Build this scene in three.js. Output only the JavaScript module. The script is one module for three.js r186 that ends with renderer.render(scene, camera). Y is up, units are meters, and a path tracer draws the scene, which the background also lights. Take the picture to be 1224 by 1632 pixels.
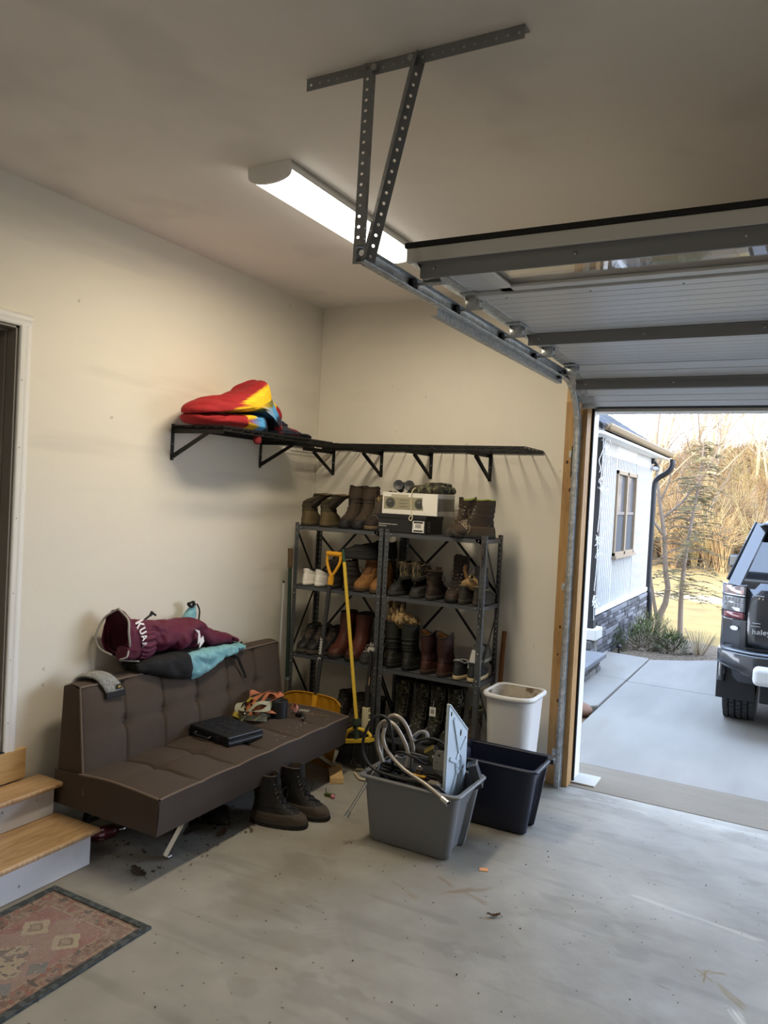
import * as THREE from 'three';
import { RoundedBoxGeometry } from 'three/addons/geometries/RoundedBoxGeometry.js';
import { mergeGeometries, mergeVertices } from 'three/addons/utils/BufferGeometryUtils.js';
import { RectAreaLightUniformsLib } from 'three/addons/lights/RectAreaLightUniformsLib.js';
import { FontLoader } from 'three/addons/loaders/FontLoader.js';
import { TextGeometry } from 'three/addons/geometries/TextGeometry.js';

// ---------------------------------------------------------------- camera, sky, sun, lamps, exposure
const scene = new THREE.Scene();
const renderer = new THREE.WebGLRenderer({ antialias: true });
renderer.toneMapping = THREE.LinearToneMapping;
renderer.toneMappingExposure = 1.0;
renderer.shadowMap.enabled = true;
const camera = new THREE.PerspectiveCamera(67.2, 1224 / 1632, 0.05, 400);
camera.position.set(3.33, 1.8315, 4.97946);
camera.up.set(-0.0458361, 0.9986857, 0.0229317);
camera.lookAt(3.33 - 0.47750737, 1.8315 - 0.02293167, 4.97946 - 0.87832844);

function skyTexture() {                                        // pale winter sky: bright white at the horizon, soft blue overhead
  const W = 64, Hh = 128, d = new Float32Array(W * Hh * 4);
  for (let y = 0; y < Hh; y++) {
    const e = Math.max(0, ((y + 0.5) / Hh - 0.5) * 2), k = Math.pow(e, 0.55);
    for (let x = 0; x < W; x++) { const i = (y * W + x) * 4; d[i] = 1.22 - 0.76 * k; d[i + 1] = 1.32 - 0.64 * k; d[i + 2] = 1.5 - 0.42 * k; d[i + 3] = 1; }
  }
  const t = new THREE.DataTexture(d, W, Hh, THREE.RGBAFormat, THREE.FloatType);
  t.mapping = THREE.EquirectangularReflectionMapping; t.magFilter = THREE.LinearFilter; t.needsUpdate = true;
  return t;
}
scene.background = skyTexture();
scene.backgroundIntensity = 6.6;

const sun = new THREE.DirectionalLight(new THREE.Color(1.0, 0.84, 0.56), 8.6);   // low golden sun behind the house
sun.position.set(-10, 11.2, 24.5); sun.target.position.set(0, 0, 0);
sun.castShadow = true; sun.shadow.mapSize.set(2048, 2048);
Object.assign(sun.shadow.camera, { left: -60, right: 60, top: 60, bottom: -60, near: 1, far: 160 });
scene.add(sun, sun.target);

RectAreaLightUniformsLib.init();
const LEDCOL = new THREE.Color(1.0, 0.86, 0.635);
function lampLight(x, y, z, w, l, power) {                      // the light of one ceiling fixture, just below its diffuser
  const a = new THREE.RectAreaLight(LEDCOL, power, w, l);
  a.position.set(x, y, z); a.rotation.x = -Math.PI / 2; scene.add(a);
}
const LEDPOWER = 47;

// ---------------------------------------------------------------- helpers
const PI = Math.PI, V = (x, y, z) => new THREE.Vector3(x, y, z);
function rngOf(seed) { let a = seed >>> 0; return () => { a = (a + 0x6D2B79F5) >>> 0; let t = a; t = Math.imul(t ^ (t >>> 15), t | 1); t ^= t + Math.imul(t ^ (t >>> 7), t | 61); return ((t ^ (t >>> 14)) >>> 0) / 4294967296; }; }
const clamp = (x, a = 0, b = 1) => Math.min(b, Math.max(a, x)), lerp = (a, b, t) => a + (b - a) * t;
const sstep = (a, b, x) => { const t = clamp((x - a) / (b - a)); return t * t * (3 - 2 * t); };
const HT = new Float32Array(65536); { const r = rngOf(77); for (let i = 0; i < 65536; i++) HT[i] = r(); }
const h2 = (x, y, s) => HT[(Math.imul(x, 374761393) ^ Math.imul(y, 668265263) ^ Math.imul(s, 2246822519)) >>> 16 & 65535];
function vn(x, y, per = 0, s = 1) {                             // value noise, tiling after per cells
  let xi = Math.floor(x), yi = Math.floor(y); const fx = x - xi, fy = y - yi, u = fx * fx * (3 - 2 * fx), v = fy * fy * (3 - 2 * fy);
  let x1 = xi + 1, y1 = yi + 1; if (per) { xi = ((xi % per) + per) % per; yi = ((yi % per) + per) % per; x1 = ((x1 % per) + per) % per; y1 = ((y1 % per) + per) % per; }
  return lerp(lerp(h2(xi, yi, s), h2(x1, yi, s), u), lerp(h2(xi, y1, s), h2(x1, y1, s), u), v);
}
function fbm(x, y, o = 4, per = 0, s = 1) { let a = 0.5, r = 0, t = 0; for (let i = 0; i < o; i++) { r += a * vn(x, y, per, s + i); t += a; a *= 0.5; x *= 2; y *= 2; per *= 2; } return r / t; }
function n3(x, y, z, s = 1) { return (vn(x + z * 0.71, y - z * 0.37, 0, s) + vn(y + 13.1, z + x * 0.23, 0, s + 9) + vn(z + 7.7, x - y * 0.31, 0, s + 17)) / 1.5 - 1; }

function tex(w, h, fn, srgb = true, rep = 1) {
  const d = new Uint8Array(w * h * 4);
  for (let y = 0; y < h; y++) for (let x = 0; x < w; x++) { const c = fn((x + 0.5) / w, (y + 0.5) / h), i = (y * w + x) * 4; if (typeof c === 'number') d[i] = d[i + 1] = d[i + 2] = clamp(c, 0, 255); else { d[i] = clamp(c[0], 0, 255); d[i + 1] = clamp(c[1], 0, 255); d[i + 2] = clamp(c[2], 0, 255); } d[i + 3] = 255; }
  const t = new THREE.DataTexture(d, w, h, THREE.RGBAFormat);
  t.wrapS = t.wrapT = THREE.RepeatWrapping; t.magFilter = THREE.LinearFilter; t.minFilter = THREE.LinearMipmapLinearFilter; t.generateMipmaps = true;
  if (srgb) t.colorSpace = THREE.SRGBColorSpace;
  if (Array.isArray(rep)) t.repeat.set(rep[0], rep[1]); else t.repeat.set(rep, rep);
  t.needsUpdate = true; return t;
}
function canvasTex(w, h, draw) {
  const c = document.createElement('canvas'); c.width = w; c.height = h; draw(c.getContext('2d'), w, h);
  const t = new THREE.CanvasTexture(c); t.colorSpace = THREE.SRGBColorSpace; t.magFilter = THREE.LinearFilter; return t;
}
const hex = (h) => [(h >> 16) & 255, (h >> 8) & 255, h & 255];
const mix3 = (a, b, t) => [lerp(a[0], b[0], t), lerp(a[1], b[1], t), lerp(a[2], b[2], t)];
function M(color, rough = 0.7, o = {}) {
  const { physical, ...rest } = o;
  const m = new (physical ? THREE.MeshPhysicalMaterial : THREE.MeshStandardMaterial)({ color, roughness: rough, metalness: 0, side: THREE.DoubleSide, ...rest });
  return m;
}
// every geometry is brought to position, normal and uv (uv in metres by the way the face looks)
function boxUV(g) {
  const p = g.attributes.position, n = g.attributes.normal, uv = new Float32Array(p.count * 2), a = V(0, 0, 0), b = V(0, 0, 0), c = V(0, 0, 0);
  for (let i = 0; i < p.count; i += 3) {
    a.fromBufferAttribute(p, i); b.fromBufferAttribute(p, i + 1); c.fromBufferAttribute(p, i + 2);
    const e = b.clone().sub(a).cross(c.clone().sub(a)), x = Math.abs(e.x), y = Math.abs(e.y), z = Math.abs(e.z);
    [a, b, c].forEach((q, k) => { const j = (i + k) * 2; if (x >= y && x >= z) { uv[j] = q.z; uv[j + 1] = q.y; } else if (y >= z) { uv[j] = q.x; uv[j + 1] = q.z; } else { uv[j] = q.x; uv[j + 1] = q.y; } });
  }
  g.setAttribute('uv', new THREE.BufferAttribute(uv, 2)); return g;
}
function fin(g, keepUV = false) {
  if (g.index) g = g.toNonIndexed();
  if (!g.attributes.normal) g.computeVertexNormals();
  for (const k of Object.keys(g.attributes)) if (!['position', 'normal', 'uv', 'color'].includes(k)) g.deleteAttribute(k);
  if (!keepUV || !g.attributes.uv) boxUV(g);
  return g;
}
function merge(list, keepUV = false) {
  const gs = list.flat(9).filter(Boolean).map((g) => fin(g, keepUV));
  return gs.length === 1 ? gs[0] : mergeGeometries(gs);
}
const tr = (g, x = 0, y = 0, z = 0) => g.translate(x, y, z);
const box = (w, h, d, x = 0, y = 0, z = 0) => new THREE.BoxGeometry(w, h, d).translate(x, y, z);
const bb = (x0, x1, y0, y1, z0, z1) => new THREE.BoxGeometry(x1 - x0, y1 - y0, z1 - z0).translate((x0 + x1) / 2, (y0 + y1) / 2, (z0 + z1) / 2);
const rb = (w, h, d, r, x = 0, y = 0, z = 0, s = 2) => new RoundedBoxGeometry(w, h, d, s, Math.min(r, w / 2.01, h / 2.01, d / 2.01)).translate(x, y, z);
const rbb = (x0, x1, y0, y1, z0, z1, r = 0.004, s = 2) => rb(x1 - x0, y1 - y0, z1 - z0, r, (x0 + x1) / 2, (y0 + y1) / 2, (z0 + z1) / 2, s);
function rod(a, b, r, r2 = r, seg = 10, open = false) {
  const d = b.clone().sub(a), g = new THREE.CylinderGeometry(r2, r, d.length(), seg, 1, open);
  return g.applyQuaternion(new THREE.Quaternion().setFromUnitVectors(V(0, 1, 0), d.clone().normalize())).translate((a.x + b.x) / 2, (a.y + b.y) / 2, (a.z + b.z) / 2);
}
function bar(a, b, w, h, roll = 0) {                            // a straight bar of w × h from a to b
  const d = b.clone().sub(a), g = new THREE.BoxGeometry(w, h, d.length()).rotateZ(roll), m = new THREE.Matrix4().lookAt(b, a, V(0, 1, 0));
  return g.applyMatrix4(m).translate((a.x + b.x) / 2, (a.y + b.y) / 2, (a.z + b.z) / 2);
}
const curve = (pts, closed = false, t = 0.5) => new THREE.CatmullRomCurve3(pts.map((p) => (p.isVector3 ? p : V(...p))), closed, 'catmullrom', t);
const tube = (pts, r, seg = 32, rs = 8, closed = false) => new THREE.TubeGeometry(curve(pts, closed), seg, r, rs, closed);
const lathe = (prof, seg = 24) => new THREE.LatheGeometry(prof.map((p) => new THREE.Vector2(p[0], p[1])), seg);
const ball = (r, x = 0, y = 0, z = 0, a = 10, b = 8) => new THREE.SphereGeometry(r, a, b).translate(x, y, z);
function extr(pts, depth, bevel = 0, holes = []) {
  const s = new THREE.Shape(pts.map((p) => new THREE.Vector2(p[0], p[1])));
  for (const h of holes) s.holes.push(h.getPoints ? h : new THREE.Path(h.map((p) => new THREE.Vector2(p[0], p[1]))));
  return new THREE.ExtrudeGeometry(s, { depth, bevelEnabled: bevel > 0, bevelThickness: bevel, bevelSize: bevel, bevelOffset: -bevel, bevelSegments: 2, curveSegments: 12 });
}
// rings of equally many points -> skin; a ring may be closed (around) or open (a sheet)
function loft(rings, { around = true, cap0 = false, cap1 = false, uv = false } = {}) {
  const n = rings[0].length, m = rings.length, pos = [], idx = [], uvs = [];
  rings.forEach((r, j) => r.forEach((p, i) => { pos.push(p.x, p.y, p.z); uvs.push(i / (around ? n : n - 1), j / (m - 1)); }));
  const lim = around ? n : n - 1;
  for (let j = 0; j < m - 1; j++) for (let i = 0; i < lim; i++) { const a = j * n + i, b = j * n + (i + 1) % n, c = a + n, d = b + n; idx.push(a, b, d, a, d, c); }
  const cap = (j, flip) => { const c = rings[j].reduce((s, p) => s.add(p), V(0, 0, 0)).divideScalar(n), k = pos.length / 3; pos.push(c.x, c.y, c.z); uvs.push(0.5, 0.5); for (let i = 0; i < n; i++) { const a = j * n + i, b = j * n + (i + 1) % n; flip ? idx.push(k, b, a) : idx.push(k, a, b); } };
  if (cap0) cap(0, true); if (cap1) cap(m - 1, false);
  const g = new THREE.BufferGeometry(); g.setAttribute('position', new THREE.Float32BufferAttribute(pos, 3)); g.setAttribute('uv', new THREE.Float32BufferAttribute(uvs, 2)); g.setIndex(idx); g.computeVertexNormals(); return g;
}
const ringXY = (n, f) => Array.from({ length: n }, (_, i) => f((i / n) * 2 * PI, i));
// flat ribbon along a path: a strap with thickness; twist gives the turn of its width about the path
function ribbon(pts, w, th, seg = 40, twist = () => 0, closed = false) {
  const c = curve(pts, closed), fr = c.computeFrenetFrames(seg, closed), rings = [];
  for (let i = 0; i <= seg; i++) {
    const p = c.getPoint(i / seg), a = twist(i / seg), n = fr.normals[i].clone().multiplyScalar(Math.cos(a)).addScaledVector(fr.binormals[i], Math.sin(a)), b = fr.binormals[i].clone().multiplyScalar(Math.cos(a)).addScaledVector(fr.normals[i], -Math.sin(a));
    rings.push([[-1, -1], [1, -1], [1, 1], [-1, 1]].map(([u, v]) => p.clone().addScaledVector(b, u * w / 2).addScaledVector(n, v * th / 2)));
  }
  return loft(rings, { cap0: true, cap1: true });
}
const wobble = (g, amp, fr, s = 3) => { const p = g.attributes.position; for (let i = 0; i < p.count; i++) { const x = p.getX(i), y = p.getY(i), z = p.getZ(i); p.setXYZ(i, x + amp * n3(x * fr, y * fr, z * fr, s), y + amp * n3(y * fr + 5, z * fr, x * fr, s + 3), z + amp * n3(z * fr, x * fr + 9, y * fr, s + 6)); } g.computeVertexNormals(); return g; };

const taken = {};
function numbered(name) { const k = (taken[name] = (taken[name] ?? -1) + 1); return k ? `${name}_${String(k).padStart(3, '0')}` : name; }
function tag(o, label, category, group, kind) { if (label) o.userData.label = label; if (category) o.userData.category = category; if (group) o.userData.group = group; if (kind) o.userData.kind = kind; return o; }
function mesh(name, geos, m, parent, keepUV) {
  const o = new THREE.Mesh(geos.isMesh ? geos.geometry : geos.isBufferGeometry && !geos.index ? geos : merge(Array.isArray(geos) ? geos : [geos], keepUV), m);
  o.name = parent ? name : numbered(name); o.castShadow = o.receiveShadow = true;
  if (parent) { const k = parent.children.filter((c) => c.name.replace(/_\d{3}$/, '') === name).length; if (k) o.name = `${name}_${String(k).padStart(3, '0')}`; parent.add(o); } else scene.add(o);
  return o;
}
const part = (parent, name, geos, m, keepUV) => mesh(name, geos, m, parent, keepUV);
function thing(name, label, category, [x, y, z] = [0, 0, 0], turn = 0, group) {
  const o = new THREE.Group(); o.name = numbered(name); o.position.set(x, y, z); o.rotation.y = turn; tag(o, label, category, group); scene.add(o); return o;
}
const tagStuff = (p, n, g, m, uv) => tag(mesh(n, g, m, p, uv), null, null, null, 'stuff');
const struct = (name, label, geos, m, keepUV) => tag(mesh(name, geos, m, null, keepUV), label, null, null, 'structure');
function copyOf(o, name, label, [x, y, z], turn, group) {
  const c = o.clone(); c.name = numbered(name); c.userData = { ...o.userData }; tag(c, label, null, group); c.position.set(x, y, z); if (turn !== undefined) c.rotation.set(0, turn, 0); scene.add(c); return c;
}
// ---------------------------------------------------------------- materials
const bumpFine = tex(256, 256, (u, v) => 128 + 90 * (fbm(u * 32, v * 32, 3, 32, 5) - 0.5) * 2, false, 3);
const bumpWeave = tex(128, 128, (u, v) => 110 + 60 * Math.sin(u * 64 * PI) * Math.sin(v * 64 * PI) + 60 * (vn(u * 64, v * 64, 64, 8) - 0.5), false, 12);
const bumpLeather = tex(256, 256, (u, v) => { let d = 9; const X = u * 40, Y = v * 40, xi = Math.floor(X), yi = Math.floor(Y); for (let i = -1; i < 2; i++) for (let j = -1; j < 2; j++) { const a = ((xi + i) % 40 + 40) % 40, b = ((yi + j) % 40 + 40) % 40, q = Math.hypot(xi + i + h2(a, b, 3) - X, yi + j + h2(a, b, 4) - Y); d = Math.min(d, q); } return 70 + 170 * (1 - d); }, false, 6);
function woodTex(w, h, base, dark, seed, rings = 14, swap = false) {
  return tex(w, h, (a, b) => {
    const u = swap ? b : a, v = swap ? a : b;
    const g = fbm(u * 3, v * 24, 4, 0, seed), l = vn(u * 6, v * 160, 0, seed + 3), c = 0.5 + 0.5 * Math.sin((v * rings + g * 5 + 0.5 * fbm(u * 2, v * 3, 2, 0, seed + 8)) * 2 * PI);
    return mix3(base, dark, clamp(0.18 + 0.42 * Math.pow(c, 2) * g + 0.38 * (l - 0.5) + 0.4 * (g - 0.5)));
  });
}
const MAT = {};
MAT.galv = M(0xcdd1d3, 0.42, { metalness: 0.4, map: tex(256, 256, (u, v) => { let d = 9, k = 0; const X = u * 16, Y = v * 16, xi = Math.floor(X), yi = Math.floor(Y); for (let i = -1; i < 2; i++) for (let j = -1; j < 2; j++) { const a = (xi + i + 16) % 16, b = (yi + j + 16) % 16, q = Math.hypot(xi + i + h2(a, b, 13) - X, yi + j + h2(a, b, 14) - Y); if (q < d) { d = q; k = h2(a, b, 15); } } return 205 + 42 * k; }, true, 3) });
MAT.galvDull = M(0x7f8082, 0.5, { metalness: 0.3, bumpMap: bumpFine, bumpScale: 0.0004 });
MAT.steelDark = M(0x54575b, 0.45, { metalness: 0.35 });
MAT.blackMetal = M(0x141414, 0.5, { metalness: 0.3 });
MAT.blackRubber = M(0x111112, 0.75);
MAT.blackPlastic = M(0x15161a, 0.42, { bumpMap: bumpFine, bumpScale: 0.0005 });
MAT.chrome = M(0xc9c9c9, 0.22, { metalness: 1 });
MAT.bolt = M(0xb8bbbc, 0.35, { metalness: 0.9 });
MAT.white = M(0xe9e8e4, 0.55);
MAT.dark = M(0x080808, 0.95);
const wallFn = (seed, smudge) => (u, v) => {
  const a = fbm(u * 5, v * 5, 4, 0, seed) - 0.5, b = fbm(u * 24, v * 24, 3, 0, seed + 5) - 0.5;
  let k = 1 + 0.035 * a + 0.02 * b;
  const X = u * 60, Y = v * 40, xi = Math.floor(X), yi = Math.floor(Y), sp = h2(xi, yi, seed + 40), q = Math.hypot(X - xi - 0.5, (Y - yi - 0.5) * 0.6);
  if (sp > 0.993 && q < 0.07) k *= 0.86;
  const st = fbm(u * 7 + 0.8 * a, v * 26, 4, 0, seed + 11); if (smudge) k -= 0.5 * smudge * sstep(0.56, 0.75, st) * sstep(0.45, 0.6, fbm(u * 3.3, v * 2.6, 2, 0, seed + 21));
  return [228 * k, 222 * k, 208 * (k - 0.01 * b)];
};
MAT.wallLeft = M(0xffffff, 0.62, { map: tex(1024, 768, wallFn(3, 0.07), true, [0.137, 0.305]), bumpMap: bumpFine, bumpScale: 0.0004 });
MAT.wall = M(0xffffff, 0.7, { map: tex(512, 512, wallFn(31, 0.03), true, 0.3), bumpMap: bumpFine, bumpScale: 0.0004 });
MAT.ceiling = M(0xffffff, 0.85, { map: tex(512, 512, (u, v) => { const k = 1 + 0.05 * (fbm(u * 6, v * 6, 4, 6, 9) - 0.5) - 0.05 * sstep(0.5, 0.8, fbm(u * 10 + fbm(u * 4, v * 4, 2, 4, 2) * 2, v * 10, 3, 10, 19)); return [236 * k, 229 * k, 220 * k]; }, true, 0.25) });
MAT.oak = M(0xffffff, 0.42, { map: woodTex(512, 512, hex(0xc6a67c), hex(0x8e6a45), 51, 9, true) });
MAT.pine = M(0xffffff, 0.55, { map: woodTex(512, 512, hex(0xd0ad78), hex(0xae8450), 61, 6) });
MAT.pineDark = M(0xffffff, 0.6, { map: woodTex(512, 256, hex(0xb8935f), hex(0x8a6236), 71, 5, true) });
// ---------------------------------------------------------------- the room
const H = 3.238, OX0 = 2.07, OX1 = 6.95, OH = 2.47;             // ceiling height, door opening
const RX = 8.3, RZ = 7.4, FX = 6.4;                                       // far ends of the garage
function floorFn(u, v) {                                        // x 0..6.4 along u, z 0..7.4 along v
  const x = u * FX, z = v * RZ, a = fbm(x * 1.1, z * 1.1, 5, 0, 5), b = fbm(x * 9, z * 9, 3, 0, 25), c = fbm(x * 2.6 + 2 * a, z * 2.6, 4, 0, 45);
  let k = 0.93 + 0.16 * (a - 0.5) + 0.12 * (b - 0.5) + 0.14 * (c - 0.5);
  let col = [158 * k, 154 * k, 144 * k];
  const tro = fbm(x * 3 + 3 * fbm(x * 2, z * 2, 2, 0, 4), z * 11, 3, 0, 71); k = 1 - 0.07 * sstep(0.55, 0.7, tro); col = col.map((q) => q * k);           // trowel marks
  const dirt = sstep(0.5, 0.72, fbm(x * 3.1, z * 3.1, 4, 0, 91)) * sstep(1.7, 0.7, Math.hypot((x - 0.75) * 0.9, (z - 1.55) * 0.7));
  col = mix3(col, [124, 114, 98], 0.35 * dirt);
  const grit = h2(Math.floor(x * 130), Math.floor(z * 130), 6); if (grit > 0.9985) col = mix3(col, [70, 64, 56], 0.7);
  const near = sstep(0.2, 0, Math.abs(z - 0.1)) * sstep(0.45, 0.7, fbm(x * 8, z * 20, 3, 0, 12)); col = mix3(col, [205, 203, 196], 0.3 * near);
  const mk = (mx, mz, ang, l, w, cc, s, sd) => { const dx = x - mx, dz = z - mz, p = dx * Math.cos(ang) + dz * Math.sin(ang), q = -dx * Math.sin(ang) + dz * Math.cos(ang), n = fbm(p * 9, q * 60, 3, 0, sd), f = sstep(1, 0.5, Math.abs(p) / l) * sstep(1, 0.3, Math.abs(q) / (w * (0.6 + 0.8 * vn(p * 14, 3, 0, sd)))); if (f > 0) col = mix3(col, cc, s * f * sstep(0.35, 0.65, n)); };
  mk(2.05, 1.62, -0.9, 0.17, 0.03, [120, 104, 84], 0.75, 3); mk(1.93, 1.6, 0.5, 0.08, 0.02, [120, 104, 84], 0.6, 7); mk(2.1, 1.66, 0.3, 0.1, 0.02, [120, 104, 84], 0.6, 8);
  mk(1.8, 1.78, 0.4, 0.12, 0.03, [128, 112, 90], 0.6, 9); mk(2.35, 1.86, 0.6, 0.1, 0.02, [126, 112, 92], 0.6, 4);
  for (let i = 0; i < 7; i++) mk(3.1 + 0.02 * Math.cos(i * 2.1), 1.68 + 0.03 * Math.sin(i * 1.7), 0.2 + i * 0.9, 0.055, 0.006, [118, 100, 58], 0.95, 20 + i);
  for (let i = 0; i < 4; i++) mk(3.19, 1.76 + 0.012 * i, 0.75, 0.09, 0.006, [120, 104, 66], 0.9, 30 + i);
  mk(2.9, 1.86, 0.1, 0.1, 0.008, [96, 92, 88], 0.7, 41);
  for (let i = 0; i < 3; i++) mk(3.22 + 0.02 * i, 1.92, 1.0, 0.09, 0.01, [212, 210, 204], 0.7, 50 + i);
  mk(1.75, 2.2, 0.9, 0.2, 0.05, [132, 128, 120], 0.5, 60); mk(1.6, 2.35, -0.8, 0.3, 0.09, [136, 131, 122], 0.4, 62); mk(3.0, 1.25, 0.15, 0.5, 0.02, [190, 184, 172], 0.5, 64);
  return col;
}
MAT.floor = M(0xffffff, 0.42, { map: tex(1800, 2048, floorFn, true, [1 / FX, 1 / RZ]), roughnessMap: tex(512, 512, (u, v) => 200 + 90 * (fbm(u * 8, v * 8, 5, 8, 3) - 0.5), false, 0.5), roughness: 0.78, bumpMap: tex(512, 512, (u, v) => 255 * fbm(u * 16, v * 16, 5, 16, 2), false, 0.8), bumpScale: 0.0025 });
struct('floor', 'grey troweled concrete garage floor with scuffs and dry mud marks', [bb(-0.12, RX, -0.15, 0, -0.005, RZ)], MAT.floor);
struct('ceiling', 'off-white painted garage ceiling with faint smears', [bb(-0.14, RX + 0.14, H, H + 0.16, -0.24, RZ + 0.14)], MAT.ceiling);

// left wall with the house door opening, back wall with the garage opening
const DZ0 = 2.585, DZ1 = 3.44, DY0 = 0.485, DY1 = 2.55;
{
  const s = extr([[-RZ, -0.1], [0.24, -0.1], [0.24, H + 0.01], [-RZ, H + 0.01]], 0.13, 0, [[[-DZ1, DY0], [-DZ0, DY0], [-DZ0, DY1], [-DZ1, DY1]]]).rotateY(PI / 2).translate(-0.13, 0, 0);
  struct('wall_left', 'cream painted drywall left wall with faint scuffs', [s], MAT.wallLeft);
  const w = extr([[-0.13, -0.1], [OX0, -0.1], [OX0, OH], [OX1, OH], [OX1, -0.1], [RX + 0.13, -0.1], [RX + 0.13, H + 0.01], [-0.13, H + 0.01]], 0.23).translate(0, 0, -0.23);
  struct('wall_back', 'cream painted drywall end wall around the garage door opening', [w], MAT.wall);
  struct('wall_right', 'cream painted right garage wall', [bb(RX, RX + 0.13, -0.1, H, 0, RZ)], MAT.wall);
  struct('wall_rear', 'cream painted rear garage wall', [bb(-0.13, RX + 0.13, -0.1, H, RZ, RZ + 0.13)], MAT.wall);
  // a strip of joint compound on the inside corner
  struct('trim_1', 'ridge of drywall tape in the inside corner', [rod(V(0.0, 0, 0.012), V(0.0, H, 0.012), 0.004, 0.004, 6), rod(V(0.012, 0, 0.0), V(0.012, H, 0.0), 0.004, 0.004, 6)], MAT.wall);
}
// unlit hall behind the house door
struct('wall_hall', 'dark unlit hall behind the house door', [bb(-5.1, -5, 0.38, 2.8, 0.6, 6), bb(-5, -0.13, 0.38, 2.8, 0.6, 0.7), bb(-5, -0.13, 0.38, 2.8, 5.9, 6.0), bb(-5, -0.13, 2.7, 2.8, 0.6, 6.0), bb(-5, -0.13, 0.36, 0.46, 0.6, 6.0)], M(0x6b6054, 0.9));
{ // house door frame: casing with stepped profile, jamb, stop
  const d = new THREE.Group(); d.name = 'door_1'; scene.add(d); tag(d, 'white cased house doorway at the top of the steps', null, null, 'structure');
  const cas = (a, b) => { const out = 0.058; return a; };
  const prof = [[0, 0], [0, 0.012], [0.012, 0.016], [0.03, 0.016], [0.034, 0.02], [0.058, 0.02], [0.058, 0]];   // width away from the opening, proud of the wall
  const side = (z, dir) => loft([DY0 - 0.04, DY1 + 0.0].map((y) => prof.map(([w, t]) => V(0.001 + t, y, z - dir * w))), { cap0: true, cap1: true });
  part(d, 'casing', [side(DZ0 + 0.006, 1), side(DZ1 - 0.006, -1)], MAT.white);
  part(d, 'head_casing', [loft([DZ0 - 0.058, DZ1 + 0.058].map((z) => prof.map(([w, t]) => V(0.001 + t, DY1 - 0.006 + w, z))), { cap0: true, cap1: true })], MAT.white);
  const jm = M(0x8d8780, 0.55);
  part(d, 'jamb', [bb(-0.14, 0.002, DY0, DY1, DZ0, DZ0 + 0.018), bb(-0.14, 0.002, DY0, DY1, DZ1 - 0.018, DZ1), bb(-0.14, 0.002, DY1 - 0.018, DY1, DZ0, DZ1)], jm);
  part(d, 'stop', [rbb(-0.1, -0.06, DY0, DY1, DZ0 + 0.018, DZ0 + 0.03), rbb(-0.1, -0.06, DY0, DY1, DZ1 - 0.03, DZ1 - 0.018), rbb(-0.1, -0.06, DY1 - 0.03, DY1 - 0.018, DZ0, DZ1)], jm);
  part(d, 'threshold', [rbb(-0.14, 0.02, DY0 - 0.03, DY0 + 0.012, DZ0, DZ1)], MAT.blackMetal);
  const r = rngOf(5), nails = []; for (let i = 0; i < 12; i++) { const y = 0.6 + i * 0.165 + 0.05 * r(); nails.push(ball(0.0022, 0.0195, y, DZ0 - 0.01 - 0.03 * (i % 2), 6, 4)); } tagStuff(d, 'nail', nails, MAT.dark);
}
{ // wooden boards round the garage opening, black weatherstrip, white outer jamb
  const t = new THREE.Group(); t.name = 'trim_2'; scene.add(t); tag(t, 'bare pine boards lining the garage door opening', null, null, 'structure');
  part(t, 'board', [rbb(1.945, 2.085, 0, OH + 0.02, 0.0, 0.034, 0.003)], MAT.pineDark);
  part(t, 'board', [rbb(OX1 - 0.015, OX1 + 0.125, 0, OH + 0.02, 0.0, 0.034, 0.003)], MAT.pineDark);
  part(t, 'reveal_board', [rbb(2.068, 2.086, 0, OH, -0.075, 0.0, 0.002)], MAT.pineDark);
  part(t, 'reveal_board', [rbb(OX1 - 0.016, OX1 + 0.002, 0, OH, -0.075, 0.0, 0.002)], MAT.pineDark);
  part(t, 'header_board', [rbb(1.945, OX1 + 0.125, OH + 0.0, OH + 0.14, 0.0, 0.03, 0.003)], MAT.pine);
  const knots = []; for (const [x, y, s] of [[2.0, 0.55, 1], [1.985, 1.03, 0.7], [2.0, 1.92, 1], [1.97, 2.1, 0.8], [2.01, 1.36, 0.8], [1.98, 0.85, 0.5]]) knots.push(new THREE.CylinderGeometry(0.011 * s, 0.011 * s, 0.001, 12).rotateX(PI / 2).scale(1, 1.3, 1).translate(x, y, 0.0344));
  tagStuff(t, 'knot', knots, M(0x4a2a12, 0.7));
  const w = new THREE.Group(); w.name = 'trim_3'; scene.add(w); tag(w, 'black rubber weatherstrip round the garage opening', null, null, 'structure');
  part(w, 'strip', [rbb(2.074, 2.1, 0, OH, -0.1, -0.075, 0.004), rbb(OX1 - 0.03, OX1 - 0.004, 0, OH, -0.1, -0.075, 0.004), rbb(2.074, OX1 - 0.004, OH - 0.012, OH + 0.01, -0.1, -0.06, 0.004)], MAT.blackRubber);
  const j = new THREE.Group(); j.name = 'trim_4'; scene.add(j); tag(j, 'white painted outer jamb of the garage opening', null, null, 'structure');
  part(j, 'side_jamb', [rbb(2.06, 2.092, 0.004, OH, -0.25, -0.1, 0.003), rbb(2.0, 2.085, 0.004, OH, -0.27, -0.25, 0.003)], MAT.white);
  part(j, 'side_jamb', [rbb(OX1 - 0.022, OX1 + 0.01, 0.004, OH, -0.25, -0.1, 0.003), rbb(OX1 - 0.015, OX1 + 0.08, 0.004, OH, -0.27, -0.25, 0.003)], MAT.white);
  part(j, 'head_jamb', [rbb(2.06, OX1 + 0.01, OH - 0.03, OH + 0.002, -0.25, -0.1, 0.003)], MAT.white);
  part(j, 'sill_pad', [rbb(2.05, 2.24, -0.002, 0.014, -0.26, -0.06, 0.004)], M(0xb9b7b0, 0.85));
}
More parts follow.
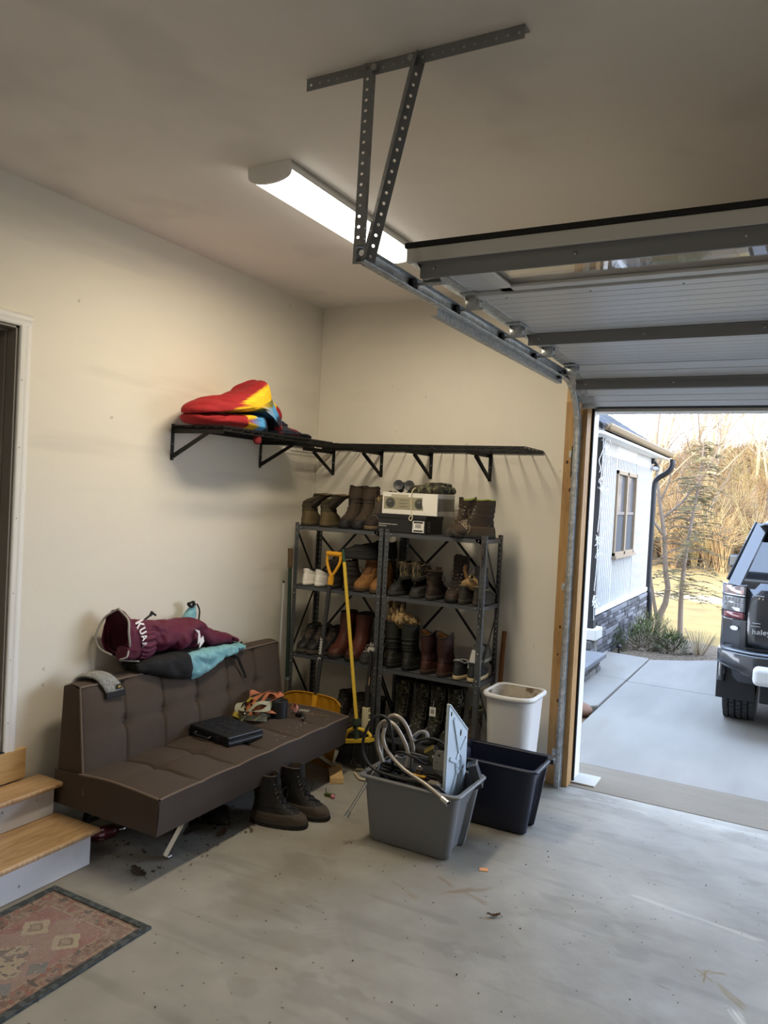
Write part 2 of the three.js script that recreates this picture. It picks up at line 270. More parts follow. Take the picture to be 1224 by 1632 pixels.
// roof and outer shell of the house, which keep the driveway in shade
{
  const g = new THREE.Group(); g.name = 'roof'; scene.add(g); tag(g, 'gable roof over the garage', null, null, 'structure');
  const rf = extr([[-1.0, 3.0], [4.0, 6.2], [9.0, 3.0], [9.0, 3.16], [4.0, 6.4], [-1.0, 3.16]], 28).rotateY(-PI / 2).translate(10, 0, 0);
  part(g, 'roof_slope', [rf], M(0x3d4148, 0.9));
  part(g, 'gable_wall', [extr([[-0.2, 3.3], [7.6, 3.3], [7.6, 4.0], [4, 6.15], [-0.2, 3.6]], 0.1).rotateY(-PI / 2).translate(8.4, 0, 0)], MAT.white);
  part(g, 'soffit', [bb(-3, 9, 2.96, 3.0, -1.0, -0.23)], MAT.white);
}
{ // ceiling lamp
  const g = thing('ceiling_light', 'white wraparound ceiling light glowing above the shelf corner', 'lamp', [1.215, H, 1.68]);
  const hw = 0.115, L = 1.22;
  part(g, 'housing', [loft([-L / 2, L / 2].map((z) => [[-hw, 0], [-hw, -0.035], [-hw + 0.012, -0.04], [hw - 0.012, -0.04], [hw, -0.035], [hw, 0]].map(([x, y]) => V(x, y, z))), { cap0: true, cap1: true })], MAT.white);
  const arc = []; for (let i = 0; i <= 14; i++) { const a = PI * i / 14; arc.push([-(hw - 0.004) * Math.cos(a), -0.038 - 0.045 * Math.pow(Math.sin(a), 0.8)]); }
  part(g, 'diffuser', [loft([-L / 2 + 0.014, L / 2 - 0.014].map((z) => arc.map(([x, y]) => V(x, y, z))), { around: false })], M(0xf4f2ee, 0.5, { emissive: new THREE.Color(1, 0.95, 0.86), emissiveIntensity: 5 }));
  for (const s of [-1, 1]) part(g, 'end_cap', [extr([[-hw, 0], ...arc.map(([x, y]) => [x * 1.02, y - 0.002]), [hw, 0]], 0.014).translate(0, 0, s > 0 ? L / 2 - 0.012 : -L / 2 - 0.002)], MAT.white);
  lampLight(1.215, H - 0.092, 1.68, 0.2, 1.18, LEDPOWER);
  copyOf(g, 'ceiling_light', 'white wraparound ceiling light behind the viewpoint, in line with the shelf corner light', [1.215, H, 5.5]); lampLight(1.215, H - 0.092, 5.5, 0.2, 1.18, LEDPOWER * 0.4);
}
// ---------------------------------------------------------------- overhead door, its tracks and hanger
const TX = 2.03;                                                // middle of the track
const trackPath = (() => {                                      // [z, y] of the track's middle, from the floor up and back
  const p = []; for (let y = 0.0; y < 2.26; y += 0.25) p.push([0.062, y]); p.push([0.062, 2.26]);
  for (let i = 1; i <= 12; i++) { const a = (i / 12) * PI / 2; p.push([0.062 + 0.34 * (1 - Math.cos(a)), 2.262 + 0.34 * Math.sin(a)]); }
  for (const z of [0.6, 1, 1.5, 2, 2.5, 2.84]) p.push([z, 2.602]);
  return p;
})();
function sweepZY(path, prof, x0) {                              // profile [across, outward] swept along a path in the plane x = x0
  const rings = path.map((p, i) => {
    const a = path[Math.max(0, i - 1)], b = path[Math.min(path.length - 1, i + 1)], l = Math.hypot(b[0] - a[0], b[1] - a[1]), tz = (b[0] - a[0]) / l, ty = (b[1] - a[1]) / l;
    return prof.map(([u, w]) => V(x0 + u, p[1] + w * tz, p[0] - w * ty));
  });
  return loft(rings);
}
const cProfile = (s) => [[-0.014, -0.026], [0.014, -0.026], [0.02, -0.021], [0.018, -0.0195], [0.0125, -0.0235], [-0.0115, -0.0235], [-0.0115, 0.0235], [0.0125, 0.0235], [0.018, 0.0195], [0.02, 0.021], [0.014, 0.026], [-0.014, 0.026]].map(([u, w]) => [u * s, w]);
function perfAngle(len, leg = 0.034, pitch = 0.034) {           // slotted angle along +x, legs down (-y) and back (-z)
  const th = 0.0025, holes = (n) => { const o = []; for (let i = 0; i < n; i++) { const c = new THREE.Path(); c.absellipse(len * (i + 0.5) / n, -leg * 0.55, i % 2 ? 0.0055 : 0.0052, 0.0052, 0, 2 * PI); o.push(c); } return o; };
  const n = Math.floor(len / pitch), a = new THREE.ExtrudeGeometry(Object.assign(new THREE.Shape([[0, 0], [len, 0], [len, -leg], [0, -leg]].map((p) => new THREE.Vector2(...p))), { holes: holes(n) }), { depth: th, bevelEnabled: false, curveSegments: 5 });
  return merge([a, a.clone().rotateX(PI / 2)]);
}
function track(side, label) {
  const s = side, x0 = s > 0 ? TX : OX0 + OX1 - TX;
  const t = thing('door_track', label, 'door track');
  part(t, 'rail', [sweepZY(trackPath, cProfile(s), x0)], MAT.galv);
  part(t, 'angle_brace', [bb(x0 - s * 0.016 - 0.0015, x0 - s * 0.016 + 0.0015, 2.55, 2.585, 0.42, 2.2), bb(Math.min(x0 - s * 0.016, x0 - s * 0.045), Math.max(x0 - s * 0.016, x0 - s * 0.045), 2.548, 2.551, 0.42, 2.2)], MAT.galv);
  for (const y of [0.19, 1.27, 2.13]) {
    part(t, 'wall_bracket', [rbb(x0 - s * 0.03 - 0.02, x0 - s * 0.03 + 0.02, y, y + 0.045, 0.034, 0.037, 0.001), bb(x0 - s * 0.017 - 0.0015, x0 - s * 0.017 + 0.0015, y, y + 0.045, 0.034, 0.066), rod(V(x0 - s * 0.036, y + 0.022, 0.036), V(x0 - s * 0.036, y + 0.022, 0.044), 0.007, 0.007, 6)], MAT.galv);
  }
  part(t, 'joint_plate', [rbb(x0 - s * 0.02 - 0.001, x0 - s * 0.02 + 0.001, 2.0, 2.2, 0.04, 0.085, 0.0005)], MAT.blackMetal);
  return t;
}
track(1, 'galvanised steel garage door track curving up from the pine board');
track(-1, 'galvanised steel garage door track on the far side of the opening');
{ // hanger of slotted angle iron from the ceiling to the end of the track
  const h = thing('track_hanger', 'grey slotted angle iron hanger holding the track end from the ceiling', 'hanger', [0, 0, 0]);
  part(h, 'ceiling_angle', [perfAngle(0.775, 0.042).rotateX(0).translate(1.755, H, 2.79)], MAT.galvDull);
  const strut = (a, b, leg, roll) => { const d = b.clone().sub(a), g = perfAngle(d.length(), leg); const zc = V(0, 0, 1), x = d.clone().normalize(), y = zc.clone().cross(x).normalize(), z = x.clone().cross(y); g.rotateX(roll); return g.applyMatrix4(new THREE.Matrix4().makeBasis(x, y, z)).translate(a.x, a.y, a.z); };
  part(h, 'strut', [strut(V(TX - 0.004, 2.575, 2.822), V(2.018, H - 0.004, 2.797), 0.03, PI / 2 + 0.25)], MAT.galvDull);
  part(h, 'strut', [strut(V(TX + 0.005, 2.585, 2.83), V(2.165, H - 0.012, 2.797), 0.042, -0.75)], MAT.galvDull);
  for (const [x, y, z] of [[2.028, H - 0.025, 2.8], [2.162, H - 0.025, 2.8], [TX + 0.004, 2.605, 2.825]]) part(h, 'bolt', [rod(V(x, y, z - 0.012), V(x, y, z + 0.012), 0.006, 0.006, 8), rod(V(x, y, z + 0.004), V(x, y, z + 0.011), 0.011, 0.011, 6)], MAT.bolt);
}
{ // the raised sectional door
  const D = thing('garage_door', 'grey ribbed overhead garage door raised under the ceiling', 'garage door'); D.userData.kind = 'thing';
  const X0 = 2.05, X1 = OX1 + 0.02, W = X1 - X0, TH = 0.045;
  const skin = M(0xcfd1d3, 0.4, { bumpMap: tex(512, 256, (u, v) => 120 + 150 * (fbm(u * 16 + 2 * fbm(u * 8, v * 8, 2, 8, 4), v * 64, 3, 0, 6) - 0.5) + 50 * (vn(u * 90, v * 90, 90, 2) - 0.5), false, [1.2, 1.2]), bumpScale: 0.0016, metalness: 0.15 });
  const edge = M(0xc6c4be, 0.5), strutM = MAT.galvDull;
  // sections run from z0 (nearest the opening) to z1; inner face at y
  const secs = [{ a: [0.03, 2.455], b: [0.515, 2.636] }, { a: [0.52, 2.638], b: [1.005, 2.655] }, { a: [1.01, 2.655], b: [1.505, 2.656] }, { a: [1.51, 2.656], b: [2.045, 2.657] }, { a: [2.05, 2.657], b: [2.54, 2.657] }];
  secs.forEach((s, k) => {
    const L = Math.hypot(s.b[0] - s.a[0], s.b[1] - s.a[1]), ang = Math.atan2(s.b[1] - s.a[1], s.b[0] - s.a[0]);
    const g = new THREE.Group(); D.add(g); g.name = k ? `door_section_${String(k).padStart(3, '0')}` : 'door_section';
    g.position.set(0, s.a[1], s.a[0]); g.rotation.x = -ang;                 // local: z along the section, y outward
    if (k < 4) {                                                          // ribbed steel skin: shallow grooves pressed into the face
      const nR = 7, pts = [[0, 0]]; for (let i = 1; i < nR; i++) { const z = L * i / nR, d = i === 1 || i === nR - 1 ? 0.006 : 0.003; pts.push([z - 0.004, 0], [z, d], [z + 0.004, 0]); } pts.push([L, 0], [L, TH], [0, TH]);
      part(g, 'skin', [extr(pts.map(([z, y]) => [-z, y]), W).rotateY(PI / 2).translate(X0, 0, 0)], skin);
    } else {
      const wx0 = 2.285, wx1 = 3.45, wz0 = 0.1, wz1 = L - 0.075;
      const sh = extr([[X0, 0], [X1, 0], [X1, L], [X0, L]], TH, 0, [[[wx0, wz0], [wx0, wz1], [wx1, wz1], [wx1, wz0]], ...[1.45, 2.9].map((d) => [[wx0 + d, wz0], [wx0 + d, wz1], [wx1 + d, wz1], [wx1 + d, wz0]])]).rotateX(PI / 2).translate(0, TH, 0);
      part(g, 'skin', [sh], skin);
      const fr = (x0, x1, z0, z1, w) => [[x0 - 0.035, x1 + 0.035, z0 - 0.035, z0 + w], [x0 - 0.035, x1 + 0.035, z1 - w, z1 + 0.035], [x0 - 0.035, x0 + w, z0 - 0.035, z1 + 0.035], [x1 - w, x1 + 0.035, z0 - 0.035, z1 + 0.035]].map(([a, b, c, d]) => rbb(a, b, -0.012, 0.001, c, d, 0.005));
      for (const d of [0, 1.45, 2.9]) { part(g, 'window_frame', fr(wx0 + d, wx1 + d, wz0, wz1, 0.018), M(0xd6d6d3, 0.45));
      part(g, 'pane', [bb(wx0 + d, wx1 + d, 0.006, 0.012, wz0, wz1)], M(0xffffff, 0.02, { physical: true, transmission: 1, thickness: 0.006, ior: 1.52 })); }
      part(g, 'window_rail', [rbb(X0 + 0.08, X1 - 0.08, -0.02, 0, 0.0, 0.055, 0.004)], skin);
      const sc = []; for (let i = 0; i < 14; i++) sc.push(ball(0.005, X0 + 0.2 + i * 0.33, -0.021, 0.012, 8, 5)); tagStuff(g, 'screw', sc, MAT.bolt);
      part(g, 'top_edge', [rbb(X0 - 0.002, X1, -0.003, TH, L, L + 0.014, 0.004)], edge);
      part(g, 'top_seal', [rbb(X0 - 0.01, X1, TH, TH + 0.02, L - 0.03, L + 0.02, 0.006)], MAT.blackRubber);
    }
    for (const e of [0, 1]) part(g, 'end_stile', [rbb(e ? X1 - 0.075 : X0 - 0.002, e ? X1 + 0.002 : X0 + 0.075, -0.003, TH + 0.001, 0.004, L - 0.004, 0.002)], MAT.galv);
    if (k === 0 || k === 2 || k === 4) {                                   // stiffening struts: a hat channel across the door
      const at = k === 4 ? L - 0.03 : k === 2 ? 0.275 : 0.33, hgt = 0.05;
      const pr = [[-0.03, 0], [-0.03, -0.004], [-0.002, -0.004], [-0.002, -hgt], [0.014, -hgt], [0.014, -hgt + 0.003], [0.0015, -hgt + 0.003], [0.0015, -0.001], [0.03, -0.001], [0.03, 0]];
      part(g, 'strut', [loft([X0 + 0.035, X1 - 0.035].map((x) => pr.map(([z, y]) => V(x, y, at - z))), { cap0: true, cap1: true })], strutM);
      const bl = []; for (let i = 0; i < 10; i++) bl.push(ball(0.0065, X0 + 0.09 + i * 0.5, -0.022, at + 0.004, 8, 5)); tagStuff(g, 'bolt', bl, MAT.bolt);
    }
    if (k === 0) {
      part(g, 'bottom_seal', [rbb(X0 + 0.02, X1 - 0.02, -0.004, TH + 0.004, -0.022, 0.004, 0.008)], MAT.blackRubber);
      part(g, 'bottom_bracket', [rbb(X0 + 0.003, X0 + 0.1, -0.008, 0, 0.01, 0.14, 0.002), rbb(X0 + 0.02, X0 + 0.08, -0.018, -0.008, 0.02, 0.05, 0.002), rod(V(X0 - 0.02, -0.02, 0.03), V(X0 + 0.09, -0.02, 0.03), 0.006)], MAT.galv);
    }
  });
  // hinges with rollers on both sides, at the section joints and at the top bracket
  for (const [z, y, top] of [[0.52, 2.632], [1.008, 2.65], [1.508, 2.652], [2.048, 2.654], [2.45, 2.654, 1]]) for (const s of [1, -1]) {
    const h = new THREE.Group(); D.add(h); h.name = 'hinge_' + String(D.children.filter((c) => c.name.startsWith('hinge')).length).padStart(3, '0');
    const xc = s > 0 ? X0 + 0.055 : X1 - 0.055; h.position.set(xc, y, z);
    part(h, 'leaf', top ? [rbb(-0.035, 0.035, -0.045, -0.04, -0.05, 0.01, 0.001), rbb(-0.035, 0.035, -0.045, 0, 0.006, 0.01, 0.001), bb(-0.03, -0.027, -0.05, 0, -0.06, 0.01)] : [rbb(-0.035, 0.035, -0.005, 0, -0.075, 0.075, 0.002), loft([[-0.03, -0.027], [0.027, 0.03]].map(([a, b]) => [V(a, -0.004, -0.03), V(a, -0.052, -0.012), V(a, -0.052, 0.012), V(a, -0.004, 0.03)]), { cap0: true, cap1: true }), rod(V(-0.04, -0.016, 0), V(0.04, -0.016, 0), 0.008)], MAT.galv);
    const yr = -0.05, r = part(h, 'roller', [rod(V(s * -0.068, yr, 0), V(s * -0.092, yr, 0), 0.0215, 0.0215, 20), new THREE.TorusGeometry(0.017, 0.006, 8, 20).rotateY(PI / 2).translate(s * -0.08, yr, 0)], MAT.blackRubber);
    part(r, 'stem', [rod(V(s * -0.07, yr, 0), V(s * 0.04, yr, 0), 0.0055)], MAT.bolt);
  }
  D.children.filter((c) => c.name === 'hinge_000').forEach((c) => { c.name = 'hinge'; });
}
// ---------------------------------------------------------------- steps, rug, futon
{
  const s = thing('steps', 'two oak-topped white steps up to the house door', 'steps', [0, 0, 0]);
  const z0 = 2.42, z1 = 3.75;
  const riser = M(0xe6e7ea, 0.5, { map: tex(512, 256, (u, v) => { let k = 1 - 0.05 * sstep(0.5, 0.7, fbm(u * 6, v * 9, 4, 0, 7)); const X = u * 22, Y = v * 9, xi = Math.floor(X), yi = Math.floor(Y), q = Math.hypot((X - xi - 0.3 - 0.4 * h2(xi, yi, 5)) * 0.35, Y - yi - 0.5); if (h2(xi, yi, 3) > 0.78 && q < 0.09 * h2(xi, yi, 9)) k *= 0.68; return [240 * k, 240 * k, 242 * k]; }) });
  part(s, 'riser', [rbb(0.425, 0.443, 0.002, 0.152, z0, z1, 0.002)], riser);
  part(s, 'riser', [rbb(0.157, 0.175, 0.18, 0.312, z0, z1, 0.002)], riser);
  part(s, 'side_panel', [extr([[0.006, 0.002], [0.424, 0.002], [0.424, 0.152], [0.157, 0.152], [0.157, 0.312], [0.006, 0.312]], 0.018).translate(0, 0, z0 - 0.001)], riser);
  const tread = (x0, x1, y) => { const g = rbb(x0, x1, y, y + 0.026, z0 - 0.03, z1, 0.011, 4); return g; };
  part(s, 'tread', [tread(0.15, 0.478, 0.152)], MAT.oak);
  part(s, 'tread', [tread(0.024, 0.209, 0.313)], MAT.oak);
  part(s, 'back_board', [rbb(0.003, 0.022, 0.34, 0.492, 2.47, z1, 0.003)], MAT.pine);
}
{ // worn oriental-pattern door mat with a dark rubber rim
  const r = thing('rug', 'worn pink oriental-patterned rubber-edged door mat below the steps', 'rug', [0.783, 0, 3.15]);
  const w = 0.59, l = 1.0, dia = (x, y, cx, cy, a, b) => Math.abs(x - cx) / a + Math.abs(y - cy) / b;
  const pat = tex(512, 896, (u, v) => {                          // u across (x), v along (z), v = 0 the far end
    const x = u * 0.59, y = v * 1.0, wv = 0.9 + 0.2 * vn(u * 240, v * 400, 0, 3);
    const ex = Math.min(x, 0.59 - x), ey = Math.min(y, 1.0 - y), e = Math.min(ex, ey);
    let c = mix3([152, 126, 116], [136, 108, 102], fbm(x * 30, y * 30, 3, 0, 4));
    const wig = 0.008 * Math.sin(x * 160) + 0.006 * Math.sin(y * 130);
    if (e < 0.1) { c = mix3([138, 116, 98], [112, 86, 76], sstep(0.4, 0.6, fbm(x * 60, y * 60, 2, 0, 8))); if (Math.abs(e - 0.02) < 0.004 || Math.abs(e - 0.093) < 0.004) c = [156, 136, 112]; if (vn(x * 55, y * 55, 0, 9) > 0.74) c = [128, 78, 66]; if (vn(x * 47, y * 47, 0, 19) > 0.78) c = [74, 68, 64]; }
    else if (dia(x, y, 0.295, 0.5, 0.24, 0.44) > 1.02 + wig * 3) { c = mix3([146, 104, 98], [130, 94, 90], vn(x * 40, y * 40, 0, 2)); }
    for (const [cx, cy] of [[0.2, 0.24], [0.4, 0.24], [0.2, 0.76], [0.4, 0.76]]) { const d = dia(x, y, cx, cy, 0.075, 0.075) + wig * 4; if (d < 1) c = [168, 156, 128]; if (d < 0.55) c = [122, 108, 92]; if (d < 0.3) c = [150, 138, 116]; }
    { const d = dia(x, y, 0.295, 0.5, 0.15, 0.17) + wig * 5; if (d < 1) c = vn(x * 70, y * 70, 0, 5) > 0.58 ? [92, 84, 82] : [162, 150, 124]; }
    for (const [cx, cy] of [[0.13, 0.42], [0.46, 0.42], [0.13, 0.58], [0.46, 0.58]]) if (dia(x, y, cx, cy, 0.05, 0.05) + wig * 6 < 1) c = [104, 108, 108];
    c = mix3(c, [156, 142, 132], 0.7 * fbm(x * 14, y * 14, 4, 0, 33)); if (h2(Math.floor(x * 240), Math.floor(y * 240), 5) > 0.9975) c = [196, 190, 180];
    return c.map((q) => q * wv);
  });
  const top = new THREE.PlaneGeometry(w - 0.06, l - 0.06, 40, 60).rotateX(-PI / 2), p = top.attributes.position, uv = top.attributes.uv;
  for (let i = 0; i < p.count; i++) { p.setY(i, 0.0085 + 0.0018 * n3(p.getX(i) * 14, 0, p.getZ(i) * 14)); uv.setXY(i, p.getX(i) / (w - 0.06) + 0.5, p.getZ(i) / (l - 0.06) + 0.5); } top.computeVertexNormals();
  part(r, 'pile', [top], M(0xffffff, 0.95, { map: pat, bumpMap: bumpWeave, bumpScale: 0.001 }), true);
  const rim = M(0x5f6566, 0.85, { map: tex(256, 256, (u, v) => { const k = fbm(u * 24, v * 24, 4, 24, 6), s = sstep(0.45, 0.62, k); return mix3([150, 152, 152], [214, 214, 210], s); }, true, 2) });
  const o = [[-w / 2, -l / 2], [w / 2, -l / 2], [w / 2, l / 2], [-w / 2, l / 2]], q = 0.032, inn = [[-w / 2 + q, -l / 2 + q], [-w / 2 + q, l / 2 - q], [w / 2 - q, l / 2 - q], [w / 2 - q, -l / 2 + q]];
  part(r, 'rim', [extr(o, 0.008, 0.003, [inn]).rotateX(-PI / 2).translate(0, 0.003, 0)], rim);
  part(r, 'backing', [bb(-w / 2 + 0.01, w / 2 - 0.01, 0.001, 0.006, -l / 2 + 0.01, l / 2 - 0.01)], MAT.blackRubber);
}
const FUT = M(0x463b33, 0.9, { bumpMap: bumpWeave, bumpScale: 0.0006, map: tex(512, 512, (u, v) => { const k = 0.92 + 0.16 * fbm(u * 7, v * 7, 4, 7, 4) + 0.08 * vn(u * 200, v * 200, 200, 6); const d = sstep(0.6, 0.8, fbm(u * 12, v * 12, 4, 12, 14)); return mix3([246 * k, 242 * k, 239 * k], [255, 245, 225], 0.25 * d); }, true, 0.9) });
{
  const f = thing('futon', 'brown tufted fabric futon sofa against the left wall', 'sofa', [0, 0, 0]);
  const Z0 = 0.745, Z1 = 2.39, L = Z1 - Z0;
  // a tufted cushion: grid in (along z, across s); buttons pull the surface in, seams run between them
  const cols = 6, tuft = (z, s, sN) => {                        // depth of the quilting at a point (0..1 across)
    const cw = L / cols, t = (z - Z0) / cw, d = Math.abs(t - Math.round(t)) * cw, inside = Math.round(t) > 0 && Math.round(t) < cols;
    let h = inside ? 0.014 * Math.exp(-Math.pow(d / 0.009, 2)) + 0.014 * Math.exp(-Math.pow(d / 0.06, 2)) : 0;
    for (const b of sN) { if (inside) h += 0.024 * Math.exp(-(d * d + (s - b) * (s - b)) / (2 * 0.022 * 0.022)); const e = Math.abs(s - b); h += 0.005 * Math.exp(-Math.pow(e / 0.028, 2)); }
    return h;
  };
  const sheet = (nz, ns, fn, flip) => { const rings = []; for (let i = 0; i <= nz; i++) { const r = []; for (let j = 0; j <= ns; j++) r.push(fn(Z0 + L * i / nz, j / ns)); rings.push(flip ? r.reverse() : r); } return loft(rings, { around: false }); };
  // seat: top profile from the back (x .33) to the front edge (x .845), slightly crowned
  const crown = (z, s) => { const e = Math.min(z - Z0, Z1 - z), k = 0.55 + 0.45 * (1 - Math.exp(-e / 0.06)); return 0.388 + 0.036 * Math.sin(PI * clamp(s * 0.8 + 0.12)) * k + 0.006 * n3(z * 5, s * 3, 1); };
  const edgeK = (s) => lerp(1, 0.22, sstep(0.72, 1, s));
  const seatTop = sheet(330, 36, (z, s) => { const x = lerp(0.31, 0.842, s); return V(x, crown(z, s) - edgeK(s) * tuft(z, s * 0.53, [0.25]), z); }, true);
  const front = sheet(60, 8, (z, s) => V(0.842 - 0.012 * s + 0.004 * Math.sin(PI * s), lerp(crown(z, 1) - 0.22 * tuft(z, 0.53, []), 0.222 + 0.003 * n3(z * 6, 0, 0), s), z), true);
  const under = bb(0.14, 0.826, 0.216, 0.228, Z0 + 0.01, Z1 - 0.01);
  const endCap = (z) => { const top = []; for (let j = 0; j <= 20; j++) { const s = j / 20; top.push([lerp(0.31, 0.842, s), crown(z, s)]); } return extr([[0.14, 0.222], [0.83, 0.222], ...top.reverse(), [0.14, 0.385]], 0.006).translate(0, 0, z - 0.003); };
  part(f, 'seat', [seatTop, front, endCap(Z0), endCap(Z1), under], FUT);
  // backrest: front face leans from (x .34, y .40) to (x .215, y .80); thickness about .14
  const bx = (t) => lerp(0.345, 0.225, t), by = (t) => lerp(0.3, 0.785, t), nx = 0.972, ny = 0.233;
  const Zb = (z, t) => z + lerp(-0.05, -0.055, (z - Z0) / L) * t;
  const backFront = sheet(330, 40, (z, t) => { const e = Math.min(z - Z0, Z1 - z), k = 1 - Math.exp(-e / 0.04), puff = 0.027 * Math.pow(Math.sin(PI * clamp(t, 0.02, 0.98)), 0.5) * k - 0.75 * tuft(z, t * 0.51, [0.29]); return V(bx(t) + nx * puff, by(t) + ny * puff, Zb(z, t)); }, true);
  const topF = sheet(60, 10, (z, s) => { const a = s * PI * 0.9, e = 0.006 * n3(z * 5, 1, 2); return V(bx(1) - 0.055 + 0.06 * Math.cos(a), by(1) + 0.018 * Math.sin(a) + e, Zb(z, 1)); }, true);
  const rear = sheet(30, 6, (z, s) => V(lerp(0.11, 0.155, s), lerp(0.785, 0.24, s), Zb(z, 1 - s)), false);
  const side = (z) => loft([0, 0.25, 0.5, 0.75, 0.97, 1].map((t) => [0, 0.3, 0.6, 1].map((q) => V(lerp(lerp(0.155, 0.11, t), bx(t), q), by(t) + (t === 1 ? 0.016 * Math.sin(PI * q) : 0) - (t === 0 ? 0.06 : 0), Zb(z, t)))), { around: false });
  part(f, 'backrest', [backFront, topF, rear, side(Z0), side(Z1)], FUT);
  const pip = M(0x6a5b4f, 0.85);
  const edgePts = (fn, n) => Array.from({ length: n }, (_, i) => fn(i / (n - 1)));
  part(f, 'piping', [tube(edgePts((t) => V(0.843, crown(Z0 + L * t, 1) - 0.22 * tuft(Z0 + L * t, 0.53, []) + 0.001, Z0 + L * t), 60), 0.006, 160, 6), tube(edgePts((t) => V(lerp(0.315, 0.842, t), crown(Z1, t) + 0.001, Z1 + 0.002), 14), 0.006, 40, 6), tube(edgePts((t) => V(lerp(0.315, 0.842, t), crown(Z0, t) + 0.001, Z0 - 0.002), 14), 0.0045, 40, 6)], pip);
  part(f, 'piping', [tube(edgePts((t) => V(bx(t) + 0.003, by(t), Zb(Z1, t) + 0.001), 12).concat([V(0.225, 0.793, Zb(Z1, 1) - 0.01)], edgePts((t) => V(0.228 + 0.006 * 0, 0.791 + 0.006 * n3((Z1 - L * t) * 5, 1, 2), Zb(Z1 - L * t, 1)), 20).slice(1, 19), edgePts((t) => V(bx(1 - t) + 0.003, by(1 - t), Zb(Z0, 1 - t) - 0.001), 8)), 0.006, 200, 6)], pip);
  for (let c = 1; c < cols; c++) { const z = Z0 + L * c / cols; part(f, 'button', [ball(0.011, 0, 0, 0, 10, 6).scale(1, 0.45, 1).translate(lerp(0.31, 0.842, 0.47), crown(z, 0.47) - 0.033, z)], FUT); part(f, 'button', [ball(0.011, 0, 0, 0, 10, 6).scale(0.45, 1, 1).translate(bx(0.57) + 0.022 - 0.034, by(0.57), Zb(z, 0.57))], FUT); }
  const legs = [[0.735, 2.12, 0.69, 2.165], [0.735, 1.0, 0.72, 0.66], [0.2, 2.2, 0.2, 2.26], [0.2, 0.95, 0.2, 0.88]];
  legs.forEach(([x0, z0, x1, z1], i) => part(f, 'leg', [i === 0 ? bar(V(x0 + 0.01, 0.225, z0 - 0.06), V(x1, 0.012, z1), 0.062, 0.022, 0.75) : bar(V(x0, 0.225, z0), V(x1, 0.012, z1), 0.034, 0.022), rb(0.044, 0.014, 0.03, 0.004, x1, 0.008, z1)], i < 2 ? MAT.chrome : MAT.blackMetal));
  part(f, 'under_frame', [bar(V(0.25, 0.205, Z0 + 0.1), V(0.25, 0.205, Z1 - 0.1), 0.03, 0.02), bar(V(0.7, 0.205, Z0 + 0.1), V(0.7, 0.205, Z1 - 0.1), 0.03, 0.02), rod(V(0.2, 0.08, 0.9), V(0.2, 0.08, 2.25), 0.012)], MAT.blackMetal);
}
// ---------------------------------------------------------------- wire wall shelves and the two steel shelving units
function wallBracket(parent, at, turn) {                        // flat steel bracket: wall bar, arm, diagonal brace
  const b = part(parent, 'bracket', [rbb(-0.013, 0.013, -0.205, 0.012, 0, 0.004, 0.001), rbb(-0.0125, 0.0125, -0.022, -0.018, 0, 0.4, 0.001), rbb(-0.0125, -0.0095, -0.045, -0.018, 0, 0.4, 0.0008), bar(V(0, -0.19, 0.006), V(0, -0.045, 0.27), 0.024, 0.006), bar(V(-0.011, -0.185, 0.006), V(-0.011, -0.045, 0.27), 0.003, 0.022)], MAT.blackMetal);
  const s = tagStuff(b, 'screw', [0.0, -0.11, -0.19].map((y) => ball(0.004, 0, y, 0.004, 8, 5)), MAT.bolt);
  b.position.set(...at); b.rotation.y = turn; return b;
}
function wireDeck(parent, x0, x1, z0, z1, y, across) {          // closely spaced wires on stringers; across: the wires run along x
  const w = [], r = 0.0042, n = Math.round((across ? z1 - z0 : x1 - x0) / 0.09);
  for (let i = 0; i <= n; i++) { const t = i / n; w.push(across ? rod(V(x0, y, lerp(z0, z1, t)), V(x1, y, lerp(z0, z1, t)), r, r, 5) : rod(V(lerp(x0, x1, t), y, z0), V(lerp(x0, x1, t), y, z1), r, r, 5)); }
  const m = across ? 5 : 5;
  for (let i = 0; i <= m; i++) { const t = i / m; w.push(across ? rod(V(lerp(x0, x1, t), y - 0.005, z0), V(lerp(x0, x1, t), y - 0.005, z1), 0.003, 0.003, 5) : rod(V(x0, y - 0.005, lerp(z0, z1, t)), V(x1, y - 0.005, lerp(z0, z1, t)), 0.003, 0.003, 5)); }
  return part(parent, 'wire_deck', w, MAT.blackMetal);
}
function truss(p, q) {                                           // two wires tied by a zigzag: the front edge of a wire deck
  const dn = V(0, -0.026, 0), g = [rod(p, q, 0.0036, 0.0036, 6), rod(p.clone().add(dn), q.clone().add(dn), 0.0036, 0.0036, 6)], n = Math.round(p.distanceTo(q) / 0.05);
  for (let i = 0; i < n; i++) { const a = p.clone().lerp(q, i / n), b = p.clone().lerp(q, (i + 1) / n); g.push(i % 2 ? rod(a, b.clone().add(dn), 0.0026, 0.0026, 5) : rod(a.clone().add(dn), b, 0.0026, 0.0026, 5)); }
  return g;
}
